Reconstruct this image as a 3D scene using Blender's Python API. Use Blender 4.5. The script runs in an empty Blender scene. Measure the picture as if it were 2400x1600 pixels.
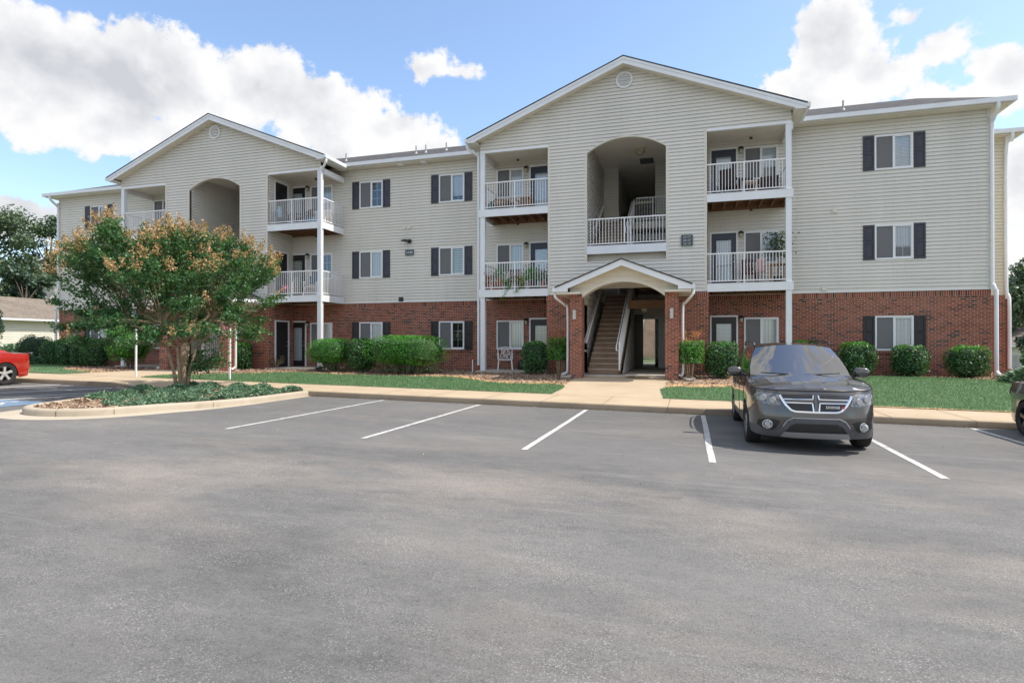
import bpy, bmesh, math, random
import numpy as np
from mathutils import Vector, Matrix
from mathutils.geometry import delaunay_2d_cdt
R = math.radians
rnd = random.Random(7)
SC = bpy.context.scene
COL = SC.collection
ORG = {}

def tag(o, label=None, cat=None, group=None, kind=None):
    if label: o['label'] = label
    if cat: o['category'] = cat
    if group: o['group'] = group
    if kind: o['kind'] = kind
    return o

def thing(name, label, cat, loc=(0, 0, 0), group=None, world=True):
    """an Empty at the thing's base; world=True: its parts are given in world coordinates"""
    o = bpy.data.objects.new(name, None)
    COL.objects.link(o)
    o.empty_display_size = .2
    o.location = loc
    ORG[o.name] = Vector(loc) if world else Vector((0, 0, 0))
    return tag(o, label, cat, group)

def copy_tree(o, parent=None):
    c = o.copy(); COL.objects.link(c)
    if parent: c.parent = parent
    for k in [x for x in bpy.data.objects if x.parent == o]:
        copy_tree(k, c)
    return c

class MB:
    def __init__(s):
        s.v = []; s.f = []; s.m = []; s.uv = {}
    def face(s, pts, m=0, uv=None):
        i = len(s.v); s.v.extend([tuple(p) for p in pts])
        if uv: s.uv[len(s.f)] = uv
        s.f.append(tuple(range(i, i + len(pts)))); s.m.append(m)
    def box(s, x0, x1, y0, y1, z0, z1, m=0):
        i = len(s.v)
        s.v += [(x0,y0,z0),(x1,y0,z0),(x1,y1,z0),(x0,y1,z0),(x0,y0,z1),(x1,y0,z1),(x1,y1,z1),(x0,y1,z1)]
        for q in ((3,2,1,0),(4,5,6,7),(0,1,5,4),(1,2,6,5),(2,3,7,6),(3,0,4,7)):
            s.f.append(tuple(i + k for k in q)); s.m.append(m)
    def bar(s, p, q, w, h, m=0, up=(0, 0, 1)):
        p = Vector(p); q = Vector(q); d = (q - p).normalized(); u = Vector(up)
        if abs(d.dot(u)) > .98: u = Vector((0, 1, 0))
        r = d.cross(u).normalized() * (w / 2); t = r.cross(d).normalized() * (h / 2)
        i = len(s.v)
        for e in (p, q):
            s.v += [tuple(e - r - t), tuple(e + r - t), tuple(e + r + t), tuple(e - r + t)]
        for f in ((3,2,1,0),(4,5,6,7),(0,1,5,4),(1,2,6,5),(2,3,7,6),(3,0,4,7)):
            s.f.append(tuple(i + k for k in f)); s.m.append(m)
    def tube(s, pts, r, n=8, m=0, cap=True):
        """r: number or list; smooth ring tube through pts"""
        pts = [Vector(p) for p in pts]
        if not isinstance(r, (list, tuple)): r = [r] * len(pts)
        base = len(s.v); pu = None
        for k, p in enumerate(pts):
            d = (pts[min(k + 1, len(pts) - 1)] - pts[max(k - 1, 0)])
            d = d.normalized() if d.length > 1e-9 else Vector((0, 0, 1))
            u = Vector((0, 0, 1)) if abs(d.z) < .9 else Vector((1, 0, 0))
            if pu is not None and abs(pu.dot(d)) < .95: u = pu
            a = d.cross(u).normalized(); b = a.cross(d).normalized(); pu = b
            for j in range(n):
                t = 2 * math.pi * j / n
                s.v.append(tuple(p + (a * math.cos(t) + b * math.sin(t)) * r[k]))
        for k in range(len(pts) - 1):
            for j in range(n):
                j2 = (j + 1) % n
                s.f.append((base + k*n + j, base + k*n + j2, base + (k+1)*n + j2, base + (k+1)*n + j)); s.m.append(m)
        if cap:
            s.f.append(tuple(base + j for j in range(n))[::-1]); s.m.append(m)
            e = base + (len(pts) - 1) * n
            s.f.append(tuple(e + j for j in range(n))); s.m.append(m)
    def cyl(s, p, q, r0, r1=None, n=10, m=0):
        s.tube([p, q], [r0, r0 if r1 is None else r1], n, m)
    def grid(s, rows, m=0, closed=False):
        i = len(s.v); nc = len(rows[0])
        for r in rows: s.v.extend([tuple(p) for p in r])
        for a in range(len(rows) - 1):
            for b in range(nc if closed else nc - 1):
                b2 = (b + 1) % nc
                s.f.append((i + a*nc + b, i + a*nc + b2, i + (a+1)*nc + b2, i + (a+1)*nc + b)); s.m.append(m)
    def prism(s, poly, fn, a, b, m=0, mc=None):
        """poly [(u,z)], fn(u,z,t)->point, extruded t=a..b"""
        n = len(poly); i = len(s.v)
        s.v += [tuple(fn(u, z, a)) for u, z in poly] + [tuple(fn(u, z, b)) for u, z in poly]
        s.f.append(tuple(i + k for k in range(n))); s.m.append(m if mc is None else mc)
        s.f.append(tuple(i + n + k for k in range(n))[::-1]); s.m.append(m if mc is None else mc)
        for k in range(n):
            k2 = (k + 1) % n
            s.f.append((i + k, i + k2, i + n + k2, i + n + k)); s.m.append(m)
    def lathe(s, prof, c=(0, 0, 0), n=16, m=0, axis='z'):
        rows = []
        for r, h in prof:
            row = []
            for j in range(n):
                t = 2 * math.pi * j / n
                a, b = r * math.cos(t), r * math.sin(t)
                p = (a, b, h) if axis == 'z' else ((a, h, b) if axis == 'y' else (h, a, b))
                row.append((c[0] + p[0], c[1] + p[1], c[2] + p[2]))
            rows.append(row)
        s.grid(rows, m, True)
    def build(s, name, mats, parent=None, smooth=False, org=None, sharp=40):
        if not isinstance(mats, (list, tuple)): mats = [mats]
        o3 = Vector(org) if org is not None else (ORG[root_of(parent).name] if parent else Vector((0, 0, 0)))
        me = bpy.data.meshes.new(name)
        V = np.array(s.v, dtype=np.float64).reshape(-1, 3)
        me.from_pydata((V - np.array(o3)).tolist(), [], s.f)
        for m in mats: me.materials.append(m)
        me.polygons.foreach_set('material_index', s.m)
        # planar uv in metres, chosen by the face's normal
        nl = len(me.loops)
        li = np.empty(nl, np.int32); me.loops.foreach_get('vertex_index', li)
        nf = len(me.polygons)
        nn = np.empty(nf * 3); me.polygons.foreach_get('normal', nn); nn = np.abs(nn.reshape(-1, 3))
        lt = np.empty(nf, np.int32); me.polygons.foreach_get('loop_total', lt)
        ax = np.repeat(np.argmax(nn + np.array([0, 1e-4, 0]), 1), lt)
        P = V[li]
        uv = np.where(ax[:, None] == 0, P[:, [1, 2]], np.where(ax[:, None] == 1, P[:, [0, 2]], P[:, [0, 1]]))
        if s.uv:
            st = np.empty(nf, np.int32); me.polygons.foreach_get('loop_start', st)
            for k, q in s.uv.items(): uv[st[k]:st[k] + len(q)] = q
        me.uv_layers.new(name='UVMap').data.foreach_set('uv', uv.astype(np.float32).ravel())
        if smooth:
            me.polygons.foreach_set('use_smooth', [True] * nf)
            if sharp: me.set_sharp_from_angle(angle=R(sharp))
        me.update()
        o = bpy.data.objects.new(name, me); COL.objects.link(o)
        if parent: o.parent = parent
        elif org is not None: o.location = org; ORG[o.name] = Vector(org)
        return o

def _each(s, name, mats, parent=None, **kw):
    """every connected piece as an object of its own"""
    par = list(range(len(s.v)))
    def fd(a):
        while par[a] != a: par[a] = par[par[a]]; a = par[a]
        return a
    for f in s.f:
        for q in f[1:]: par[fd(q)] = fd(f[0])
    groups = {}
    for k, f in enumerate(s.f): groups.setdefault(fd(f[0]), []).append(k)
    out = []
    for ks in groups.values():
        m = MB(); mp = {}
        for k in ks:
            t = []
            for q in s.f[k]:
                if q not in mp: mp[q] = len(m.v); m.v.append(s.v[q])
                t.append(mp[q])
            m.f.append(tuple(t)); m.m.append(s.m[k])
        out.append(m.build(name, mats, parent, **kw))
    return out
MB.each = _each

def root_of(o):
    while o.parent: o = o.parent
    return o

def catmull(pts, n):
    """n samples per span through pts (any dimension)"""
    out = []
    P = [tuple(p) for p in pts]
    for i in range(len(P) - 1):
        a = P[max(i - 1, 0)]; b = P[i]; c = P[i + 1]; d = P[min(i + 2, len(P) - 1)]
        for k in range(n):
            t = k / n
            out.append(tuple(.5 * (2*b[j] + (c[j]-a[j])*t + (2*a[j]-5*b[j]+4*c[j]-d[j])*t*t + (3*b[j]-a[j]-3*c[j]+d[j])*t**3) for j in range(len(b))))
    out.append(P[-1])
    return out

def lerp(a, b, t): return a + (b - a) * t
def sstep(a, b, x):
    t = max(0., min(1., (x - a) / (b - a))); return t * t * (3 - 2 * t)
def interp(x, xs, ys):
    return float(np.interp(x, xs, ys))

def fill(poly, step=None):
    """triangles (2-D points, tris) of a polygon with interior points every step"""
    n = len(poly)
    V = [Vector(p) for p in poly]
    if step:
        xs = [p[0] for p in poly]; ys = [p[1] for p in poly]
        nx = int((max(xs) - min(xs)) / step) + 1; ny = int((max(ys) - min(ys)) / step) + 1
        for i in range(1, nx):
            for j in range(1, ny):
                V.append(Vector((min(xs) + i * step + .13 * step * ((j % 2) - .5), min(ys) + j * step)))
    r = delaunay_2d_cdt(V, [], [list(range(n))], 1, 1e-5)
    return [tuple(p) for p in r[0]], [tuple(f) for f in r[2]]

def inside(p, poly):
    x, y = p; c = False; j = len(poly) - 1
    for i in range(len(poly)):
        xi, yi = poly[i]; xj, yj = poly[j]
        if (yi > y) != (yj > y) and x < (xj - xi) * (y - yi) / (yj - yi) + xi: c = not c
        j = i
    return c

def text_mesh(txt, size, font=None, ex=.002):
    cu = bpy.data.curves.new('lettering', 'FONT'); cu.body = txt; cu.size = size
    cu.align_x = 'CENTER'; cu.align_y = 'CENTER'; cu.extrude = ex; cu.resolution_u = 3
    o = bpy.data.objects.new('lettering', cu); COL.objects.link(o)
    bpy.context.view_layer.update()
    me = bpy.data.meshes.new_from_object(o.evaluated_get(bpy.context.evaluated_depsgraph_get()))
    v = [tuple(x.co) for x in me.vertices]; f = [tuple(p.vertices) for p in me.polygons]
    bpy.data.objects.remove(o); bpy.data.curves.remove(cu)
    return v, f
SUN_E, SKY_S, SKY_T, CLOUD_B, EXPO = 2.5, .15, (.90, .90, .90), 3.25, 1.03
# ---------------------------------------------------------------- materials
class NT:
    def __init__(s, name):
        s.m = bpy.data.materials.new(name); s.m.use_nodes = True
        s.t = s.m.node_tree; s.n = s.t.nodes
        s.b = s.n['Principled BSDF']; s.out = s.n['Material Output']
    def new(s, typ, **kw):
        n = s.n.new(typ)
        for k, v in kw.items(): setattr(n, k, v)
        return n
    def link(s, a, b): s.t.links.new(a, b)
    def coord(s, kind='Object', scale=(1, 1, 1), rot=(0, 0, 0)):
        tc = s.new('ShaderNodeTexCoord'); mp = s.new('ShaderNodeMapping')
        mp.inputs['Scale'].default_value = scale; mp.inputs['Rotation'].default_value = rot
        s.link(tc.outputs[kind], mp.inputs[0]); return mp.outputs[0]
    def noise(s, co, scale, detail=4, rough=.55, lo=.3, hi=.7):
        n = s.new('ShaderNodeTexNoise'); n.inputs['Scale'].default_value = scale
        n.inputs['Detail'].default_value = detail; n.inputs['Roughness'].default_value = rough
        if co is not None: s.link(co, n.inputs['Vector'])
        r = s.new('ShaderNodeMapRange'); r.inputs[1].default_value = lo; r.inputs[2].default_value = hi
        s.link(n.outputs['Fac'], r.inputs[0]); return r.outputs[0]
    def ramp(s, fac, stops):
        r = s.new('ShaderNodeValToRGB'); e = r.color_ramp.elements
        while len(e) < len(stops): e.new(.5)
        for k, (p, c) in enumerate(stops):
            e[k].position = p; e[k].color = tuple(c) + (1,) if len(c) == 3 else c
        s.link(fac, r.inputs[0]); return r.outputs[0]
    def mix(s, fac, a, b, mode='MIX'):
        m = s.new('ShaderNodeMix', data_type='RGBA', blend_type=mode)
        for sock, v in ((m.inputs[0], fac), (m.inputs[6], a), (m.inputs[7], b)):
            if hasattr(v, 'is_linked'): s.link(v, sock)
            elif isinstance(v, (int, float)): sock.default_value = v
            else: sock.default_value = tuple(v) + (1,)
        return m.outputs[2]
    def math(s, op, a, b=0.):
        m = s.new('ShaderNodeMath', operation=op)
        for sock, v in ((m.inputs[0], a), (m.inputs[1], b)):
            if hasattr(v, 'is_linked'): s.link(v, sock)
            else: sock.default_value = v
        return m.outputs[0]
    def bump(s, h, strength=.3, dist=.01):
        b = s.new('ShaderNodeBump'); b.inputs['Strength'].default_value = strength
        b.inputs['Distance'].default_value = dist
        s.link(h, b.inputs['Height']); s.link(b.outputs[0], s.b.inputs['Normal'])
    def col(s, c):
        if hasattr(c, 'is_linked'): s.link(c, s.b.inputs['Base Color'])
        else: s.b.inputs['Base Color'].default_value = tuple(c) + (1,)
    def set(s, **kw):
        names = dict(rough='Roughness', metal='Metallic', spec='Specular IOR Level', coat='Coat Weight', coatr='Coat Roughness', alpha='Alpha', trans='Transmission Weight', sheen='Sheen Weight')
        for k, v in kw.items():
            i = s.b.inputs[names[k]]
            if hasattr(v, 'is_linked'): s.link(v, i)
            else: i.default_value = v
        return s

def plain(name, c, rough=.5, var=.12, vs=3., metal=0., spec=.5, coat=0., bump=0., bs=40.):
    n = NT(name); n.set(rough=rough, metal=metal, spec=spec, coat=coat)
    co = n.coord()
    if var:
        f = n.noise(co, vs, 5)
        n.col(n.mix(f, [x * (1 - var) for x in c], [min(1, x * (1 + var)) for x in c]))
    else: n.col(c)
    if bump: n.bump(n.noise(co, bs, 3), bump, .01)
    return n.m

M = {}
def mk_siding(name, c):
    n = NT(name); n.set(rough=.45, spec=.35)
    co = n.coord('Object')
    f = n.noise(n.coord('Object', (1, 1, .25)), .8, 4)
    a = n.mix(f, [x * .94 for x in c], [min(1, x * 1.05) for x in c])
    # every course a trifle different, faint dirt
    z = n.new('ShaderNodeSeparateXYZ'); n.link(n.coord('UV'), z.inputs[0])
    k = n.math('FLOOR', n.math('DIVIDE', z.outputs[1], .127))
    w = n.new('ShaderNodeTexWhiteNoise', noise_dimensions='1D'); n.link(k, w.inputs['W'])
    a = n.mix(n.math('MULTIPLY', w.outputs['Value'], .06), a, (.35, .33, .28))
    bj = n.new('ShaderNodeTexBrick'); bj.offset = .41; n.link(n.coord('UV'), bj.inputs['Vector'])
    for k_, v_ in (('Scale', 1), ('Brick Width', 3.66), ('Row Height', .254), ('Mortar Size', .004), ('Mortar Smooth', .1)): bj.inputs[k_].default_value = v_
    sx = n.new('ShaderNodeSeparateXYZ'); n.link(n.coord('UV'), sx.inputs[0])
    fr_ = n.math('FRACT', n.math('DIVIDE', sx.outputs[1], .254)); mid_ = n.math('MULTIPLY', n.math('GREATER_THAN', fr_, .05), n.math('LESS_THAN', fr_, .95))
    a = n.mix(n.math('MULTIPLY', n.math('MULTIPLY', bj.outputs['Fac'], mid_), .30), a, (.34, .32, .27))
    st = n.noise(n.coord('Object', (5, 5, .22)), 1.0, 4, .6, .52, .8)
    a = n.mix(n.math('MULTIPLY', st, .16), a, (.40, .38, .32))
    n.col(a); n.bump(n.noise(n.coord('Object', (2, 2, 30)), 6, 2), .05, .004)
    return n.m
M['siding'] = mk_siding('vinyl_siding', (.715, .688, .628))
M['cream'] = mk_siding('cream_siding', (.74, .68, .56))
M['lap'] = plain('siding_lap_shade', (.34, .325, .29), .6, .05)  # lap undersides coloured darker to paint in the shadow line below each course
M['white'] = plain('white_trim', (.80, .81, .83), .4, .04, 2.)
M['fascia'] = plain('white_fascia', (.78, .80, .83), .35, .05, 1.5)
M['post'] = plain('white_post_wrap', (.76, .79, .83), .35, .05, 1.2)
M['trimbeige'] = plain('beige_corner_trim', (.68, .64, .56), .45, .04)
M['soffit'] = plain('soffit', (.72, .68, .60), .5, .05)
M['shutter'] = plain('navy_shutter', (.042, .040, .058), .5, .12, 4)
M['blackshutter'] = plain('black_shutter', (.022, .020, .024), .5, .12, 4)
M['navydoor'] = plain('navy_door', (.030, .038, .068), .4, .1, 3)
M['blackdoor'] = plain('black_door', (.020, .017, .018), .4, .1, 3)
M['rail'] = plain('white_aluminium_rail', (.82, .82, .83), .35, .03)
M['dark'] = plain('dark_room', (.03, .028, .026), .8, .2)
M['screen'] = plain('insect_screen', (.085, .088, .10), .55, .1, 6)
M['metal'] = plain('brushed_metal', (.55, .55, .56), .3, .06, 6, metal=.9)
M['blackmetal'] = plain('black_metal', (.02, .02, .022), .4, .1)
M['lampglass'] = plain('lamp_glass', (.42, .38, .28), .2, .1)
M['greylamp'] = plain('grey_lamp', (.52, .51, .49), .4, .05)
M['signblue'] = plain('dark_slate_sign', (.012, .035, .045), .4, .1)
M['signtext'] = plain('sign_lettering', (.8, .82, .82), .4, .0)
M['pipe'] = plain('roof_pipe', (.38, .38, .39), .5, .1)
M['slab'] = plain('patio_concrete', (.46, .42, .36), .85, .15, 3, bump=.2)

def mk_wood(name, c1, c2, sc=(3, 3, 30), k=2.):
    n = NT(name); n.set(rough=.75, spec=.25)
    f = n.noise(n.coord('Object', sc), k, 6, .6, .3, .7)
    g = n.noise(n.coord('Object'), 1.3, 3)
    a = n.mix(f, c1, c2); n.col(n.mix(n.math('MULTIPLY', g, .35), a, [x * .5 for x in c1]))
    n.bump(f, .3, .004); return n.m
M['deckwood'] = mk_wood('deck_timber', (.17, .085, .045), (.33, .19, .11))
M['stepwood'] = mk_wood('weathered_step_timber', (.34, .25, .18), (.62, .50, .39), (1.2, 8, 22), 2.2)
M['riserwood'] = mk_wood('riser_timber', (.20, .135, .09), (.40, .29, .21), (1.2, 8, 22), 2.2)
M['oakwood'] = mk_wood('warm_timber', (.28, .13, .05), (.42, .22, .09))

def mk_brick(name, bw, rh, off=.5):
    n = NT(name); n.set(rough=.82, spec=.2)
    uv = n.coord('UV')
    b = n.new('ShaderNodeTexBrick'); b.offset = off; b.squash = 1
    n.link(uv, b.inputs['Vector'])
    b.inputs['Scale'].default_value = 1; b.inputs['Brick Width'].default_value = bw
    b.inputs['Row Height'].default_value = rh; b.inputs['Mortar Size'].default_value = .0058
    b.inputs['Mortar Smooth'].default_value = .2; b.inputs['Bias'].default_value = 0
    b.inputs['Color1'].default_value = (0, 0, 0, 1); b.inputs['Color2'].default_value = (1, 1, 1, 1)
    b.inputs['Mortar'].default_value = (.5, .5, .5, 1)
    bc = n.ramp(b.outputs['Color'], [(0, (.045, .030, .032)), (.10, (.11, .040, .030)), (.22, (.215, .062, .040)), (.6, (.275, .080, .050)), (1, (.34, .105, .066))])
    g = n.noise(n.coord('Object'), 14, 5)
    bc = n.mix(g, n.mix(.22, bc, (0.05, .02, .015)), bc)
    st = n.noise(n.coord('Object', (1, 1, .5)), .9, 4, .6, .45, .75)
    mo = n.mix(n.noise(n.coord('Object'), 5, 3), (.46, .35, .27), (.60, .49, .40))
    c = n.mix(b.outputs['Fac'], bc, mo)
    n.col(n.mix(n.math('MULTIPLY', st, .12), c, (.45, .33, .27)))
    h = n.math('SUBTRACT', n.math('MULTIPLY', g, .3), b.outputs['Fac'])
    n.bump(h, .5, .008); return n.m
M['brick'] = mk_brick('red_brick', .203, .0677)
M['soldier'] = mk_brick('soldier_brick', .0677, .203, 0.)

def mk_shingle(name, c1, c2):
    n = NT(name); n.set(rough=.9, spec=.2)
    b = n.new('ShaderNodeTexBrick'); b.offset = .37
    n.link(n.coord('UV'), b.inputs['Vector']); b.inputs['Scale'].default_value = 1
    b.inputs['Brick Width'].default_value = .23; b.inputs['Row Height'].default_value = .13
    b.inputs['Mortar Size'].default_value = .006
    b.inputs['Color1'].default_value = tuple(c1) + (1,); b.inputs['Color2'].default_value = tuple(c2) + (1,)
    b.inputs['Mortar'].default_value = tuple(x * .45 for x in c1) + (1,)
    f = n.noise(n.coord('Object'), 60, 3); g = n.noise(n.coord('Object'), .6, 4)
    a = n.mix(f, n.mix(.3, b.outputs['Color'], (0.02, .02, .02)), b.outputs['Color'])
    n.col(n.mix(n.math('MULTIPLY', g, .25), a, [x * 1.5 for x in c2]))
    n.bump(f, .5, .01); return n.m
M['shingle'] = mk_shingle('grey_shingles', (.055, .054, .056), (.125, .122, .124))
M['brownshingle'] = mk_shingle('brown_shingles', (.19, .155, .12), (.27, .225, .18))

def mk_glass():
    n = NT('window_glass')
    tr = n.new('ShaderNodeBsdfTransparent'); gl = n.new('ShaderNodeBsdfGlossy'); gl.inputs['Roughness'].default_value = .03
    tr.inputs[0].default_value = (.92, .95, .96, 1)
    gl.inputs['Color'].default_value = (.85, .92, 1, 1)
    fr = n.new('ShaderNodeFresnel'); fr.inputs['IOR'].default_value = 1.5
    f = n.math('ADD', n.math('MULTIPLY', fr.outputs[0], 1.6), .06)
    mx = n.new('ShaderNodeMixShader'); n.link(f, mx.inputs[0]); n.link(tr.outputs[0], mx.inputs[1]); n.link(gl.outputs[0], mx.inputs[2])
    n.link(mx.outputs[0], n.out.inputs['Surface']); return n.m
M['glass'] = mk_glass()

def mk_blind(name, a, b, freq, axis=1, duty=.5):
    n = NT(name); n.set(rough=.6)
    s = n.new('ShaderNodeSeparateXYZ'); n.link(n.coord('UV'), s.inputs[0])
    v = n.math('FRACT', n.math('MULTIPLY', s.outputs[axis], freq))
    f = n.math('ABSOLUTE', n.math('SUBTRACT', v, .5))
    f = n.math('MULTIPLY', f, 2)
    n.col(n.ramp(f, [(0, a), (duty, a), (min(1, duty + .25), b)])); return n.m
M['blind'] = mk_blind('venetian_blind', (.86, .88, .89), (.40, .44, .47), 20, 1, .55)
M['blindgreen'] = mk_blind('open_blind', (.76, .78, .70), (.20, .22, .17), 14, 1, .4)
M['curtain'] = mk_blind('pale_curtain', (.84, .85, .80), (.62, .64, .60), 9, 0, .35)
M['vblind'] = mk_blind('vertical_blind', (.80, .84, .87), (.52, .56, .60), 12, 0, .5)

def mk_asphalt():
    n = NT('worn_asphalt'); n.set(spec=.3)
    co = n.coord('Object')
    sp = n.new('ShaderNodeSeparateXYZ'); n.link(co, sp.inputs[0])
    wob = n.math('MULTIPLY', n.math('SUBTRACT', n.noise(n.coord('Object', (.5, 1, 1)), .5, 5, .6, 0, 1), .5), 9)
    yy = n.math('ADD', sp.outputs[1], wob)
    def band(lo, hi):
        r = n.new('ShaderNodeMapRange'); r.inputs[1].default_value = lo; r.inputs[2].default_value = hi; n.link(yy, r.inputs[0]); return r.outputs[0]
    bays = band(6.5, 9.5)                     # smoother sealed bays, worn driving lane, coarse near ground
    lane = n.math('SUBTRACT', band(2.8, 5.5), bays)
    big = n.noise(n.coord('Object', (.45, 1, 1)), .42, 6, .62, .34, .66)
    tan = n.noise(n.coord('Object', (.5, 1, 1)), .62, 6, .68, .46, .70)
    streak = n.noise(n.coord('Object', (.45, 2.8, 1), (0, 0, R(12))), .9, 7, .72, .56, .76)
    tyre = n.noise(n.coord('Object', (.25, 3.4, 1), (0, 0, R(-24))), .8, 6, .7, .60, .75)
    blot = n.noise(n.coord('Object', (1, 1.5, 1)), 1.9, 5, .65, .62, .74)
    c = n.mix(big, (.100, .099, .098), (.182, .178, .171))
    c = n.mix(n.math('MULTIPLY', bays, .50), c, (.112, .111, .111))
    c = n.mix(n.math('MULTIPLY', n.math('MULTIPLY', tan, n.math('ADD', n.math('MULTIPLY', lane, .7), .25)), .85), c, (.32, .275, .235))
    c = n.mix(n.math('MULTIPLY', streak, .55), c, (.29, .285, .27))
    c = n.mix(n.math('MULTIPLY', tyre, .45), c, (.062, .062, .063))
    c = n.mix(n.math('MULTIPLY', blot, .45), c, (.055, .054, .055))
    v = n.new('ShaderNodeTexVoronoi'); v.inputs['Scale'].default_value = 135; n.link(co, v.inputs['Vector'])
    rgb = n.new('ShaderNodeSeparateColor'); n.link(v.outputs['Color'], rgb.inputs[0])
    patch = n.noise(co, 1.3, 6, .75, .42, .68)
    coarse = n.math('SUBTRACT', 1.0, n.math('MULTIPLY', bays, .8))
    lightst = n.math('MULTIPLY', n.math('MULTIPLY', n.math('GREATER_THAN', rgb.outputs[0], .85), n.math('ADD', n.math('MULTIPLY', patch, .85), .15)), coarse)
    c = n.mix(n.math('MULTIPLY', lightst, .62), c, (.46, .44, .42))
    c = n.mix(n.math('MULTIPLY', n.math('MULTIPLY', n.math('LESS_THAN', rgb.outputs[1], .22), .45), coarse), c, (.045, .045, .046))
    mid = n.noise(co, 38, 3, .6, .3, .7)
    mot = n.noise(n.coord('Object', (.6, 1.3, 1)), 4.5, 7, .75, .42, .66)
    c = n.mix(n.math('MULTIPLY', mot, .26), c, (.25, .24, .225))
    dk = n.noise(n.coord('Object', (.7, 1.2, 1), (0, 0, .5)), 3.1, 7, .75, .55, .72)
    c = n.mix(n.math('MULTIPLY', dk, .28), c, (.075, .075, .077))
    c = n.mix(n.math('MULTIPLY', mid, .18), c, (.24, .235, .225))
    n.col(c); n.set(rough=.9)
    n.bump(n.math('MULTIPLY', n.math('ADD', n.math('MULTIPLY', v.outputs['Distance'], 1.0), n.math('MULTIPLY', mid, .6)), coarse), .4, .006)
    return n.m
M['asphalt'] = mk_asphalt()
def mk_conc(name, a, b, st):
    n = NT(name); n.set(rough=.85, spec=.25)
    co = n.coord('Object')
    f = n.noise(co, .9, 6, .6); g = n.noise(co, 30, 4, .6); h = n.noise(co, 2.5, 5, .65, .55, .75)
    c = n.mix(f, a, b); c = n.mix(n.math('MULTIPLY', g, .18), c, [x * .6 for x in a])
    n.col(n.mix(n.math('MULTIPLY', h, .4), c, st)); n.bump(g, .3, .004); return n.m
M['conc'] = mk_conc('tan_concrete', (.46, .36, .245), (.54, .435, .31), (.36, .27, .18))
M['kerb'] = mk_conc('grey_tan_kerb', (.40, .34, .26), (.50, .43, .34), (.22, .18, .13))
M['kerbface'] = mk_conc('stained_kerb', (.19, .155, .115), (.26, .215, .16), (.10, .08, .06))  # kerb concrete with the shade of its upright face put into the colour
M['pan'] = mk_conc('gutter_concrete', (.45, .39, .30), (.52, .46, .37), (.36, .31, .24))
M['joint'] = plain('concrete_joint', (.20, .15, .10), .9, .2)
M['paint'] = None
def mk_paint(name, c, wear):
    n = NT(name); n.set(rough=.7)
    co = n.coord('Object')
    f = n.noise(co, 9, 6, .7, wear, wear + .15); g = n.noise(co, 45, 3)
    n.col(n.mix(n.math('MULTIPLY', f, n.math('ADD', n.math('MULTIPLY', g, .6), .25)), c, (.2, .2, .2))); return n.m
M['paint'] = mk_paint('white_road_paint', (.60, .59, .57), .47)
M['freshpaint'] = mk_paint('bright_road_paint', (.78, .77, .75), .66)
M['bluepaint'] = mk_paint('blue_road_paint', (.13, .27, .46), .38)

def mk_grass():
    n = NT('lawn_turf'); n.set(rough=.9, spec=.15)
    co = n.coord('Object')
    a = n.noise(co, .8, 5); b = n.noise(n.coord('Object', (.6, 2.5, 1)), 9, 5, .65); c3 = n.noise(co, 70, 3)
    c = n.mix(a, (.135, .225, .125), (.165, .275, .145)); c = n.mix(n.math('MULTIPLY', b, .7), c, (.20, .31, .165))
    c = n.mix(n.math('MULTIPLY', n.noise(co, 1.7, 5, .65, .55, .8), .45), c, (.24, .27, .13)); n.col(n.mix(n.math('MULTIPLY', c3, .35), c, (.05, .115, .045))); n.bump(c3, .8, .03); return n.m
M['grass'] = mk_grass()
def mk_mulch():
    n = NT('pine_mulch'); n.set(rough=.95, spec=.1)
    co = n.coord('Object')
    a = n.noise(co, 1.1, 5); v = n.new('ShaderNodeTexVoronoi'); v.inputs['Scale'].default_value = 28; n.link(n.coord('Object', (.5, 1, 1), (0, 0, .6)), v.inputs['Vector'])
    sc = n.new('ShaderNodeSeparateColor'); n.link(v.outputs['Color'], sc.inputs[0])
    c = n.ramp(sc.outputs[0], [(0, (.13, .085, .06)), (.3, (.25, .165, .115)), (.7, (.36, .255, .185)), (1, (.50, .39, .30))])
    n.col(n.mix(n.math('MULTIPLY', a, .5), c, (.40, .28, .19))); n.bump(v.outputs['Distance'], .8, .03); return n.m
M['mulch'] = mk_mulch()
M['sand'] = plain('sandy_soil', (.52, .33, .17), .95, .2, 3, bump=.4)
M['dirt'] = plain('far_ground', (.085, .12, .05), .95, .3, .3)

def mk_leaf(name, stops, rough=.42, trans=.25, spec=.5):
    n = NT(name); n.set(rough=rough, spec=spec)
    s = n.new('ShaderNodeSeparateXYZ'); n.link(n.coord('UV'), s.inputs[0])
    c = n.ramp(s.outputs[0], stops); n.col(c)
    tl = n.new('ShaderNodeBsdfTranslucent'); n.link(n.mix(.5, c, (.25, .4, .05), 'MIX'), tl.inputs[0])
    mx = n.new('ShaderNodeMixShader'); mx.inputs[0].default_value = trans
    n.link(n.b.outputs[0], mx.inputs[1]); n.link(tl.outputs[0], mx.inputs[2]); n.link(mx.outputs[0], n.out.inputs['Surface'])
    return n.m
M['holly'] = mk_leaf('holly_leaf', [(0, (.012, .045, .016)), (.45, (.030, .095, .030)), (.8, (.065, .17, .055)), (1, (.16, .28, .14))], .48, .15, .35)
M['freshleaf'] = mk_leaf('fresh_leaf', [(0, (.03, .17, .012)), (.6, (.055, .28, .02)), (1, (.12, .42, .045))], .42, .3)
M['myrtle'] = mk_leaf('myrtle_leaf', [(0, (.022, .075, .032)), (.45, (.045, .145, .055)), (.85, (.09, .23, .085)), (1, (.20, .26, .10))], .45, .3, .4)
M['seed'] = mk_leaf('myrtle_seed_head', [(0, (.26, .14, .06)), (.45, (.52, .31, .14)), (1, (.66, .49, .30))], .7, .2, .2)
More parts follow.
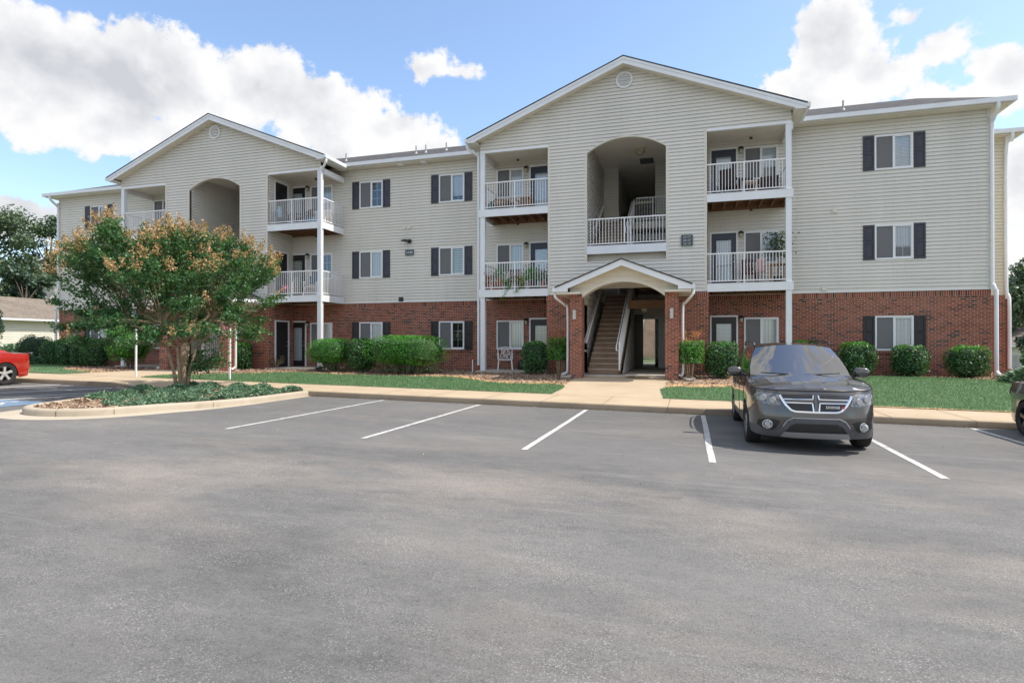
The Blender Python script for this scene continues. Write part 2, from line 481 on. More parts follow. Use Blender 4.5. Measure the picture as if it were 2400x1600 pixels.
M['pink'] = mk_leaf('pink_blossom', [(0, (.65, .10, .25)), (1, (.85, .3, .45))], .6, .3)
M['oak'] = mk_leaf('oak_leaf', [(0, (.030, .060, .032)), (.5, (.065, .110, .055)), (1, (.15, .20, .12))], .45, .15)
M['pine'] = mk_leaf('pine_needle', [(0, (.02, .05, .02)), (.5, (.035, .085, .03)), (1, (.07, .14, .045))], .5, .15)
M['cedar'] = mk_leaf('cedar_spray', [(0, (.02, .045, .026)), (.5, (.035, .075, .04)), (1, (.07, .12, .065))], .5, .1)
M['juniper'] = mk_leaf('juniper_spray', [(0, (.055, .12, .070)), (.5, (.105, .20, .115)), (1, (.20, .31, .19))], .5, .12)
M['blade'] = mk_leaf('grass_blade', [(0, (.095, .20, .095)), (.5, (.155, .28, .14)), (1, (.25, .37, .20))], .6, .25, .2)
M['nandina'] = mk_leaf('red_tip_leaf', [(0, (.35, .06, .03)), (.5, (.55, .16, .06)), (1, (.62, .32, .14))], .5, .3)
M['twig'] = mk_leaf('dry_twig_leaf', [(0, (.16, .11, .06)), (1, (.32, .25, .15))], .8, .1, .1)
M['petal'] = mk_leaf('orange_petal', [(0, (.5, .05, .02)), (1, (.8, .25, .08))], .6, .3)
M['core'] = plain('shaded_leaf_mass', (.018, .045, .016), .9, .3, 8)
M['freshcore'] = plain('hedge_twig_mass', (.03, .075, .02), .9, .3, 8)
M['bark'] = mk_wood('smooth_myrtle_bark', (.26, .18, .11), (.52, .40, .28), (2.5, 2.5, 6), 1.4)
M['darkbark'] = mk_wood('grey_bark', (.09, .07, .055), (.2, .16, .13))
M['terracotta'] = plain('terracotta', (.36, .13, .06), .8, .15)
M['plasticwhite'] = plain('white_plastic', (.74, .73, .71), .4, .05)
M['bluecloth'] = plain('teal_cloth', (.03, .13, .22), .8, .1)
M['lightblue'] = plain('pale_blue_plastic', (.28, .55, .75), .4, .1)
M['redcloth'] = plain('dark_red_cloth', (.09, .025, .028), .8, .15)
M['pinkcloth'] = plain('pink_white_cloth', (.62, .42, .42), .8, .25, 9)
M['brownseat'] = plain('dark_brown_wicker', (.045, .028, .024), .7, .2, 20)
M['greenpot'] = plain('green_glaze', (.01, .10, .07), .3, .15)
M['acmetal'] = plain('pale_grey_metal', (.48, .48, .46), .45, .08)
# ---------------------------------------------------------------- apartment building
YW, YF = 23.33, 21.63            # wing wall plane, gable front plane
CEN = (-20.55, -2.25)            # centres of the two gabled projections
F2, F3 = 3.12, 6.24              # floor levels
ZB = 2.85                        # top of the brick
BLD = thing('apartment_building', 'three storey beige sided apartment building with brick ground floor and two gabled entries', 'apartment building', (-11.4, 27, 0))

def front(Y): return lambda u, z, o: (u, Y - o, z)
def faceR(s): return lambda u, z, o: (s + o, u, z)
def faceL(s): return lambda u, z, o: (s - o, u, z)

def clad(mb, P, u0, u1, z0, z1, holes=(), lap=.030, pitch=.127, lim=None, m=0, ml=1):
    cuts = {round(z0, 4), round(z1, 4)}
    if lap:
        k = 0
        while z0 + k * pitch < z1 - 1e-4: cuts.add(round(z0 + k * pitch, 4)); k += 1
    H = []
    for h in holes:
        fn = h[4] if len(h) > 4 else None
        H.append((h[0], h[1], h[2], h[3], fn))
        for z in (h[2], h[3]):
            if z0 < z < z1: cuts.add(round(z, 4))
        if fn:
            z = h[2]
            while z < h[3]:
                if fn(z) != (h[0], h[1]) and z0 < z < z1: cuts.add(round(z, 4))
                z += .03
    cuts = sorted(cuts)
    for za, zb in zip(cuts, cuts[1:]):
        if zb - za < 1e-4: continue
        zm = (za + zb) / 2
        zc = z0 + math.floor((zm - z0) / pitch) * pitch if lap else za
        off = (lambda z: lap * (1 - (z - zc) / pitch)) if lap else (lambda z: 0.)
        la = lim(za) if lim else (u0, u1); lb = lim(zb) if lim else (u0, u1)
        segs = []; cur = (la[0], lb[0])
        for h in sorted([h for h in H if h[2] < zm < h[3]], key=lambda h: h[0]):
            ha = h[4](za) if h[4] else (h[0], h[1]); hb = h[4](zb) if h[4] else (h[0], h[1])
            if ha[0] > cur[0] + 1e-4 or hb[0] > cur[1] + 1e-4: segs.append((cur, (ha[0], hb[0])))
            cur = (max(cur[0], ha[1]), max(cur[1], hb[1]))
        if la[1] > cur[0] + 1e-4 or lb[1] > cur[1] + 1e-4: segs.append((cur, (la[1], lb[1])))
        for a, b in segs:
            mb.face([P(a[0], za, off(za)), P(b[0], za, off(za)), P(b[1], zb, off(zb)), P(a[1], zb, off(zb))], m)
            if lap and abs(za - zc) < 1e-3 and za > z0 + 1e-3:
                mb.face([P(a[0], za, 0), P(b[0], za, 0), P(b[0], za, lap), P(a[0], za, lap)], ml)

NARC = lambda c, w, z0, h: (lambda z: (c - w, c + w) if z <= z0 else (lambda k: (c - k, c + k))(arcw(w, z - z0, h)))
def arcw(w, d, h):
    rr = (w * w + h * h) / (2 * h); x = rr * rr - (rr - h + d) ** 2
    return math.sqrt(max(0, x))

# ---- windows and doors -------------------------------------------------------
WIN_HOLES = []; 
def window(u0, u1, z0, z1, Y, inner='blind', shutters=None, screen_left=True, proud=.035):
    """sliding window: frame (part) with panes, insect screen, blind (sub-parts); z0..z1 outer frame"""
    fw = .055
    f = MB(); yo = Y - proud; yi = Y + .05
    f.box(u0, u1, yo, yi, z1 - fw, z1); f.box(u0, u1, yo - .012, yi, z0, z0 + fw)
    f.box(u0, u0 + fw, yo, yi, z0 + fw, z1 - fw); f.box(u1 - fw, u1, yo, yi, z0 + fw, z1 - fw)
    um = (u0 + u1) / 2
    f.box(um - .028, um + .028, yo + .012, yi, z0 + fw, z1 - fw)
    a0, a1, b0, b1 = u0 + fw, um - .028, um + .028, u1 - fw
    # sash of the right light
    zl, zh = z0 + fw, z1 - fw
    for x0, x1, q0, q1 in ((b0, b0 + .02, zl, zh), (b1 - .02, b1, zl, zh), (b0 + .02, b1 - .02, zl, zl + .03), (b0 + .02, b1 - .02, zh - .03, zh)):
        f.box(x0, x1, yo + .02, yi - .01, q0, q1)
    fr = f.build('window', M['white'], BLD)
    g = MB()   # glazing bars
    for (x0, x1) in ((a0, a1), (b0 + .02, b1 - .02)):
        xm = (x0 + x1) / 2
        g.box(xm - .007, xm + .007, Y + .022, Y + .030, zl, zh)
        for t in (1/3, 2/3):
            zz = lerp(zl, zh, t); g.box(x0, x1, Y + .0225, Y + .0295, zz - .007, zz + .007)
    g.build('glazing_bars', M['white'], fr)
    p = MB(); p.face([(a0, Y + .02, zl), (a1, Y + .02, zl), (a1, Y + .02, zh), (a0, Y + .02, zh)]); p.build('pane', M['glass'], fr)
    p = MB(); p.face([(b0, Y + .018, zl), (b1, Y + .018, zl), (b1, Y + .018, zh), (b0, Y + .018, zh)]); p.build('pane', M['glass'], fr)
    s = MB(); s.box(a0, a1, Y + .004, Y + .007, zl, zh); s.build('insect_screen', M['screenmesh'], fr)
    if inner:
        b = MB(); dr = rnd.choice((-.03, -.03, -.03, .22, .40)) if 'blind' in inner else -.03
        b.face([(a0, Y + .075, zl + dr), (b1, Y + .075, zl + dr), (b1, Y + .075, zh), (a0, Y + .075, zh)])
        b.build('blind', M[inner], fr)
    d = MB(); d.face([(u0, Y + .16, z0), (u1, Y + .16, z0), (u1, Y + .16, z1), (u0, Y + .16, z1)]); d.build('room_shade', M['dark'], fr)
    if shutters:
        for (x0, x1) in ((u0 - .36, u0 - .012), (u1 + .012, u1 + .36)):
            s = MB(); zb, zt = z0 - .005, z1 + .005
            s.box(x0, x1, Y - .030, Y - .008, zb, zt)
            zc = (zb + zt) / 2
            for q0, q1 in ((zb, zb + .08), (zc - .035, zc + .035), (zt - .08, zt)): s.box(x0, x1, Y - .046, Y - .030, q0, q1)
            for q in (x0, x1 - .06): s.box(q, q + .06, Y - .0455, Y - .030, zb + .001, zt - .001)
            for q0, q1 in ((zb + .08, zc - .035), (zc + .035, zt - .08)):
                i = [(x0 + .06, q0), (x1 - .06, q0), (x1 - .06, q1), (x0 + .06, q1)]
                j = [(x0 + .09, q0 + .035), (x1 - .09, q0 + .035), (x1 - .09, q1 - .035), (x0 + .09, q1 - .035)]
                for k in range(4):
                    k2 = (k + 1) % 4
                    s.face([(i[k][0], Y - .031, i[k][1]), (i[k2][0], Y - .031, i[k2][1]), (j[k2][0], Y - .043, j[k2][1]), (j[k][0], Y - .043, j[k][1])])
                s.face([(x, Y - .043, z) for x, z in j])
            s.build('shutter', M[shutters], BLD)
M['screenmesh'] = None
def mk_screen():
    n = NT('screen_mesh'); tr = n.new('ShaderNodeBsdfTransparent'); mx = n.new('ShaderNodeMixShader')
    n.col((.22, .222, .23)); n.set(rough=.6); mx.inputs[0].default_value = .58
    n.link(tr.outputs[0], mx.inputs[1]); n.link(n.b.outputs[0], mx.inputs[2]); n.link(mx.outputs[0], n.out.inputs['Surface']); return n.m
M['screenmesh'] = mk_screen()

def lite_door(P, u0, u1, z0, mat, inner, hinge_right=True, lit=True):
    """glazed balcony door; u0..u1, z0 are the outer casing; P(u, z, out)"""
    def bx(mb, a, b, c, d, o0, o1, m=0):
        q = [P(x, z, o) for o in (o0, o1) for x, z in ((a, c), (b, c), (b, d), (a, d))]
        for f in ((0,1,2,3),(7,6,5,4),(0,4,5,1),(1,5,6,2),(2,6,7,3),(3,7,4,0)): mb.face([q[k] for k in f], m)
    H = 2.09; cw = .06; zt = z0 + H
    d = MB()
    a, b, c, e = u0 + cw, u1 - cw, z0 + .02, zt - cw
    if lit:
        la, lb, lc, le = a + .16, b - .16, z0 + .25, zt - .30
        bx(d, a, la, c, e, -.05, .005); bx(d, lb, b, c, e, -.05, .005)
        bx(d, la, lb, c, lc, -.05, .005); bx(d, la, lb, le, e, -.05, .005)
        for x0, x1, q0, q1 in ((la - .02, la + .012, lc - .02, le + .02), (lb - .012, lb + .02, lc - .02, le + .02), (la + .012, lb - .012, lc - .02, lc + .012), (la + .012, lb - .012, le - .012, le + .02)): bx(d, x0, x1, q0, q1, .005, .014)
    else:
        bx(d, a, b, c, e, -.05, .0)
        w = (b - a)
        for i in (0, 1):
            for q0, q1 in ((.10, .42), (.50, .74), (.80, .93)):
                x0 = a + w * (.12 + .41 * i); x1 = x0 + w * .35
                p0, p1 = lerp(c, e, q0), lerp(c, e, q1)
                for x in ((x0, x0 + .02), (x1 - .02, x1)): bx(d, x[0], x[1], p0, p1, .0, .012)
                for z in ((p0, p0 + .02), (p1 - .02, p1)): bx(d, x0 + .02, x1 - .02, z[0], z[1], .0, .0115)
    do = d.build('door', mat, BLD)
    k = MB()
    bx(k, u0, u0 + cw, z0, zt - cw, -.05, .04); bx(k, u1 - cw, u1, z0, zt - cw, -.05, .04); bx(k, u0, u1, zt - cw, zt, -.05, .045)
    k.build('door_frame', M['white'], do)
    if lit:
        g = MB(); g.face([P(la, lc, -.02), P(lb, lc, -.02), P(lb, le, -.02), P(la, le, -.02)]); g.build('pane', M['glass'], do)
        g = MB()
        for t in (1/3, 2/3):
            x = lerp(la, lb, t); bx(g, x - .007, x + .007, lc, le, -.030, -.022)
        for t in (.2, .4, .6, .8):
            z = lerp(lc, le, t); bx(g, la, lb, z - .007, z + .007, -.0295, -.0225)
        g.build('glazing_bars', M['white'], do)
        g = MB(); g.face([P(la, lc, -.06), P(lb, lc, -.06), P(lb, le, -.06), P(la, le, -.06)]); g.build('blind', M[inner], do)
    hx = b - .07 if hinge_right else a + .07
    h = MB()
    for z, r in ((z0 + .95, .028), (z0 + 1.12, .022)):
        p = Vector(P(hx, z, .0)); q = Vector(P(hx, z, .05)); h.cyl(p, q, r, r * .8, 10)
    h.build('handle', M['metal'], do)
    return do

def lantern(P, u, z, jar=True):
    """black half-dome wall lamp with a glass jar"""
    b = MB(); c = Vector(P(u, z, 0.02)); o = (Vector(P(u, z, 1)) - Vector(P(u, z, 0)))
    cc = c + o * .09
    b.bar(c, cc, .05, .05)
    b.lathe([(.001, .10), (.05, .09), (.085, .05), (.095, 0), (.06, -.005)], tuple(cc), 12)
    la = b.build('wall_lantern', M['blackmetal'], BLD, smooth=True)
    g = MB(); g.lathe([(.055, 0), (.062, -.07), (.045, -.15), (.001, -.16)], tuple(cc), 12)
    g.build('lamp_glass', M['lampglass'], la, smooth=True)

# ---- wing walls (Y = YW) ------------------------------------------------------
PW = front(YW)
TOPW = 8.84
W3, W2, W1 = (7.08, 8.29), (3.96, 5.17), (.80, 2.0)   # window z ranges
C1, C2 = CEN
wins = []     # (u0,u1,z0,z1,inner,shutter)
def col3(u0, inn, shut=True, ground=True, third=True, second=True):
    u1 = u0 + 1.17
    if third: wins.append((u0, u1) + W3 + (inn[0], 'shutter' if shut else None))
    if second: wins.append((u0, u1) + W2 + (inn[1], 'shutter' if shut else None))
    if ground: wins.append((u0, u1) + W1 + (inn[2], 'blackshutter' if shut else None))
col3(-30.26, ('curtain', 'blind', 'vblind'))
col3(-14.17, (None, 'curtain', 'curtain'))
col3(-10.30, ('blind', 'blindgreen', None))
col3(6.20, ('blind', 'vblind', 'curtain'))
col3(C1 - 5.44, (None, 'vblind', 'blind'), False)
col3(C1 + 3.81, ('vblind', None, 'curtain'), False)
col3(C2 - 5.44, ('blind', 'curtain', 'curtain'), False)
col3(C2 + 4.19, ('blind', 'vblind', 'curtain'), False)
doors = []    # (u0,u1,z0,mat,inner,hinge)
for z, mt, k in ((F3, 'navydoor', 0), (F2, 'navydoor', 1), (.0, 'blackdoor', 2)):
    doors.append((C2 - 4.03, C2 - 3.02, z, mt, ('blind', 'blind', 'blindgreen')[k], False))
    doors.append((C2 + 2.99, C2 + 3.98, z, mt, ('blind', 'vblind', 'blind')[k], True))
    doors.append((C1 + 2.62, C1 + 3.60, z, 'blackdoor', ('vblind', 'blindgreen', 'vblind')[k], True))
holesW = [(w[0] + .03, w[1] - .03, w[2] + .03, w[3] - .03) for w in wins] + [(d[0] + .03, d[1] - .03, d[2] + .0, d[2] + 2.06) for d in doors]
for a, b in ((-32.5, C1 - 2.87), (C1 + 2.60, C2 - 2.86), (C2 + 2.86, 9.6)):
    hs = [h for h in holesW if a < h[0] < b]
    w = MB(); clad(w, PW, a, b, ZB + .02, TOPW, hs)
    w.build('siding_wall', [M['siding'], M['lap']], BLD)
    w = MB(); clad(w, PW, a, b, -.35, ZB - .2, hs, 0); w.build('brick_wall', M['brick'], BLD)
    w = MB(); w.box(a, b, YW - .012, YW + .05, ZB - .2, ZB); w.build('soldier_course', M['soldier'], BLD)
    w = MB(); w.box(a, b, YW - .04, YW + .02, ZB, ZB + .035); w.build('starter_strip', M['white'], BLD)
for w in wins: window(w[0], w[1], w[2], w[3], YW, w[4], w[5])
for d in doors: lite_door(PW, d[0], d[1], d[2], M[d[3]], d[4], d[5])
for z in (F3, F2, 0):
    lantern(PW, C2 - 4.14, z + 1.98); lantern(PW, C2 + 4.085, z + 1.98); lantern(PW, C1 + 3.705, z + 1.98)
# brick sills under the ground windows
s = MB()
for w in wins:
    if w[2] < 1: s.box(w[0] - .06, w[1] + .06, YW - .05, YW + .01, w[2] - .09, w[2] - .002)
s.each('brick_sill', M['soldier'], BLD)

# end walls, back wall, annex
def wall(mat, *a, **k):
    w = MB(); clad(w, *a, **k)
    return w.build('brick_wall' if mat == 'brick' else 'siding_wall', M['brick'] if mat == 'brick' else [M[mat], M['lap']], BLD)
for Pq, ya, yb in ((faceR(9.6), YW, 33), (faceL(-32.5), YW, 33), (front(26.7), 9.6, 11.45), (faceR(11.45), 26.7, 33)): wall('cream', Pq, ya, yb, ZB + .02, TOPW)
for Pq, ya, yb in ((faceR(9.6), YW, 33), (faceL(-32.5), YW, 33), (front(26.62), 9.6, 11.60), (faceR(11.60), 26.62, 33)): wall('brick', Pq, ya, yb, -.35, ZB, (), 0)
w = MB(); w.box(9.6, 11.6, 26.62, 26.75, ZB, ZB + .03); w.build('brick_ledge', M['brick'], BLD)
w = MB()
PB = lambda u, z, o: (u, 33 + o, z)
bh = [(c - 1.36, c + 1.46, -.35, 8.4) for c in CEN]
clad(w, PB, -32.5, 11.45, -.35, TOPW, bh)
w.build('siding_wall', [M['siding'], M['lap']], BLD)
w = MB()      # corner posts
for s0 in (-32.5, 9.6):
    sg = 1 if s0 > 0 else -1
    w.box(s0 - .09 if sg > 0 else s0 - .024, s0 + .024 if sg > 0 else s0 + .09, YW - .024, YW + .09, ZB + .04, TOPW)
w.box(11.38, 11.474, 26.676, 26.77, ZB + .04, TOPW)
w.each('corner_trim', M['trimbeige'], BLD)

# ---- main hipped roof ---------------------------------------------------------
EZ, RY, RZ = 9.02, 28.0, 11.14
x0, x1, y0, y1 = -32.92, 10.02, 22.88, 33.12
hr = RY - y0
r = MB()
A, B, Cc, D = (x0, y0, EZ), (x1, y0, EZ), (x1, y1, EZ), (x0, y1, EZ)
E1, E2 = (x0 + hr, RY, RZ), (9.0, RY, RZ)
r.face([A, B, E2, E1]); r.face([B, Cc, E2]); r.face([Cc, D, E1, E2]); r.face([D, A, E1])
# annex roof (lower hip on the right)
r.face([(9.6, 26.3, EZ), (11.85, 26.3, EZ), (10.2, 28.2, EZ + .72), (9.6, 28.2, EZ + .72)]); r.face([(11.85, 26.3, EZ), (11.85, 33, EZ), (10.2, 33, EZ + .72), (10.2, 28.2, EZ + .72)])
r.build('roof', M['shingle'], BLD)
s = MB(); s.box(x0, x1, y0 + .01, YW + .3, TOPW, TOPW + .03); s.box(9.6, x1, YW, y1, TOPW + .001, TOPW + .031); s.box(x0, -32.4, YW, y1, TOPW + .001, TOPW + .031); s.box(9.7, 11.84, 26.32, 26.8, TOPW - .002, TOPW + .028)
s.each('soffit', M['soffit'], BLD)
g = MB()
g.box(x0 - .10, C1 - 5.6, y0 - .11, y0 + .01, 8.875, EZ + .005); g.box(C1 + 5.95, C2 - 5.95, y0 - .11, y0 + .01, 8.875, EZ + .005)
g.box(C2 + 5.6, x1 + .10, y0 - .11, y0 + .01, 8.875, EZ + .005); g.box(x1 - .01, x1 + .10, y0 + .012, y1, 8.876, EZ + .004); g.box(x0 - .10, x0 + .01, y0 + .012, y1, 8.876, EZ + .004)
g.box(9.9, 11.95, 26.19, 26.31, 8.875, EZ + .005); g.box(11.84, 11.95, 26.312, 33, 8.876, EZ + .004)
g.each('gutter', M['fascia'], BLD)
for px, py in ((-16.0, 25.1), (-12.35, 25.3), (-11.85, 25.3), (-10.85, 25.4), (5.65, 25.2)):
    zz = EZ + (py - y0) * (RZ - EZ) / hr
    p = MB(); p.cyl((px, py, zz - .1), (px, py, zz + .36), .034, None, 8); p.lathe([(.09, -.04), (.05, .05), (.04, .07)], (px, py, zz), 10)
    p.build('vent_pipe', M['pipe'], BLD, smooth=True)

# ---- gabled projections ---------------------------------------------------------
HW = 5.55
APX, TIPZ, TIPX = 11.28, 8.92, 5.95
SL = (APX - TIPZ) / TIPX
def gable(c, mir):
    P = front(YF)
    # wall: upper siding with arch and balcony openings
    ac = c + (.05 if not mir else -.05)
    aw, asz, ah = 1.41, 8.07, .46
    arch = (ac - aw, ac + aw, 4.05, asz + ah, NARC(ac, aw, asz, ah))
    hol = [(c - HW - .1, c - 2.85, ZB, 8.53), (c + 2.85, c + HW + .1, ZB, 8.53), arch, (c - 1.66, c + 1.66, ZB - .2, 3.05)]
    def lim(z):
        w = HW if z <= 8.9 else max(.0, min(HW, (APX - .16 - z) / SL))
        return (c - w, c + w)
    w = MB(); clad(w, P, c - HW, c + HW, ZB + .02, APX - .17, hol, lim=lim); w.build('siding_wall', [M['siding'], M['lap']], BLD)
    wall('brick', P, c - 2.9, c - 1.5, -.35, ZB - .2, (), 0); wall('brick', P, c + 1.55, c + 2.9, -.35, ZB - .2, (), 0)
    for sgn in (-1, 1):
        PP = faceR(c + 2.9) if sgn > 0 else faceL(c - 2.9)
        wall('brick', PP, YF, YW, -.35, ZB - .2, [(22.0, 22.9, 0, 2.05)] if (sgn > 0 and mir) else (), 0)
    b = MB(); b.box(c - 2.912, c - 1.5, YF - .012, YF + .05, ZB - .2, ZB); b.box(c + 1.55, c + 2.912, YF - .012, YF + .05, ZB - .2, ZB)
    for sx in (c - 2.912, c + 2.862): b.box(sx, sx + .05, YF + .05, YW, ZB - .2, ZB)
    b.each('soldier_course', M['soldier'], BLD)
    # balcony cheek walls and breezeway walls
    wall('siding', faceR(c + 2.85), YF, YW, ZB + .02, 8.53, [(22.05, 22.95, F3, F3 + 2.05), (22.05, 22.95, F2, F2 + 2.05)] if mir else ())
    wall('siding', faceL(c - 2.85), YF, YW, ZB + .02, 8.53)
    wall('siding', faceR(c - 1.38), YF + .02, 33, 0, 8.75); wall('siding', faceL(c + 1.48), YF + .02, 33, 0, 8.75)
    for z in (0, F2, F3):      # cross walls that narrow the passage further back
        if 0 < z < 6: wall('siding', front(26.1), c - 1.38, c + 1.48, z, z + 2.7, [(c - .72, c + .85, z, z + 2.4)])
        elif z == 0:
            da, db = (c + .34, c + .98) if not mir else (c - .80, c - .28)
            wall('siding', front(26.1), c - 1.38, c + 1.48, z, z + 2.7, [(da, db, z, z + 2.1)])
            dk = MB(); dk.box(min(da - .42, db + .42) if not mir else db, da if not mir else db + .42, 26.02, 26.06, 0, 2.3); dk.build('passage_panel', M['blackdoor'], BLD)  # black panel on the cross wall beside the passage opening
        else: wall('siding', front(26.1), c - 1.38, c - .72, z, 8.74); wall('siding', front(26.1), c + .85, c + 1.48, z, 8.74)
        if z: wall('siding', front(32.6), c - .72, c + .85, z, z + 2.4)
    wall('siding', faceR(c - .72), 26.1, 33, 0, 8.75); wall('siding', faceL(c + .85), 26.1, 33, 0, 8.75)
    t = MB()   # vertical trims at openings
    for u in (c - 2.85, c + 2.85 - .0): t.box(u - (.0 if u < c else .10), u + (.10 if u < c else .0), YF - .024, YF + .01, ZB + .03, 8.53)
    for u in (ac - aw, ac + aw): t.box(u - (.10 if u < c else 0), u + (.10 if u > c else 0), YF - .0235, YF + .03, 3.98, asz)
    t.each('opening_trim', M['trimbeige'], BLD)
    t = MB()   # arched reveal
    n = 28; rr = (aw * aw + ah * ah) / (2 * ah); rows = []
    for k in range(n + 1):
        x = lerp(-aw, aw, k / n); z = asz + ah - rr + math.sqrt(rr * rr - x * x)
        rows.append([(ac + x, YF - .025, z), (ac + x, YF + .12, z), (ac + x, YF + .12, z + .02), (ac + x, YF - .025, z + .055), (ac + x, YF - .025, z)])
    t.grid(rows); t.build('arch_trim', M['trimbeige'], BLD)
    # ceilings
    t = MB(); t.box(c - HW, c - 2.85, YF + .02, YW, 8.53, 8.56); t.box(c + 2.85, c + HW, YF + .02, YW, 8.53, 8.56); t.box(c - 1.38, c + 1.48, YF + .13, 33, 8.74, 8.77)
    t.each('porch_ceiling', M['soffit'], BLD)
    t = MB(); t.box(c - HW, c - 2.85, YF - .022, YF + .12, 8.44, 8.53); t.box(c + 2.85, c + HW, YF - .022, YF + .12, 8.44, 8.53)
    for sgn in (-1, 1): t.box(c + sgn * HW - .07, c + sgn * HW + .07, YF + .13, YW - .03, 8.30, 8.53)
    t.each('porch_beam', M['white'], BLD)
    # roof
    r = MB(); fy = lambda u, z, t_: (c + u, t_, z)
    for sgn in (-1, 1):
        r.prism([(0, APX + .05), (sgn * (TIPX + .03), TIPZ + .03), (sgn * (TIPX + .03), TIPZ - .01), (0, APX + .01)], fy, 21.19, 28.2)
    r.each('gable_roof', M['shingle'], BLD)
    r = MB()
    for sgn in (-1, 1):   # rake boards in two steps
        d = .235
        r.prism([(0, APX + .005), (sgn * TIPX, TIPZ - .012), (sgn * TIPX, TIPZ - .012 - d * .62), (sgn * (TIPX - .3), TIPZ - .012 - d * .62 + 0), (sgn * (TIPX - .38), TIPZ + .38 * SL - .012 - d), (0, APX - d)], fy, 21.22, 21.26)
        r.prism([(0, APX + .004), (sgn * TIPX, TIPZ - .013), (sgn * TIPX, TIPZ - .1), (0, APX - .085)], fy, 21.20, 21.2195)
    r.build('rake_board', M['fascia'], BLD)
    s = MB()
    for sgn in (-1, 1):
        s.prism([(0, APX - .17), (sgn * (HW + .06), APX - .17 - SL * (HW + .06)), (sgn * (HW + .06), APX - .2 - SL * (HW + .06)), (0, APX - .20)], fy, 21.265, YF + .05)
        s.prism([(sgn * (HW + .03), 8.80), (sgn * (TIPX - .02), 8.80), (sgn * (TIPX - .02), 8.76), (sgn * (HW + .03), 8.76)], fy, 21.27, 23.0)
    s.each('soffit', M['soffit'], BLD)
    g = MB()
    for sgn in (-1, 1):
        a, b_ = c + sgn * TIPX, c + sgn * (TIPX + .11)
        g.box(min(a, b_), max(a, b_), 21.20, 22.80, 8.80, 8.94)
        g.box(min(a, a - sgn * .03), max(a, a - sgn * .03), 21.262, 22.9, 8.76, 8.90)
    g.each('gutter', M['fascia'], BLD)
    # round louvre vent
    v = MB(); zc = 10.62 if mir else 10.70; zc = 10.60
    rows = []
    for rad, o in ((.30, .0), (.30, .045), (.255, .05), (.235, .02)):
        rows.append([(c + .0 + rad * math.cos(a), YF - .02 - o, zc + rad * math.sin(a)) for a in [2 * math.pi * k / 32 for k in range(32)]])
    v.grid(rows, 0, True)
    v.face([(c + .24 * math.cos(2 * math.pi * k / 32), YF - .022, zc + .24 * math.sin(2 * math.pi * k / 32)) for k in range(32)], 1)
    for k in range(7):
        z = zc - .2 + k * .066; hw = math.sqrt(max(.001, .235 ** 2 - (z - zc) ** 2))
        v.bar((c - hw, YF - .045, z), (c + hw, YF - .045, z), .045, .012, 0, (0, .6, .8))
    v.build('gable_vent', [M['white'], M['pipe']], BLD, smooth=True, sharp=30)
    # corner posts
    for sgn in (-1, 1):
        p = MB(); u = c + sgn * (HW - .09)
        p.box(u - .09, u + .09, YF - .01, YF + .17, -.2, 8.44)
        p.build('porch_post', M['post'], BLD)
    # balconies
    for sgn in (-1, 1):
        ua, ub = (c - HW, c - 2.85) if sgn < 0 else (c + 2.85, c + HW)
        for z in (F2, F3):
            fa = MB()
            fa.box(ua - (.05 if sgn < 0 else 0), ub + (.05 if sgn > 0 else 0), YF - .04, YF - .005 if False else YF + .0, z - .28, z + .005)
            uo = ua - .05 if sgn < 0 else ub + .05
            fa.box(min(uo, uo - sgn * .035), max(uo, uo - sgn * .035), YF + .001, YW - .03, z - .28, z + .004)
            fa.box(ua - (.055 if sgn < 0 else 0), ub + (.055 if sgn > 0 else 0), YF - .046, YF - .04, z - .02, z + .006)
            bal = fa.build('balcony', M['fascia'], BLD)
            k = MB(); k.box(ua, ub, YF + .0, YW, z - .035, z); x = ua + .2
            while x < ub: k.box(x, x + .04, YF + .02, YW - .03, z - .235, z - .036); x += .406
            k.box(ua, ub, YW - .07, YW - .03, z - .26, z - .037); k.build('deck_joists', M['deckwood'], bal)
            q = MB()
            i0, i1 = (ua + .18, ub) if sgn < 0 else (ua, ub - .18); yr = YF + .03
            def run(p0, p1, n):
                p0 = Vector(p0); p1 = Vector(p1)
                q.bar(p0 + Vector((0, 0, z + 1.04)), p1 + Vector((0, 0, z + 1.04)), .05, .045)
                q.bar(p0 + Vector((0, 0, z + .09)), p1 + Vector((0, 0, z + .09)), .035, .035)
                for j in range(1, n):
                    e = p0.lerp(p1, j / n)
                    mid = (n > 20 and j == n // 2)
                    wdt = .045 if mid else .019
                    q.box(e.x - wdt / 2, e.x + wdt / 2, e.y - wdt / 2, e.y + wdt / 2, z + (0 if mid else .10), z + 1.03)
            run((i0, yr, 0), (i1, yr, 0), 25)
            us = ua + .03 if sgn < 0 else ub - .03
            run((us, YF + .17, 0), (us, YW - .03, 0), 14)
            q.build('railing', M['rail'], bal)
    sl = MB(); sl.box(c - HW - .1, c - 2.9, YF - .25, YW, -.12, .0); sl.box(c + 2.9, c + HW + .1, YF - .25, YW, -.12, .0); sl.each('patio_slab', M['slab'], BLD)
    # breezeway floor, landings, stairs; m = +1 stairs on the left
    m = -1 if mir else 1
    X = lambda u: ac + m * u            # u in -1.38..1.40, stairs at negative u
    def bx(mb, a, b, *k): mb.box(min(X(a), X(b)), max(X(a), X(b)), *k)
    fl = MB(); fl.box(c - 1.9, c + 2.0, 20.3, YF + .1, -.14, -.03); fl.box(c - 1.38, c + 1.48, YF + .1, 33.4, -.14, -.03); fl.build('breezeway_floor', M['slab'], BLD)
    fl = MB(); fl.box(c - 1.38, c + 1.48, 25.6, 33, F2 - .3, F2); fl.box(c - 1.38, c + 1.48, 25.6, 33, F3 - .3, F3)
    fl.each('upper_floor', M['soffit'], BLD)
    la = MB(); la.box(ac - aw, ac + aw, YF - .03, YF + .01, 4.33, 4.63)
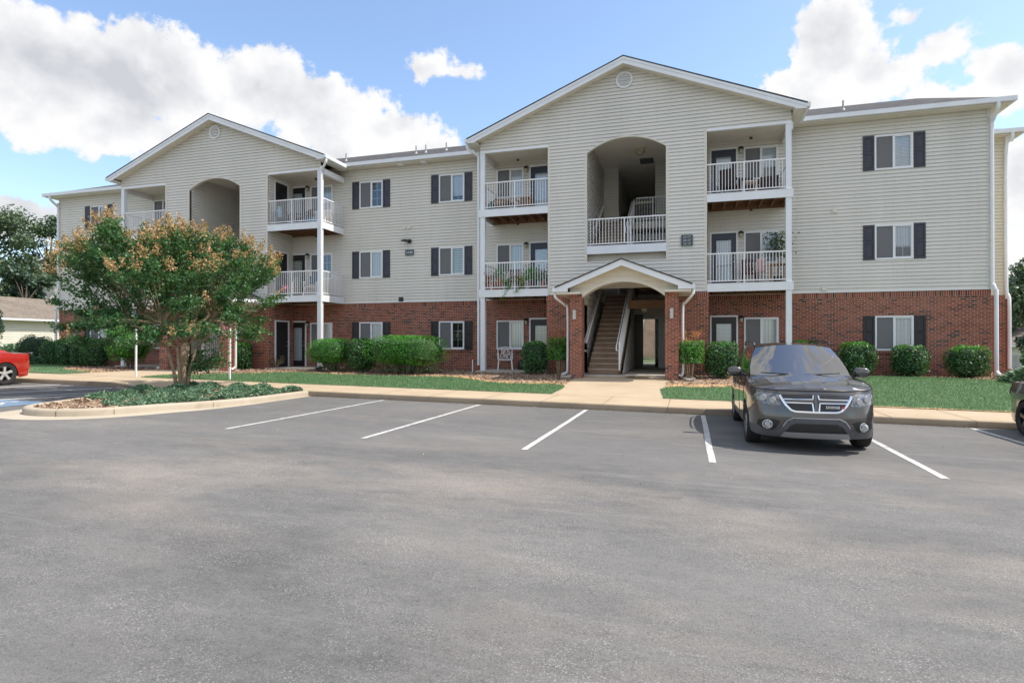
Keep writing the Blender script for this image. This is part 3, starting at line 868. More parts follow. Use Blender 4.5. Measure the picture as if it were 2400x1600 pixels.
    la.build('landing_fascia', M['fascia'], BLD)
    la = MB(); la.box(ac - aw, ac + aw, YF + .012, 22.95, 4.56, 4.62); la.box(ac - aw, ac + aw, YF + .012, 22.95, 4.40, 4.43)
    la.each('stair_landing', M['soffit'], BLD)
    la = MB(); la.box(ac - aw - .02, ac + aw + .02, YF + .30, YF + .34, 3.9, 4.40); la.build('landing_soffit', M['soffit'], BLD)
    def flight(u0, u1, ya, yb, za, zb, closed=False):
        n = round(abs(zb - za) / .18); st = MB(); tr_ = MB(); dy = (yb - ya) / n; dz = (zb - za) / n
        for k in range(n):
            y = ya + k * dy; z = za + k * dz
            bx(st, u0, u1, min(y, y + .03), max(y, y + .03), z + .002, z + dz - .04)
            bx(tr_, u0 - .02, u1 + .02, min(y - .03 * (1 if dy > 0 else -1), y + dy), max(y - .03 * (1 if dy > 0 else -1), y + dy), z + dz - .042, z + dz)
        for u in (u0 - .04, u1): 
            st.bar((X(u + .02), ya + dy * .3, za - .03), (X(u + .02), yb, zb - .1), .04, .26)
        so = st.build('staircase', M['riserwood'], BLD)
        tr_.build('treads', M['stepwood'], so)
        return so
    def handrail(u, ya, yb, za, zb, parent, ends=True, dense=True):
        h = MB(); sg = 1 if yb > ya else -1
        a = Vector((X(u), ya, za + .95)); b = Vector((X(u), yb, zb + .95))
        h.bar(a, b, .045, .05)
        if dense:
            h.bar(a - Vector((0, 0, .82)), b - Vector((0, 0, .82)), .035, .04)
            n = int((b - a).length / .12)
            for k in range(n + 1):
                e = a.lerp(b, k / n); w_ = .05 if k in (0, n) else .018
                h.box(e.x - w_ / 2, e.x + w_ / 2, e.y - w_ / 2, e.y + w_ / 2, e.z - (.95 if k == 0 else .83), e.z)
        gr = [a + Vector((-.09 * m, 0, -.06)), b + Vector((-.09 * m, 0, -.06))]
        h.tube([a + Vector((0, -.02 * sg, -.28)), a + Vector((-.09 * m, -.16 * sg, -.26)), a + Vector((-.09 * m, -.14 * sg, -.1))] + gr, .02, 8)
        h.build('handrail', M['rail'], parent, smooth=False)
    X0 = X; X = (lambda u: X0(u) + (.45 if mir else 0))
    f1 = flight(-1.18, -.15, 20.55, 25.6, -.02, F2)
    handrail(-.10, 20.45, 25.6, .12, F2, f1)
    handrail(-1.25, 20.45, 25.6, .12, F2, f1, dense=False)
    X = X0
    f2 = flight(.08, 1.30, 25.6, 22.95, F2, 4.62); handrail(.05, 25.6, 22.95, F2, 4.62, f2)
    f3 = flight(-1.30, -.08, 22.95, 25.6, 4.62, F3); handrail(-.05, 22.95, 25.6, 4.62, F3, f3)
    handrail(-1.28, 22.95, 25.6, 4.62, F3, f3, dense=False)
    # closed side of the lower flight
    w = MB(); PS = faceR(X(-.05)) if m > 0 else faceL(X(-.05))
    for k in range(24):
        za = k * .127; zb = za + .127
        y_at = lambda z: 20.6 + (z + .12) / (F2 + .02) * 5.05
        if za > 2.6: break
        w.face([PS(y_at(za), za, .02), PS(25.6, za, .02), PS(25.6, zb, 0), PS(y_at(zb), zb, 0)])
        w.face([PS(y_at(za), za, .0), PS(25.6, za, .0), PS(25.6, za, .02), PS(y_at(za), za, .02)], 1)
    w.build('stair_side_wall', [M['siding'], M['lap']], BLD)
    w = MB(); bx(w, -.05, 1.40, 22.9, 23.0, 2.38, 2.68); bx(w, -.05, 1.4, 23.0, 25.6, 2.66, 2.70)
    for y in (23.6, 24.2, 24.8): bx(w, -.05, 1.4, y, y + .04, 2.48, 2.66)
    w.build('stair_beam', M['deckwood'], BLD)
    # guard rails: landing and third floor edge
    for u0, u1, y, z in ((-aw, aw, YF + .05, 4.62), (.05, 1.40, 25.6, F3)):
        q = MB(); q.bar((X(u0), y, z + 1.0), (X(u1), y, z + 1.0), .05, .045); q.bar((X(u0), y, z + .09), (X(u1), y, z + .09), .035, .035)
        n = round((u1 - u0) / .112)
        for j in range(n + 1):
            w_ = .045 if j == n // 2 else .019; e = X(lerp(u0, u1, j / n))
            q.box(e - w_ / 2, e + w_ / 2, y - w_ / 2, y + w_ / 2, z + .10, z + .99)
        q.build('railing', M['rail'], BLD)
    # light and hatch in the arch ceiling
    l = MB(); xx = X(.35); l.box(xx - .16, xx + .16, 23.55, 23.87, 8.60, 8.74); l.box(xx - .11, xx + .11, 23.6, 23.82, 8.5, 8.6); l.build('ceiling_light', M['lampglass'], BLD)
    l = MB(); l.box(X(.5) - .28, X(.5) + .28, 25.0, 25.7, 8.715, 8.738); l.build('attic_hatch', M['screen'], BLD)
    l = MB(); xx = X(.55); l.lathe([(.001, -.12), (.1, -.1), (.14, -.03), (.14, 0)], (xx, 23.2, 2.38), 14); l.build('ceiling_light', M['lampglass'], BLD, smooth=True)
    # portico
    pc = c + (.13 if not mir else .60)
    ptz, pez = 3.80, 2.93; pw = 2.2; ps = (ptz - pez) / pw
    fy = lambda u, z, t_: (pc + u, t_, z)
    r = MB()
    for sgn in (-1, 1): r.prism([(0, ptz + .03), (sgn * (pw + .02), pez + .02), (sgn * (pw + .02), pez - .015), (0, ptz - .005)], fy, 19.36, 21.62)
    por = r.build('portico', M['shingle'], BLD)
    r = MB()
    for sgn in (-1, 1):
        r.prism([(0, ptz - .01), (sgn * pw, pez - .02), (sgn * pw, pez - .16), (sgn * (pw - .42), pez - .16), (sgn * (pw - .42), pez - .21 + .42 * ps), (0, ptz - .21)], fy, 19.40, 19.44)
    r.build('rake_board', M['fascia'], por)
    r = MB()
    def plim(z):
        w = min(1.78, max(0, (ptz - .13 - z) / ps)); return (pc - w, pc + w)
    clad(r, front(19.80), pc - 1.78, pc + 1.78, 2.72, ptz - .14, [(pc - 1.36, pc + 1.36, 2.5, 3.10, NARC(pc, 1.36, 2.60, .50))], lim=plim, pitch=.19, lap=.022)
    r.build('portico_gable', [M['cream'], M['lap']], por)
    t = MB(); ahp, awp = .50, 1.36; rr = (awp * awp + ahp * ahp) / (2 * ahp); rows = []
    for k in range(25):
        x = lerp(-awp, awp, k / 24); z = 2.60 + ahp - rr + math.sqrt(rr * rr - x * x)
        rows.append([(pc + x, 19.775, z), (pc + x, 20.2, z), (pc + x, 20.2, z + .03), (pc + x, 19.775, z + .10), (pc + x, 19.775, z)])
    t.grid(rows); t.build('portico_arch', M['soffit'], por)
    s = MB()
    for sgn in (-1, 1):
        s.prism([(0, ptz - .14), (sgn * pw, pez - .14), (sgn * pw, pez - .16), (0, ptz - .16)], fy, 19.445, 21.6)
        s.box(min(pc + sgn * 1.36, pc + sgn * (pw - .02)), max(pc + sgn * 1.36, pc + sgn * (pw - .02)), 19.445, 21.6, 2.70, 2.76)
    s.each('soffit', M['soffit'], por)
    for sgn in (-1, 1):
        b = MB(); x0_ = pc + sgn * 1.36; x1_ = pc + sgn * 1.79
        b.box(min(x0_, x1_), max(x0_, x1_), 19.80, 20.25, -.25, 2.75); pi = b.build('pier', M['brick'], por)
        l = MB(); xm = (x0_ + x1_) / 2 + (-.04 if sgn < 0 else .0)
        l.box(xm - .05, xm + .05, 19.70, 19.80, 1.86, 2.18); l.build('pier_lamp', M['greylamp'], pi)
        b = MB(); b.box(min(x0_, x1_) + .05, max(x0_, x1_) - .05, 20.25, YF, -.2, 2.70) if sgn > 0 and False else b.box(min(x0_, x1_) + .1, max(x0_, x1_) - .1, 20.3, YF, 2.45, 2.70)
        b.build('portico_beam', M['soffit'], por)
        g = MB(); a, b_ = pc + sgn * pw, pc + sgn * (pw + .10)
        g.box(min(a, b_), max(a, b_), 19.38, 21.55, pez - .15, pez - .02)
        g.build('gutter', M['fascia'], por)
        d = MB(); xa = pc + sgn * (pw + .05); xb = pc + sgn * 1.92; y_ = 19.55
        pts = [(xa, y_, pez - .14), (xa, y_, pez - .26), (lerp(xa, xb, .15), y_ + .03, pez - .36), (lerp(xa, xb, .8), y_ + .5, pez - .58), (xb, y_ + .55, pez - .75), (xb, y_ + .55, .22), (xb - .02, y_ + .52, .06), (xb - .06 - .1 * (sgn < 0), y_ + .38, -.02)]
        d.tube(catmull(pts, 4), .042, 8); d.build('downspout', M['white'], por, smooth=True)
    # threshold mat
    if not mir:
        mt = MB(); mt.box(X(.15), X(.95), 19.93, 20.28, -.03, -.012); mt.build('threshold_plate', M['cream'], BLD)
gable(C1, True); gable(C2, False)

# storage doors on the side walls of the left gable's right balcony
for z in (F3, F2, 0):
    PD = faceR(C1 + (2.85 if z else 2.9))
    lite_door(PD, 22.02, 22.98, z, M['blackdoor'], 'dark', True, lit=False)

# downspouts
def spout(pts, r=.05, mat='fascia'):
    d = MB(); d.tube(catmull(pts, 4), r, 8); return d.build('downspout', M[mat], BLD, smooth=True)
gx = C1 + TIPX + .05
spout([(gx, 21.32, 8.82), (gx, 21.32, 8.68), (gx - .06, 21.34, 8.58), (gx - .32, 21.5, 8.40), (gx - .37, 21.52, 8.2), (gx - .37, 21.52, 4), (gx - .37, 21.52, .2), (gx - .37, 21.48, .05), (gx - .37, 21.36, -.04)], .052, 'white')
gx = C2 - TIPX - .05
spout([(gx, 21.32, 8.82), (gx, 21.34, 8.66), (gx + .05, 21.4, 8.56), (gx + .28, 21.72, 8.42), (gx + .32, 21.76, 8.2), (gx + .32, 21.76, 4), (gx + .32, 21.76, .2)], .05)
spout([(9.62, 22.83, 8.88), (9.62, 22.83, 8.75), (9.62, 22.9, 8.65), (9.62, 23.22, 8.4), (9.62, 23.26, 8.2), (9.62, 23.26, 3.2), (9.62, 23.24, 3.05), (9.68, 23.2, 2.8), (9.70, 23.2, 2.6), (9.70, 23.2, .3), (9.70, 23.16, .1), (9.7, 22.95, .0)], .062)
spout([(-32.5, 22.83, 8.88), (-32.5, 22.83, 8.75), (-32.5, 22.9, 8.65), (-32.5, 23.22, 8.4), (-32.5, 23.26, 8.2), (-32.5, 23.26, 3.2), (-32.55, 23.2, 2.8), (-32.55, 23.2, .2)], .06)
spout([(11.5, 26.24, 8.88), (11.5, 26.3, 8.6), (11.45, 26.6, 8.4), (11.45, 26.62, 3.1), (11.5, 26.54, 2.75), (11.5, 26.54, .1)], .06)
# dryer vents, roof-edge lamps, flood light
for u, z in ((-11.95, 6.12), (-11.7, 6.12), (-12.1, 2.98), (4.95, 5.75), (4.6, 2.99)):
    d = MB(); d.box(u - .11, u + .11, YW - .035, YW, z - .1, z + .1); d.box(u - .07, u + .07, YW - .085, YW - .035, z - .07, z + .05)
    d.build('dryer_vent', M['siding'] if u != -12.1 else M['blackmetal'], BLD)
for u in (-12.0, -10.9):
    d = MB(); d.box(u - .12, u + .12, 22.96, 23.2, TOPW - .05, TOPW); d.build('soffit_lamp', M['white'], BLD)
d = MB(); d.box(-11.74, -11.6, YW - .12, YW, 5.42, 5.58); d.bar((-11.7, YW - .14, 5.5), (-11.86, YW - .26, 5.52), .12, .1); d.bar((-11.84, YW - .25, 5.52), (-11.95, YW - .32, 5.50), .07, .06)
d.build('flood_light', M['blackmetal'], BLD)
for c_, sg in ((C1, 1), (C2, -1), (C2, 1)):
    for z in (8.50, F3 - .34):
        d = MB(); d.lathe([(.001, -.06), (.05, -.05), (.06, 0)], (c_ + sg * 4.4, 22.9, z), 10); d.build('sprinkler_head', M['blackmetal'], BLD, smooth=True)
# ---------------------------------------------------------------- ground
def lot(s): return -.597 - .0155 * max(-60, min(40, s))
def dip(s): return max(0., min(1., (s + 17.3) / .9, (-13.9 - s) / .7))
def gz(s, y):
    if y < 14.2: return lot(s)
    a = lot(s) + .14 * (1 - dip(s) * (1 - sstep(14.2, 15.9, y)))
    z = lerp(a, -.07, max(0., min(1., (y - 16.2) / 4.4)))
    return z + .68 * sstep(-34, -45, s) * sstep(15, 19, y) - 1.5 * sstep(14, 24, s) * sstep(20, 40, y)
def struct(o): return tag(o, kind='structure')
def sheet(name, poly, mat, dz=.0, step=.6, zf=gz, keep=None):
    v, f = fill(poly, step)
    m = MB(); m.v = [(x, y, zf(x, y) + dz) for x, y in v]
    m.f = list(f); m.m = [0] * len(f)
    return struct(m.build(name, mat, None, smooth=True, sharp=None))
xs = [-1500, -400, -150, -110, -80, -60] + [-58 + 2 * k for k in range(52)] + [60, 80, 150, 400, 1500]
ys = [-1500, -400, -100, -40, 0, 14.18, 14.22, 16.2, 18, 20.6, 23, 26, 30, 36, 44, 60, 90, 150, 400, 1500]
g = MB(); g.grid([[(x, y, (lot(x) - .3) if y < 14.2 else gz(x, y) - .06) for x in xs] for y in ys])
struct(g.build('ground', M['dirt'], None, smooth=True, sharp=None))
g = MB(); xa = [-120, -60] + [-56 + 4 * k for k in range(24)] + [40, 90]
g.grid([[(x, y, lot(x)) for x in xa] for y in (-60, -20, 0, 8, 14.21)])
struct(g.build('parking_lot', M['asphalt'], None, smooth=True, sharp=None))
# kerb and pavement
kx = [-60 + .4 * k for k in range(251)]
kx = [x for x in kx]
g = MB()
kh = lambda x: max(.004, .14 * (1 - dip(x)))
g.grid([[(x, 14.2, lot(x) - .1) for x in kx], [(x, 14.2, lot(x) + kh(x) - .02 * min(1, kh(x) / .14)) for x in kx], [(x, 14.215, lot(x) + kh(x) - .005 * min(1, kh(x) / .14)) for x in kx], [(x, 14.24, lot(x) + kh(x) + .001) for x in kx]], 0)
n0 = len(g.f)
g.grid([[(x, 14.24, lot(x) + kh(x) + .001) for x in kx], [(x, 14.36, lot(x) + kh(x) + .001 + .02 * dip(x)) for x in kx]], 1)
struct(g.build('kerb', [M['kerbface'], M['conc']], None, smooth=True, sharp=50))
g = MB(); g.grid([[(x, y, gz(x, y) + .003) for x in kx] for y in (14.36, 14.8, 15.2, 15.6, 16.0, 16.28)])
struct(g.build('sidewalk', M['conc'], None, smooth=True, sharp=None))
j = MB(); x = -58.25
while x < 30:
    if not (-17.2 < x < -14): j.face([(x, 14.21, gz(x, 14.25) + .006), (x + .014, 14.21, gz(x, 14.25) + .006), (x + .014, 16.27, gz(x, 16.27) + .006), (x, 16.27, gz(x, 16.27) + .006)])
    x += 1.52
for y in (18.3,): j.face([(-3.7, y, gz(-2, y) + .012), (-.7, y, gz(-2, y) + .012), (-.7, y + .014, gz(-2, y + .014) + .012), (-3.7, y + .014, gz(-2, y + .014) + .012)])
x = -58.25
while x < 30:     # joints down the kerb face
    if not (-17.4 < x < -13.8): j.face([(x, 14.198, lot(x)), (x + .012, 14.198, lot(x)), (x + .012, 14.198, lot(x) + .13), (x, 14.198, lot(x) + .13)])
    x += 3.04
struct(j.build('pavement_joints', M['joint']))
struct(sheet('walkway', [(-3.72, 16.26), (-.69, 16.26), (-.69, 20.5), (-3.72, 20.5)], M['conc'], .006, .5))
struct(sheet('walkway', [(-22.5, 16.26), (-18.75, 16.26), (-18.6, 17.6), (-18.1, 19.9), (-18.1, 20.5), (-21.9, 20.5), (-22.3, 18)], M['conc'], .006, .5))
# planting beds, sandy edge, lawns
BEDS = [[(-18.62, 17.0), (-3.72, 17.0), (-3.72, 20.3), (-5.1, 21.62), (-5.1, 23.32), (-18, 23.32), (-18.1, 20.4)],
        [(-.69, 17.4), (16, 17.4), (16, 26.6), (9.6, 26.6), (9.6, 23.3), (.6, 23.3), (-.3, 20.3), (-.69, 20.2)],
        [(-34.5, 17.4), (-22.35, 17.4), (-21.9, 20.4), (-23.3, 23.3), (-32.5, 23.3), (-34.5, 25)]]
for b in BEDS: sheet('mulch_bed', b, M['mulch'], .003, .5)
LAWNS = [[(-18.74, 16.29), (-18.6, 17.5), (-17.8, 17.7), (-16.9, 18.5), (-15.9, 19.0), (-14.7, 19.7), (-13, 19.3), (-10.8, 19.15), (-8.9, 19.25), (-7.9, 19.2), (-6.9, 18.6), (-6.2, 18.2), (-5.4, 18.05), (-3.74, 18.0), (-3.74, 16.29)],
         [(-.67, 16.29), (-.67, 18.15), (1.0, 18.5), (2.3, 19.6), (3.3, 21.2), (4.4, 21.95), (5.5, 22.15), (7.0, 22.1), (8.0, 21.4), (8.7, 20.8), (9.5, 20.3), (11, 20), (16, 19.5), (16, 16.29)],
         [(-45, 16.29), (-45, 27), (-36, 26.5), (-33.6, 24.2), (-32.2, 23.6), (-30.6, 23.0), (-29.2, 21.6), (-27.9, 20.3), (-26.5, 19.2), (-25, 18.4), (-23.8, 17.9), (-22.75, 17.6), (-22.52, 16.29)]]
rr = random.Random(3)
def wig(p):
    q = catmull(p + [p[0]], 5)[:-1]
    return [(x + (rr.uniform(-.05, .05) if 16.5 < y else 0), y + (rr.uniform(-.05, .05) if 16.5 < y else 0)) for x, y in q]
SMOOTH = []
for L_ in LAWNS:
    # straight along the pavement and walkway, wandering on the bed side
    q = [p for p in L_]
    s_ = [(x, min(y + .55, 26.9) if y > 17 else y) for x, y in q]
    sheet('sandy_edge', wig_poly := [(x + rr.uniform(-.04, .04) if y > 17.2 else x, y) for x, y in catmull(s_, 4)], M['sand'], .0055, .5)
    p = [(x + (rr.uniform(-.04, .04) if y > 17.2 else 0), y + (rr.uniform(-.05, .05) if y > 17.2 else 0)) for x, y in catmull(q, 4)]
    SMOOTH.append(p)
    sheet('lawn', p, M['grass'], .013, .5)
# worn dry edge where the right lawn meets the pavement
q = [(2.2, 16.28)] + [(2.4 + .25 * k, 16.30 + rr.uniform(.0, .10)) for k in range(30)] + [(9.9, 16.28)]
struct(sheet('sandy_edge', q, M['sand'], .020, None))
# stall lines
def line(p, q, w, mat='paint', dz=.005):
    p = Vector(p); q = Vector(q); d = (q - p).normalized(); n = Vector((-d.y, d.x)) * (w / 2); m = MB(); K = 10; rows = []
    for k in range(K + 1):
        c = p.lerp(q, k / K); j_ = rr.uniform(-.006, .006)
        rows.append([(c.x - n.x + j_, c.y - n.y, lot(c.x) + dz), (c.x + n.x + j_, c.y + n.y, lot(c.x) + dz)])
    m.grid(rows); return struct(m.build('stall_line', M[mat]))
for s_ in (-7.82, -5.10, -2.37, .30, 3.03, 5.47, 8.2): line((s_ + (.0 if s_ < 5 else .03), 8.5), (s_, 14.08), .095)
for p_, q_ in (((-19.3, 8.6), (-16.95, 13.75)), ((-17.9, 7.6), (-15.5, 13.4)), ((-20.6, 8.6), (-19.5, 14.05)), ((-23.4, 8.8), (-23.2, 14.05)), ((-17.3, 7.6), (-14.9, 13.0))): line(p_, q_, .15, 'freshpaint', .009)
m = MB(); cx, cy_ = -15.35, 9.55
def lp(x, y, dz): return (x, y, lot(x) + dz)
m.face([lp(cx - .75, cy_ - .75, .0045), lp(cx + .75, cy_ - .75, .0045), lp(cx + .75, cy_ + .75, .0045), lp(cx - .75, cy_ + .75, .0045)], 0)
K = 20
for k in range(K):
    a, b = [2 * math.pi * (k + i) / K * .8 for i in (0, 1)]
    m.face([lp(cx - .08 + r_ * math.cos(t), cy_ - .15 + r_ * math.sin(t), .008) for r_, t in ((.30, a), (.38, a), (.38, b), (.30, b))], 1)
m.face([lp(cx - .1 + .09 * math.cos(t), cy_ + .5 + .09 * math.sin(t), .008) for t in [2 * math.pi * k / 12 for k in range(12)]], 1)
m.face([lp(cx - .14, cy_ - .1, .009), lp(cx - .04, cy_ - .1, .009), lp(cx - .06, cy_ + .4, .009), lp(cx - .15, cy_ + .4, .009)], 1)
m.face([lp(cx - .1, cy_ - .1, .0095), lp(cx + .32, cy_ - .1, .0095), lp(cx + .45, cy_ - .5, .0095), lp(cx + .52, cy_ - .46, .0095), lp(cx + .38, cy_ - .02, .0095), lp(cx - .1, cy_ - .02, .0095)], 1)
struct(m.build('accessible_parking_symbol', [M['bluepaint'], M['paint']]))
# kerbed island
ISL = catmull([(-10.25, 14.22), (-10.25, 13.0), (-10.27, 11.9), (-10.55, 10.8), (-10.88, 10.1), (-11.15, 9.4), (-11.42, 8.9), (-11.85, 8.56), (-12.35, 8.43), (-12.85, 8.52), (-13.2, 8.8), (-13.45, 9.35), (-13.8, 10.5), (-14.15, 12), (-14.3, 13.2), (-14.3, 14.22)], 5)
def offs(path, d):
    out = []
    for k, p in enumerate(path):
        a = Vector(path[max(k - 1, 0)]); b = Vector(path[min(k + 1, len(path) - 1)]); t = (b - a).normalized()
        out.append((p[0] + t.y * -d, p[1] + t.x * d))     # left of travel = inside
    return out
prof = [(0., -.1), (.0, .095), (.012, .125), (.04, .148), (.08, .155), (.13, .15), (.17, .13), (.175, .0)]
g = MB(); g.grid([[(x, y, lot(x) + h) for (x, y) in offs(ISL, -o)] for o, h in prof])
struct(g.build('island_kerb', M['kerb'], None, smooth=True, sharp=60))
g = MB(); j = 0
pw_ = [lerp(.10, .48, sstep(12.6, 9.6, y)) * lerp(1, .35, sstep(-13.1, -13.8, x)) for x, y in ISL]
o1 = [offs(ISL, w)[k] for k, w in enumerate(pw_)]
g.grid([[(x, y, lot(x) + .006) for x, y in ISL], [(x, y, lot(x) + .004) for x, y in o1]])
struct(g.build('gutter_pan', M['pan'], None))
ISIN = offs(ISL, -.17)
ISIN = [(p[0], p[1]) for p in ISIN]
sheet('mulch_bed', ISIN, M['mulch'], 0, .35, lambda x, y: lot(x) + .115 + .05 * sstep(9, 12, y))
j = MB()
for k in (14, 27, 36, 45):
    a = Vector(offs(ISL, .001)[k]); b = Vector(offs(ISL, -.17)[k])
    t = Vector((ISL[k + 1][0] - ISL[k][0], ISL[k + 1][1] - ISL[k][1])).normalized() * .008
    for o, h, o2, h2 in ((.003, -.05, .003, .10), (.003, .10, -.05, .156), (-.05, .156, -.14, .153)):
        p = Vector(offs(ISL, o)[k]); q = Vector(offs(ISL, o2)[k])
        j.face([(p.x - t.x, p.y - t.y, lot(p.x) + h + .003), (p.x + t.x, p.y + t.y, lot(p.x) + h + .003), (q.x + t.x, q.y + t.y, lot(q.x) + h2 + .003), (q.x - t.x, q.y - t.y, lot(q.x) + h2 + .003)])
struct(j.build('pavement_joints', M['joint']))
# ---------------------------------------------------------------- vegetation
NR = np.random.RandomState(11)
def quad_mesh(name, V, U, mats, mi=None, smooth=False):
    """V (N,4,3) quads, U (N,) random value per quad in uv.x"""
    n = len(V); me = bpy.data.meshes.new(name)
    me.vertices.add(4 * n); me.vertices.foreach_set('co', V.reshape(-1).astype(np.float32))
    me.loops.add(4 * n); me.loops.foreach_set('vertex_index', np.arange(4 * n, dtype=np.int32))
    me.polygons.add(n); me.polygons.foreach_set('loop_start', np.arange(0, 4 * n, 4, dtype=np.int32))
    me.polygons.foreach_set('loop_total', np.full(n, 4, np.int32))
    if mi is not None: me.polygons.foreach_set('material_index', mi.astype(np.int32))
    uv = np.zeros((4 * n, 2), np.float32); uv[:, 0] = np.repeat(U, 4); uv[:, 1] = np.tile([0, .5, 1, .5], n)
    me.uv_layers.new(name='UVMap').data.foreach_set('uv', uv.ravel())
    for m in (mats if isinstance(mats, (list, tuple)) else [mats]): me.materials.append(m)
    me.update(calc_edges=True); me.validate()
    return me
def unit(a): return a / (np.linalg.norm(a, axis=1, keepdims=True) + 1e-9)
def leafquads(P, Nm, L, W, spread=.7, fold=.0):
    """diamond leaves at P facing roughly along Nm"""
    n = len(P)
    N2 = unit(Nm + NR.normal(0, spread, (n, 3)))
    T = unit(np.cross(N2, NR.normal(0, 1, (n, 3)))); B = np.cross(N2, T)
    L = (np.ones(n) * L * NR.uniform(.7, 1.25, n))[:, None]; W = (np.ones(n) * W * NR.uniform(.75, 1.2, n))[:, None]
    V = np.stack([P - T * L / 2, P + B * W / 2 + N2 * W * fold, P + T * L / 2, P - B * W / 2 + N2 * W * fold], 1)
    return V
def meshobj(name, me, parent=None):
    o = bpy.data.objects.new(name, me); COL.objects.link(o)
    if parent: o.parent = parent
    return o
def lumps(D, k=9, amp=.12, seed=0):
    r = np.random.RandomState(seed); s = np.zeros(len(D))
    for _ in range(k): s += np.sin(D @ r.normal(0, 4.5, 3) + r.uniform(0, 6.28))
    return 1 + amp * s / math.sqrt(k)
def superdir(n):
    D = unit(NR.normal(0, 1, (n, 3))); return D
def supersurf(D, ex, e):
    q = (np.abs(D / np.array(ex)) ** e).sum(1) ** (-1 / e)
    return D * q[:, None]

def bush(name, w, d, h, n, leafmat, topmat, seed, e=3.6, leaf=.055, topfrac=.0, core='core', lift=.06, stems=5, flat=1.0, amp=.10, gap=.0, shell=.24):
    """foliage + stem parts in local coordinates, base at the origin"""
    root = thing(name, None, None, (0, 0, 0), None, False)
    D = superdir(n); ex = (w / 2, d / 2, (h - lift) / 2)
    S = supersurf(D, ex, e) * lumps(D, 9, amp, seed)[:, None]
    S *= (1 - shell * NR.rand(n) ** 2)[:, None]
    if gap:
        keep = lumps(D, 7, 1, seed + 5) > (1 - 1.0 + gap); S = S[keep]; D = D[keep]
    P = S + np.array([0, 0, lift + (h - lift) / 2]); P[:, 2] = np.maximum(P[:, 2], .03)
    Nm = unit(S / (np.array(ex) ** 2))
    V = leafquads(P, Nm, leaf, leaf * .6, .75, .12)
    top = (P[:, 2] > h * (1 - topfrac) + NR.normal(0, .05 * h, len(P))).astype(int) if topfrac else np.zeros(len(P), int)
    if topfrac: top |= (NR.rand(len(P)) < .07).astype(int)
    me = quad_mesh('foliage', V, NR.rand(len(P)), [M[leafmat], M[topmat]], top)
    meshobj('foliage', me, root)
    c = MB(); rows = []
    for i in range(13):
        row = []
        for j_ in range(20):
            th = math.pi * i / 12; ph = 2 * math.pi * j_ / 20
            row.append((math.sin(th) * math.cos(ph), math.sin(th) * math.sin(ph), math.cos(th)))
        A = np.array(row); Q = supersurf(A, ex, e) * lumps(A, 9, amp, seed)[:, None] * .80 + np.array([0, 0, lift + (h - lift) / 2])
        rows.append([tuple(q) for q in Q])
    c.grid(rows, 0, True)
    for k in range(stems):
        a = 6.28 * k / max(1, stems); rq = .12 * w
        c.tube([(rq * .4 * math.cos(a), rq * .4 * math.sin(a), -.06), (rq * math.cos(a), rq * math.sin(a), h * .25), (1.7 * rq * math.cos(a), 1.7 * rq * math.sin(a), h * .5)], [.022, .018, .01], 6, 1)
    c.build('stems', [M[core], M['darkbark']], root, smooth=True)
    return root
def place(root, x, y, rz, label, cat='shrub', group=None, s=(1, 1, 1), z=None):
    root.location = (x, y, (gz(x, y) if z is None else z)); root.rotation_euler = (0, 0, rz); root.scale = s
    return tag(root, label, cat, group)

# ---- clipped hollies
HG = 'clipped dark holly shrubs along the brick wall'
h0 = bush('holly_shrub', .98, .92, 1.14, 2600, 'holly', 'freshleaf', 1, 5.0, .078, .10, amp=.06)
h1 = bush('holly_shrub', 1.0, .94, 1.14, 2600, 'holly', 'freshleaf', 2, 4.6, .078, .03, amp=.07)
place(h0, 5.42, 22.35, .4, 'dark holly shrub between the grey car and the ground floor window with black shutters', 'shrub', HG)
place(h1, 1.02, 20.55, .2, 'glossy holly shrub beside the right portico pier, next to the orange tipped bush', 'shrub', HG, (1.0, 1, 1.02))
for src, x, y, rz, lb, sc in ((h0, 3.72, 22.45, 1.9, 'holly shrub mostly hidden behind the roof of the grey car', (1, 1, 1.05)),
        (h1, 6.98, 22.45, 2.6, 'holly shrub directly below the right shutter of the rightmost ground floor window', (1.0, 1.0, .92)),
        (h0, 8.50, 22.2, 3.6, 'flat topped holly shrub standing alone in front of plain brick near the corner downspout', (1.05, 1.05, .90)),
        (h1, 10.55, 22.4, 4.4, 'holly shrub beyond the building corner above the low juniper', (1.05, 1.0, .80)),
        (h1, -5.42, 20.85, 5.1, 'dark holly shrub in front of the ground floor door left of the portico', (.84, .95, 1.03)),
        (h0, -19.05 + .35, 21.15, 2.2, 'round holly shrub by the brick wall behind the white sign pole', (.95, .95, 1.0)),
        (h1, -12.42, 20.6, .9, 'dark holly shrub squeezed between the two bright green clipped hedges', (1.05, .9, 1.14))):
    c = copy_tree(src); place(c, x, y, rz, lb, 'shrub', HG, sc)
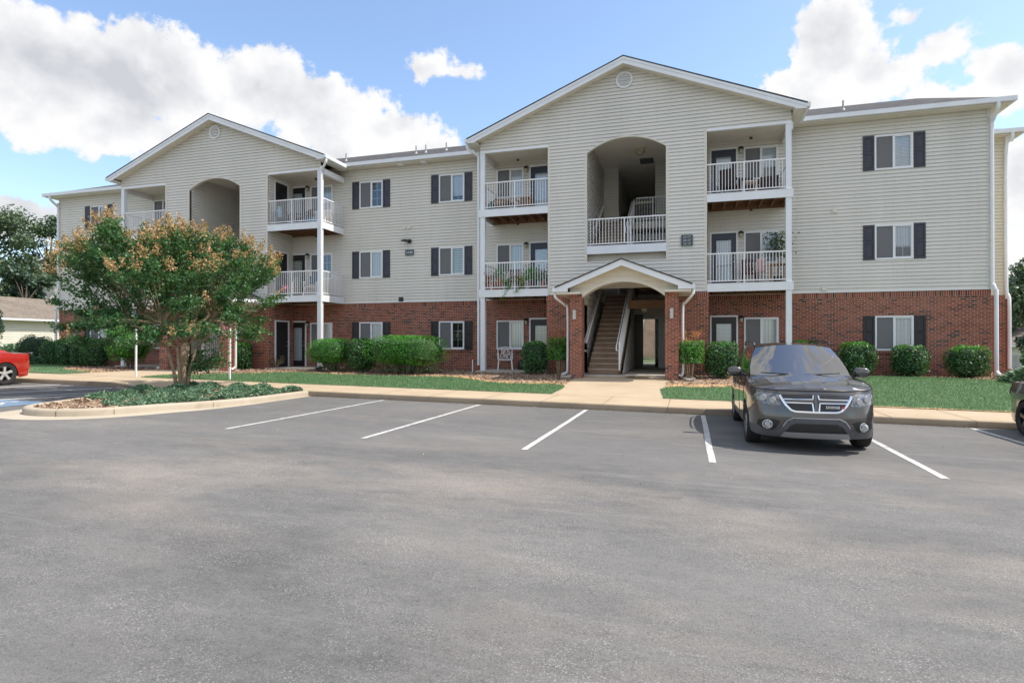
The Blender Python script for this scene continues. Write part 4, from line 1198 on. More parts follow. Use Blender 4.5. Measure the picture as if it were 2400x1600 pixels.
# ---- hedge of hollies at the left wing
LG = 'hedge shrubs below the left wing'
for src, x, y, rz, lb, sc in ((h1, -31.8, 22.6, .3, 'first dark shrub of the left hedge, in front of the left building corner', (1.12, 1, 1.12)),
        (h0, -30.3, 22.3, 1.3, 'shrub of the left hedge below the half hidden black shutter', (1.12, 1, 1.16)),
        (h1, -29.0, 22.0, 2.3, 'shrub of the left hedge below the half hidden ground floor window', (1.05, 1, 1.12)),
        (h0, -27.7, 21.6, 3.3, 'shrub of the left hedge nearest the white balcony post', (1.12, 1, 1.12))):
    c = copy_tree(src); place(c, x, y, rz, lb, 'shrub', LG, sc)
y0_ = bush('yew_shrub', 1.9, 1.7, 1.5, 4200, 'cedar', 'juniper', 6, 2.4, .07, .12)
place(y0_, -36.1, 24.6, 0, 'rounded grey green yew left of the building corner hedge')
b = bush('privet_shrub', 1.75, 1.6, 2.05, 4200, 'freshleaf', 'freshleaf', 8, 2.6, .075, 0, 'freshcore', .38, 6, 1, .14)
place(b, -24.3, 20.6, 0, 'large loose light green shrub between the white balcony post and the myrtle tree', 'shrub')
b = bush('arborvitae', 2.2, 2.0, 4.2, 6000, 'cedar', 'juniper', 9, 2.3, .11, .3, 'core', .05, 3)
place(b, -38.9, 23.4, 0, 'tall conical evergreen cut off by the left edge of the photo', 'shrub')
# ---- bright clipped hedges with twiggy undersides
HB = 'bright green flat topped clipped hedges'
b = bush('clipped_hedge', 1.85, 1.6, 1.30, 6400, 'freshleaf', 'freshleaf', 14, 3.6, .05, 0, 'freshcore', .34, 9, 1, .06)
place(b, -13.88, 20.75, 0, 'smaller bright green clipped hedge beside the balcony downspout', 'hedge', HB, (1, 1, 1.0))
b = bush('clipped_hedge', 3.25, 2.0, 1.34, 11000, 'freshleaf', 'freshleaf', 17, 3.4, .05, 0, 'freshcore', .34, 12, 1, .06)
place(b, -10.28, 20.3, 0, 'widest bright green clipped hedge in front of the pale air conditioner', 'hedge', HB, (1, 1, 1.06))
# lower, sparse, twiggy foliage under the bright tops
def scatter_leaves(name, P, Nm, L, W, mat, parent, spread=.9):
    me = quad_mesh(name, leafquads(np.array(P), np.array(Nm), L, W, spread), NR.rand(len(P)), M[mat]); return meshobj(name, me, parent)
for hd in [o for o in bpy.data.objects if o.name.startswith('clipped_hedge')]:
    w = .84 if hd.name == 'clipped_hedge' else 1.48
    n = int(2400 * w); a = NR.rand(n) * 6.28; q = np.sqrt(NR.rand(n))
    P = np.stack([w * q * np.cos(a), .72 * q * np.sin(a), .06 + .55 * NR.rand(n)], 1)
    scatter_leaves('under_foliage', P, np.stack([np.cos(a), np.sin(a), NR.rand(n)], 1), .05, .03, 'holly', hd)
    t = MB()
    for k in range(int(26 * w)):
        a_ = rnd.uniform(0, 6.28); q_ = rnd.uniform(.2, .95)
        p = Vector((w * .55 * q_ * math.cos(a_), .35 * q_ * math.sin(a_), -.05)); e = Vector((w * q_ * math.cos(a_) * 1.05, .75 * q_ * math.sin(a_), rnd.uniform(.5, .8)))
        t.tube([p, p.lerp(e, .5) + Vector((rnd.uniform(-.05, .05), rnd.uniform(-.05, .05), .05)), e], [.014, .01, .005], 5)
    t.build('twigs', M['bark'], hd)
# ---- nandinas with red tips and bare canes
def nandina(x, y, h, w, label):
    rt = thing('nandina_bush', label, 'bush', (x, y, gz(x, y)), 'orange tipped nandina bushes flanking the portico', False)
    t = MB(); tips = []
    for k in range(11):
        a = 6.28 * k / 11 + rnd.uniform(-.2, .2); q = rnd.uniform(.4, 1) * w
        e = Vector((q * math.cos(a), q * math.sin(a), h * rnd.uniform(.72, 1)))
        t.tube([(q * .25 * math.cos(a), q * .25 * math.sin(a), -.05), (q * .55 * math.cos(a), q * .55 * math.sin(a), h * .4), tuple(e)], [.02, .015, .006], 6); tips.append(e)
    t.build('canes', M['bark'], rt, smooth=True)
    n = 2000; a = NR.rand(n) * 6.28; q = np.sqrt(NR.rand(n)); zz = h * (.36 + .5 * NR.rand(n))
    P = np.stack([w * 1.15 * q * np.cos(a), w * 1.15 * q * np.sin(a), zz], 1)
    scatter_leaves('foliage', P, np.stack([np.cos(a), np.sin(a), .7 + 0 * a], 1), .085, .028, 'freshleaf', rt)
    scatter_leaves('inner_foliage', P[:1300] * np.array([.85, .85, .95]), np.stack([np.cos(a), np.sin(a), .4 + 0 * a], 1)[:1300], .09, .035, 'holly', rt)
    P = []
    for e in tips:
        for k in range(45): P.append((e.x + rnd.gauss(0, .09), e.y + rnd.gauss(0, .09), e.z - .02 + abs(rnd.gauss(0, .10))))
    scatter_leaves('red_leaves', P, [(0, -.3, .6)] * len(P), .075, .022, 'nandina', rt)
nandina(-4.42, 20.55, 1.55, .40, 'orange tipped nandina with bare canes left of the portico beside the downspout')
nandina(.02, 20.15, 1.45, .40, 'orange tipped nandina right of the portico, touching the holly')
# dry twiggy plant by the storage door
rt = thing('dry_shrub', 'small dry twiggy plant beside the black ground floor storage door', 'plant', (-17.5, 21.9, gz(-17.5, 21.9)), None, False)
t = MB(); P = []
for k in range(26):
    a = rnd.uniform(0, 6.28); q = rnd.uniform(.15, .42); e = (q * math.cos(a), q * math.sin(a), rnd.uniform(.3, .58)); t.tube([(0, 0, -.03), (e[0] * .5, e[1] * .5, e[2] * .6), e], [.010, .007, .003], 5)
    for j_ in range(12): P.append((e[0] * rnd.uniform(.5, 1.1), e[1] * rnd.uniform(.5, 1.1), e[2] * rnd.uniform(.5, 1.05)))
t.build('twigs', M['bark'], rt); scatter_leaves('dry_leaves', P, [(0, 0, 1)] * len(P), .06, .03, 'twig', rt)
# ---- low spreading junipers
def juniper(x, y, w, d, h, label, n=1500, name='juniper_shrub'):
    rt = thing(name, label, 'shrub', (x, y, gz(x, y)), None, False)
    a = NR.rand(n) * 6.28; q = NR.rand(n) ** .6
    P = np.stack([w / 2 * q * np.cos(a), d / 2 * q * np.sin(a), h * (1 - q ** 2) * NR.uniform(.35, 1.05, n) + .02], 1)
    dirs = unit(np.stack([np.cos(a), np.sin(a), .35 + .4 * NR.rand(n)], 1) + NR.normal(0, .3, (n, 3)))
    side = unit(np.cross(dirs, np.array([0, 0, 1.]) + NR.normal(0, .4, (n, 3)))); L = NR.uniform(.12, .26, (n, 1)); W = L * .16
    V = np.stack([P - dirs * L / 2, P + side * W, P + dirs * L / 2, P - side * W], 1)
    meshobj('sprays', quad_mesh('sprays', V, NR.rand(n), M['juniper']), rt); return rt
juniper(9.95, 20.6, 2.6, 1.6, .55, 'low spreading juniper at the right end of the lawn beside the corner downspout', 2200)
juniper(-34.2, 22.9, 2.6, 1.6, .5, 'low juniper in front of the left hedge at the edge of the lawn', 1700)
juniper(-40.6, 26.6, 5.0, 2.2, .7, 'wide low juniper behind the red car below the cream garage wall', 2400)

# ---- crape myrtle on the island
MX, MY = -13.72, 13.25
MZ = lot(MX) + .14
tree = thing('crape_myrtle', 'wide crape myrtle tree with orange seed heads and bare tan stems on the kerbed island', 'tree', (MX, MY, MZ), None, False)
rv = Vector((.692, .722, 0)); dv = Vector((-.722, .692, 0))
def W_(a, b, z):
    k_ = (16.7 + b) / 16.7; a *= k_; z = 1.018 + (z - 1.018) * k_; v = rv * a + dv * b; return Vector((v.x, v.y, z - MZ))
tz = lambda a: interp(a, [-3.4, -3.0, -2.6, -2.1, -1.5, -.5, .3, 1.4, 2.2, 2.7, 3.0], [2.3, 2.95, 3.55, 4.2, 4.42, 4.28, 4.2, 4.12, 3.75, 2.95, 2.3])
tr = MB(); leafP = []; leafN = []; seedP = []; pinkP = []
rg = random.Random(21)
hubs = []
for a, b, z, r0 in ((.05, 0, 1.05, .095), (-.38, .1, .95, .042), (.34, -.12, .9, .038), (.16, .2, 1.0, .040), (-.14, -.2, .95, .036)):
    base = W_(a * .3, b * .35, MZ - .1); mid = W_(a * .55, b * .6, MZ + .5); top = W_(a, b, z)
    tr.tube([base, mid, top], [r0 * 1.35, r0 * 1.0, r0 * .9], 10); hubs.append((top, r0))
for a, b, z, p, r0 in ((-.55, -.25, 1.75, 0, .055), (.35, .25, 1.8, 0, .058), (.1, -.4, 1.75, 0, .05), (-.15, .45, 1.8, 0, .045), (-1.25, .15, 1.6, 1, .05), (1.15, -.3, 1.55, 2, .045), (.7, .7, 1.7, 3, .045), (-.5, -.9, 1.6, 4, .04), (.75, -.15, 1.9, 0, .055), (-.95, -.4, 1.85, 0, .05)):
    t_ = W_(a, b, z); h_ = hubs[p]
    m_ = h_[0].lerp(t_, .5) + Vector((rg.uniform(-.05, .05), rg.uniform(-.05, .05), .08))
    tr.tube([h_[0], m_, t_], [h_[1] * .8 if p else .056, r0 * .9, r0 * .6], 8); hubs.append((t_, r0))
N_T = 255
BR = []
for k in range(N_T):
    while True:
        a = rg.uniform(-3.2, 2.8); b = rg.uniform(-2.8, 2.8)
        a *= .96; ae = a / (3.2 if a < 0 else 2.8); q = math.hypot(ae, b / 2.8)
        if q < 1: break
    zt = lerp(tz(a), 2.2, .75 * abs(b / 2.8) ** 3)
    top = rg.random() < .52
    if top: z = zt - rg.random() ** 1.6 * .7 + (.18 if rg.random() < .18 else 0)
    else:
        lo = .98 + .62 * (1 - q) - .15 * (a < -.8); z = rg.uniform(lo, max(lo + .2, zt - .6))
        if q < .45 and z < 2.3: z += .9
    tip = W_(a, b, z)
    hub, hr_ = min(hubs, key=lambda h: (h[0] - tip).length + rg.uniform(0, .5) + (2 if h[0].z > tip.z + .4 else 0))
    m_ = hub.lerp(tip, .55); m_.z += .10 * (tip - hub).length - (.12 if not top else 0)
    if top: m_.x = lerp(m_.x, hub.x, .12); m_.y = lerp(m_.y, hub.y, .12)
    pts = [Vector(p_) for p_ in catmull([tuple(hub), tuple(m_), tuple(tip)], 6)]
    tr.tube(pts, [lerp(.014, .004, i / (len(pts) - 1)) for i in range(len(pts))], 5, cap=False)
    d_ = (pts[-1] - pts[-4]).normalized()
    nl_ = 150 if top else 165
    for j_ in range(nl_):
        i = 1 - rg.random() ** 1.35 * .55; p_ = pts[int(i * (len(pts) - 1))]
        sp = .085 + .11 * (1 - i)
        off = Vector((rg.gauss(0, sp), rg.gauss(0, sp), rg.gauss(0, sp * .65)))
        leafP.append(tuple(p_ + off)); leafN.append((off.x * 2, off.y * 2, .55 + off.z * 2))
    # leafy side sprays
    for s_ in range(3):
        i0 = rg.uniform(.55, .95); p0 = pts[int(i0 * (len(pts) - 1))]
        dd = (d_ + Vector((rg.gauss(0, .8), rg.gauss(0, .8), rg.gauss(.15, .4)))).normalized() * rg.uniform(.25, .5)
        for j_ in range(26):
            t_ = rg.random(); leafP.append(tuple(p0 + dd * t_ + Vector((rg.gauss(0, .045), rg.gauss(0, .045), rg.gauss(0, .035))))); leafN.append((rg.gauss(0, .4), rg.gauss(0, .4), 1))
        if top and rg.random() < .22:
            for j_ in range(30): seedP.append(tuple(p0 + dd * rg.uniform(.9, 1.35) + Vector((rg.gauss(0, .05), rg.gauss(0, .05), rg.gauss(.03, .05)))))
    if (top and rg.random() < .85) or rg.random() < .12:
        for c_ in range(rg.randint(1, 3)):
            o_ = Vector((rg.gauss(0, .10), rg.gauss(0, .10), rg.gauss(.03, .05))); ax = (d_ * .6 + Vector((rg.gauss(0, .25), rg.gauss(0, .25), .9))).normalized()
            for j_ in range(46):
                t_ = rg.random(); w_ = .075 * (1 - t_ * .75)
                seedP.append(tuple(tip + o_ + ax * (t_ * .30) + Vector((rg.gauss(0, w_), rg.gauss(0, w_), rg.gauss(0, .03)))))
    elif rg.random() < .05:
        for j_ in range(25): pinkP.append(tuple(tip + Vector((rg.gauss(0, .05), rg.gauss(0, .05), rg.gauss(.05, .05)))))
for k in range(9):      # low shoots right of the stems
    a, z = rg.uniform(.35, 1.25), rg.uniform(.45, 1.05); b = rg.uniform(-.4, .4); tip = W_(a, b, z); h_ = W_(.12, 0, .15)
    pts = [Vector(p_) for p_ in catmull([tuple(h_), tuple(W_(a * .45, b * .5, z * .45 + .1)), tuple(tip)], 6)]
    tr.tube(pts, [lerp(.018, .005, i / (len(pts) - 1)) for i in range(len(pts))], 5, cap=False)
    for j_ in range(120):
        p_ = pts[int((1 - rg.random() ** 1.3 * .55) * (len(pts) - 1))]; off = Vector((rg.gauss(0, .11), rg.gauss(0, .11), rg.gauss(0, .08)))
        leafP.append(tuple(p_ + off)); leafN.append((off.x * 2, off.y * 2, .6))
tr.build('trunk', M['bark'], tree, smooth=True, sharp=None)
P = np.array(leafP); P[:, 2] = np.maximum(P[:, 2], .30)
meshobj('crown', quad_mesh('crown', leafquads(P, np.array(leafN), .088, .052, .9, .12), NR.rand(len(P)) ** 1.2, M['myrtle']), tree)
P = np.array(seedP); meshobj('seed_heads', quad_mesh('seed_heads', leafquads(P, np.tile([0, 0, 1.], (len(P), 1)), .055, .036, 1.2), NR.rand(len(P)), M['seed']), tree)
P = np.array(pinkP + [tuple(W_(2.75, -.1, 2.75) + Vector((rg.gauss(0, .06), rg.gauss(0, .06), rg.gauss(0, .06)))) for _ in range(40)])
meshobj('blossoms', quad_mesh('blossoms', leafquads(P, np.tile([0, 0, 1.], (len(P), 1)), .04, .035, 1.2), NR.rand(len(P)), M['pink']), tree)

# ---- juniper ground cover on the island, grass blades, mulch chips
GC = [(-12.5, 9.9), (-11.9, 9.5), (-11.35, 9.6), (-10.95, 10.2), (-10.6, 11.0), (-10.4, 12.0), (-10.4, 14.15), (-14.1, 14.1), (-14.0, 12.5), (-13.65, 10.9), (-13.3, 10.1), (-12.8, 10.3)]
pts = []
while len(pts) < 42000:
    x, y = rg.uniform(-14.2, -10.3), rg.uniform(8.8, 14.2)
    if inside((x, y), GC) and rg.random() < sstep(9.2, 10.0, y) + .3: pts.append((x, y))
P = np.array(pts); n = len(P)
hg = .13 + .06 * np.sin(P[:, 0] * 3.1 + 1) * np.sin(P[:, 1] * 2.3) + .06 * np.sin(P[:, 0] * 7 + P[:, 1] * 5)
edge = np.clip((P[:, 1] - 9.6) / 1.2, .3, 1)
P3 = np.stack([P[:, 0], P[:, 1], np.array([lot(x) for x in P[:, 0]]) + .13 + hg * edge * NR.uniform(.1, 1.0, n)], 1)
dirs = unit(np.stack([NR.normal(0, 1, n), NR.normal(0, 1, n), NR.uniform(.2, 1.1, n)], 1)); side = unit(np.cross(dirs, NR.normal(0, 1, (n, 3)))); L = NR.uniform(.06, .13, (n, 1))
V = np.stack([P3 - dirs * L / 2, P3 + side * L * .17, P3 + dirs * L / 2, P3 - side * L * .17], 1)
tag(meshobj('ground_cover', quad_mesh('ground_cover', V, NR.rand(n), M['juniper'])), 'low feathery juniper ground cover filling the kerbed island', 'ground cover', None, 'stuff')
pts = []
for poly, cnt in zip(SMOOTH, (34000, 34000, 16000)):
    xs_ = [p[0] for p in poly]; ys_ = [p[1] for p in poly]; c_ = 0
    A = NR.rand(cnt * 4, 2) * [max(xs_) - min(xs_), max(ys_) - min(ys_)] + [min(xs_), min(ys_)]
    for x, y in A:
        if x > 11.5 or x < -40: continue
        if inside((x, y), poly):
            pts.append((x, y)); c_ += 1
            if c_ >= cnt: break
P = np.array(pts); n = len(P); z = np.array([gz(x, y) for x, y in P]) + .012
a = NR.rand(n) * 6.28; hgt = NR.uniform(.025, .06, n); lean = NR.normal(0, .02, (n, 2))
B0 = np.stack([P[:, 0], P[:, 1], z], 1); dx = np.stack([np.cos(a), np.sin(a), 0 * a], 1) * .007
T = B0 + np.stack([lean[:, 0], lean[:, 1], hgt], 1)
V = np.stack([B0 - dx, B0 + dx, T + dx * .3, T - dx * .3], 1)
tag(meshobj('grass', quad_mesh('grass', V, NR.rand(n), M['blade'])), 'short mown grass blades of the lawns in front of the building', 'grass', None, 'stuff')
pts = []
for poly, cnt in zip(BEDS + [ISIN], (7000, 6000, 2500, 3000)):
    xs_ = [p[0] for p in poly]; ys_ = [p[1] for p in poly]; c_ = 0
    for x, y in NR.rand(cnt * 4, 2) * [max(xs_) - min(xs_), max(ys_) - min(ys_)] + [min(xs_), min(ys_)]:
        if inside((x, y), poly) and not any(inside((x, y), q) for q in LAWNS):
            pts.append((x, y, (lot(x) + .13 + .05 * sstep(9, 12, y)) if poly is ISIN else gz(x, y) + .008)); c_ += 1
            if c_ >= cnt: break
P = np.array(pts); n = len(P); a = NR.rand(n) * 6.28
d1 = np.stack([np.cos(a), np.sin(a), NR.normal(0, .35, n)], 1) * NR.uniform(.02, .06, (n, 1)); d2 = np.stack([-np.sin(a), np.cos(a), NR.normal(0, .6, n)], 1) * .010
P[:, 2] += .012
V = np.stack([P - d1 - d2, P + d1 - d2, P + d1 + d2, P - d1 + d2], 1)
M['chip'] = mk_leaf('bark_chip', [(0, (.13, .08, .055)), (.5, (.30, .205, .14)), (1, (.52, .41, .31))], .9, 0, .1)
tag(meshobj('mulch_chips', quad_mesh('mulch_chips', V, NR.rand(n), M['chip'])), 'loose brown bark chips scattered over the planting beds', 'mulch', None, 'stuff')

# ---- trees beyond the building
def bgtree(name, x, y, h, r, mat, label, n=9000, leaf=.34, trunk=.3, low=.18, seed=1, cl=26, conic=False):
    rt = thing(name, label, 'tree', (x, y, gz(x, y)), 'trees beyond the building', False)
    q = random.Random(seed); t = MB(); t.tube([(0, 0, -.3), (0, 0, h * .35), (.2, .1, h * .75)], [trunk, trunk * .75, trunk * .2], 8)
    P = []; Nn = []; per = n // cl
    for k in range(cl):
        f = q.random()
        zc = h * (low + (1 - low) * (f ** .8) * .93)
        prof = math.sin(math.pi * min(1, .12 + .86 * (zc / h - low * .6))) if not conic else 1.05 - zc / h
        a = q.uniform(0, 6.28); rc = r * prof * q.uniform(.45, .95)
        c_ = np.array([rc * math.cos(a), rc * math.sin(a), zc]); cr_ = r * q.uniform(.22, .40)
        t.tube([(0, 0, max(h * .2, zc * .62)), tuple(c_ * np.array([.5, .5, .85])), tuple(c_)], [trunk * .35, trunk * .2, .03], 5)
        D = unit(NR.normal(0, 1, (per, 3))); rad = cr_ * (NR.rand(per) ** .4)[:, None] * np.array([1, 1, .72])
        P.append(c_ + D * rad); Nn.append(D + np.array([0, 0, .5]))
    t.build('trunk', M['darkbark'], rt, smooth=True)
    P = np.concatenate(P); Nn = np.concatenate(Nn)
    meshobj('crown', quad_mesh('crown', leafquads(P, Nn, leaf, leaf * .62, .8), NR.rand(len(P)), M[mat]), rt)
bgtree('oak_tree', -82.5, 50, 17.2, 6.3, 'oak', 'tall spreading oak behind the garage left of the building', 16000, .42, .45, .2, 4, 44)
bgtree('pine_tree', -85.5, 60, 18.6, 4.6, 'pine', 'pine between the oak and the building corner', 7000, .36, .3, .45, 5, 24)
for x, y, h, r, sd, lb in ((-62, 36, 8.2, 3.2, 7, 'dark feathery cedar nearest the left edge of the photo above the garage roof'), (-58, 38.5, 7.6, 3.0, 8, 'dark feathery cedar above the middle of the garage roof'), (-55, 41.5, 7.0, 2.8, 9, 'dark feathery cedar above the garage roof, nearest the building corner')):
    bgtree('cedar_tree', x, y, h, r, 'cedar', lb, 9000, .34, .2, .1, sd, 30)
bgtree('maple_tree', 27.6, 60, 9.6, 4.4, 'oak', 'broad tree beyond the right end of the building', 11000, .36, .3, .15, 12, 34)
bgtree('maple_tree', 34, 70, 11, 4.5, 'oak', 'taller tree at the right photo edge behind the brown roof', 8000, .40, .3, .15, 13, 28)
bgtree('holly_tree', 22.5, 45, 4.6, 2.6, 'cedar', 'small pale green tree low beside the right brick corner', 6000, .26, .18, .12, 14, 22)

# dry leaves and grit caught in the gutter line and on the bays
n = 900; X_ = NR.uniform(-10, 9, n); Y_ = 14.17 - np.abs(NR.normal(0, .10, n)); far = NR.rand(n) < .22; Y_[far] = NR.uniform(6.5, 14, far.sum())
P = np.stack([X_, Y_, np.array([lot(x) for x in X_]) + .008], 1)
V = leafquads(P, np.tile([0, 0, 1.], (n, 1)), .028, .016, .35)
tag(meshobj('leaf_litter', quad_mesh('leaf_litter', V, NR.rand(n), M['chip'])), 'scattered dry leaf bits and grit along the kerb and parking bays', 'litter', None, 'stuff')
# ---------------------------------------------------------------- cars
def mk_paint_car(name, c, metal=.6, rough=.32):
    n = NT(name); n.set(rough=rough, metal=metal, coat=1.0, coatr=.04, spec=.5)
    f = n.noise(n.coord('Object'), 900, 2, .5, .3, .7)
    n.col(n.mix(n.math('MULTIPLY', f, .35), c, [min(1, x * 1.5) for x in c])); return n.m
M['greypaint'] = mk_paint_car('graphite_car_paint', (.085, .080, .078), .6, .22)
M['redpaint'] = mk_paint_car('red_car_paint', (.40, .018, .012), .15, .3)
M['taupepaint'] = mk_paint_car('taupe_car_paint', (.15, .14, .135), .6, .25)
M['carglass'] = plain('car_glass', (.012, .014, .017), .02, 0, spec=.9, coat=1)
M['carglass'].node_tree.nodes['Principled BSDF'].inputs['IOR'].default_value = 1.7
M['clad'] = plain('grey_plastic_cladding', (.085, .086, .095), .5, .1)
M['blackplastic'] = plain('black_plastic', (.012, .012, .013), .5, .1)
M['chrome'] = plain('chrome', (.80, .82, .85), .10, 0, metal=1)
M['alloy'] = plain('alloy_wheel', (.60, .585, .57), .30, .06, metal=.35)
M['darkalloy'] = plain('dark_alloy_wheel', (.10, .10, .105), .3, .06, metal=.8)
M['tyre'] = plain('tyre_rubber', (.022, .021, .021), .85, .2, 20)
M['taillight'] = plain('red_lamp_lens', (.40, .012, .01), .15, .1, coat=1)
M['skid'] = plain('silver_skid_plate', (.32, .32, .33), .4, .05, metal=.3)
def mk_lens():
    n = NT('headlamp_lens'); n.set(rough=.12, spec=.8, coat=1)
    v = n.new('ShaderNodeTexVoronoi'); v.inputs['Scale'].default_value = 14; n.link(n.coord('Object', (.3, 1, 1.4)), v.inputs['Vector'])
    n.col(n.ramp(v.outputs['Distance'], [(0, (.42, .44, .45)), (.3, (.07, .075, .08)), (.6, (.22, .23, .24)), (.8, (.05, .05, .055))])); return n.m
M['lens'] = mk_lens()
M['lampface'] = plain('lamp_reflector', (.40, .41, .42), .3, 0, metal=.0, coat=.6)
def mk_mesh():
    n = NT('grille_mesh'); n.set(rough=.4)
    s = n.new('ShaderNodeSeparateXYZ'); n.link(n.coord('Object'), s.inputs[0])
    a = n.math('ABSOLUTE', n.math('SUBTRACT', n.math('FRACT', n.math('MULTIPLY', n.math('ADD', s.outputs[1], n.math('MULTIPLY', s.outputs[2], .9)), 26)), .5))
    b = n.math('ABSOLUTE', n.math('SUBTRACT', n.math('FRACT', n.math('MULTIPLY', n.math('SUBTRACT', s.outputs[1], n.math('MULTIPLY', s.outputs[2], .9)), 26)), .5))
    n.col(n.mix(n.math('GREATER_THAN', n.math('MAXIMUM', a, b), .41), (.004, .004, .004), (.055, .055, .058))); return n.m
M['mesh'] = mk_mesh()

def mk_windscreen():
    n = NT('windscreen_glass')
    tr = n.new('ShaderNodeBsdfTransparent'); gl = n.new('ShaderNodeBsdfGlossy'); gl.inputs['Roughness'].default_value = .015
    tr.inputs[0].default_value = (.66, .72, .72, 1); fr = n.new('ShaderNodeFresnel'); fr.inputs['IOR'].default_value = 1.75
    mx = n.new('ShaderNodeMixShader'); n.link(n.math('ADD', n.math('MULTIPLY', fr.outputs[0], 1.3), .20), mx.inputs[0]); n.link(tr.outputs[0], mx.inputs[1]); n.link(gl.outputs[0], mx.inputs[2])
    n.link(mx.outputs[0], n.out.inputs['Surface']); return n.m
M['windscreen'] = mk_windscreen()
M['seatcloth'] = plain('grey_seat_cloth', (.16, .15, .135), .9, .15, 12)
class Car:
    def __init__(s, name, label, paint, loc, rotz, P):
        s.P = P; s.paint = paint
        s.root = thing(name, label, 'car', loc, None, False); s.root.rotation_euler = (0, 0, rotz)
        s.out = catmull(P['outline'], 12)
        n = len(s.out); s.nrm = []
        for k in range(n):
            a = Vector(s.out[max(k - 1, 0)]); b = Vector(s.out[min(k + 1, n - 1)]); t = (b - a).normalized()
            s.nrm.append(Vector((-t.y * -1, t.x * -1)) if False else Vector((t.y * 1, -t.x * 1)) * (1 if (Vector((t.y, -t.x)).dot(Vector((a.x, a.y)) - Vector((0, 0))) > 0) else -1))
        s.nrm[0] = Vector((1, 0)); s.nrm[-1] = Vector((-1, 0))
    def inset(s, z, nx):
        P = s.P
        side = interp(z, *P['side']); fr = interp(z, *P['front']); re = interp(z, *P['rear'])
        return lerp(side, fr if nx > 0 else re, sstep(.35, .85, abs(nx)))
    def pt(s, k, z, sg=1):
        x, y = s.out[k]; n = s.nrm[k]; i = s.inset(z, n.x)
        return (x - n.x * i, sg * max(0, (y - n.y * i)), z)
    def top(s, x): return interp(x, *s.P['top'])
    def bottom(s, x):
        z = interp(x, *s.P['bot'])
        for xa in s.P['axles']:
            d = abs(x - xa); ra = s.P['arch']
            if d < ra: z = max(z, s.P['R'] - .02 + math.sqrt(ra * ra - d * d))
        return z
    def fs(s, y, z, off=0.):
        """point of the front fascia at width y, height z"""
        m = next((k for k, p in enumerate(s.out) if p[0] < s.P['front_end']), len(s.out))
        ys = [p[1] for p in s.out[:m]]; xs_ = [p[0] for p in s.out[:m]]
        a = abs(y); x = float(np.interp(a, ys, xs_)); k = min(range(m), key=lambda q: abs(ys[q] - a)); n = s.nrm[k]
        i = s.inset(z, n.x) - off
        return (x - n.x * i, y - math.copysign(n.y * i, y) * (1 if a > .02 else 0), z)
    def patch(s, name, poly, off, mat, parent=None, step=.05, mirror=False, skirt=.02):
        q = []
        for k in range(len(poly)):      # densify edges
            a = Vector(poly[k]); b = Vector(poly[(k + 1) % len(poly)]); m = max(1, int((b - a).length / step))
            q += [tuple(a.lerp(b, i / m)) for i in range(m)]
        if mirror: q = [(-y, z) for y, z in q][::-1]
        v, f = fill(q, step); m = MB()
        m.v = [s.fs(y, z, off) for y, z in v]; m.f = list(f); m.m = [0] * len(f)
        n = len(q)
        m.grid([[s.fs(y, z, off) for y, z in q + q[:1]], [s.fs(y, z, off - skirt) for y, z in q + q[:1]]])
        return m.build(name, mat, parent or s.root, smooth=True, sharp=50)
    def strip(s, mb, path, w, off, h=.012, m=0):
        for k in range(len(path) - 1):
            a = Vector(path[k]); b = Vector(path[k + 1]); n_ = max(1, int((b - a).length / .06)); d = (b - a).normalized(); nn = Vector((-d.y, d.x)) * w / 2
            rows = []
            for i in range(n_ + 1):
                c = a.lerp(b, i / n_); L_, R_ = c - nn, c + nn
                rows.append([s.fs(L_.x, L_.y, off - .01), s.fs(L_.x, L_.y, off + h * .7), s.fs(c.x, c.y, off + h), s.fs(R_.x, R_.y, off + h * .7), s.fs(R_.x, R_.y, off - .01)])
            mb.grid(rows, m)
    def body(s):
        P = s.P; n = len(s.out); b = MB()
        fr = [0, .14, .28, .42, .56, .70, .82, .92, 1.0]
        for sg in (1, -1):
            rows = []
            for k in range(n):
                x = s.out[k][0]; zb, zt = s.bottom(x), s.top(x)
                zc = max(zb, min(P.get('clad', 0), zt - .1)) if P.get('clad') else zb
                row = [s.pt(k, zb, sg)] + [s.pt(k, lerp(zc, zt, f), sg) for f in fr]
                rows.append(row)
            i0 = len(b.f); b.grid(rows, 0)
            nc = len(fr) + 1
            if P.get('clad'):
                for q in range(i0, len(b.f)):
                    if (q - i0) % (nc - 1) == 0: b.m[q] = 1
            # arch liners and lips
            for xa in P['axles']:
                ks = [k for k in range(n) if abs(s.out[k][0] - xa) < P['arch'] and s.out[k][1] > .5]
                A = [s.pt(k, s.bottom(s.out[k][0]), sg) for k in ks]
                b.grid([A, [(p[0], p[1] - sg * .30, p[2]) for p in A]], 2)
            # hood and rear deck caps
            hoodk = [k for k in range(n) if s.out[k][0] >= P['cowl']]; deckk = [k for k in range(n) if s.out[k][0] <= P['tail']]
            for ks, cr in ((hoodk, P['hoodcrown']), (deckk, P['deckcrown'])):
                rows = []
                for k in ks:
                    e = s.pt(k, s.top(s.out[k][0]), sg); row = []
                    for j in range(17):
                        y = e[1] * (1 - j / 16); t = 1 - (abs(y) / max(.01, abs(e[1]))) ** 2.2
                        wid = min(1, abs(e[1]) / .7)
                        z = e[2] + cr * t * wid
                        if ks is hoodk:
                            u = (e[0] - P['cowl']) / (P['outline'][0][0] - P['cowl'])
                            for yc0, yc1, am in P.get('crease', ()): z += am * math.exp(-((abs(y) - lerp(yc0, yc1, u)) / .028) ** 2) * (1 - u) ** .3
                        row.append((e[0], y, z))
                    rows.append(row)
                if len(rows) > 1: b.grid(rows, 0)
            # belt ledge
            G = P['house']; ks = [k for k in range(n) if P['tail'] - .05 <= s.out[k][0] <= P['cowl'] + .05 and s.out[k][1] > .3]
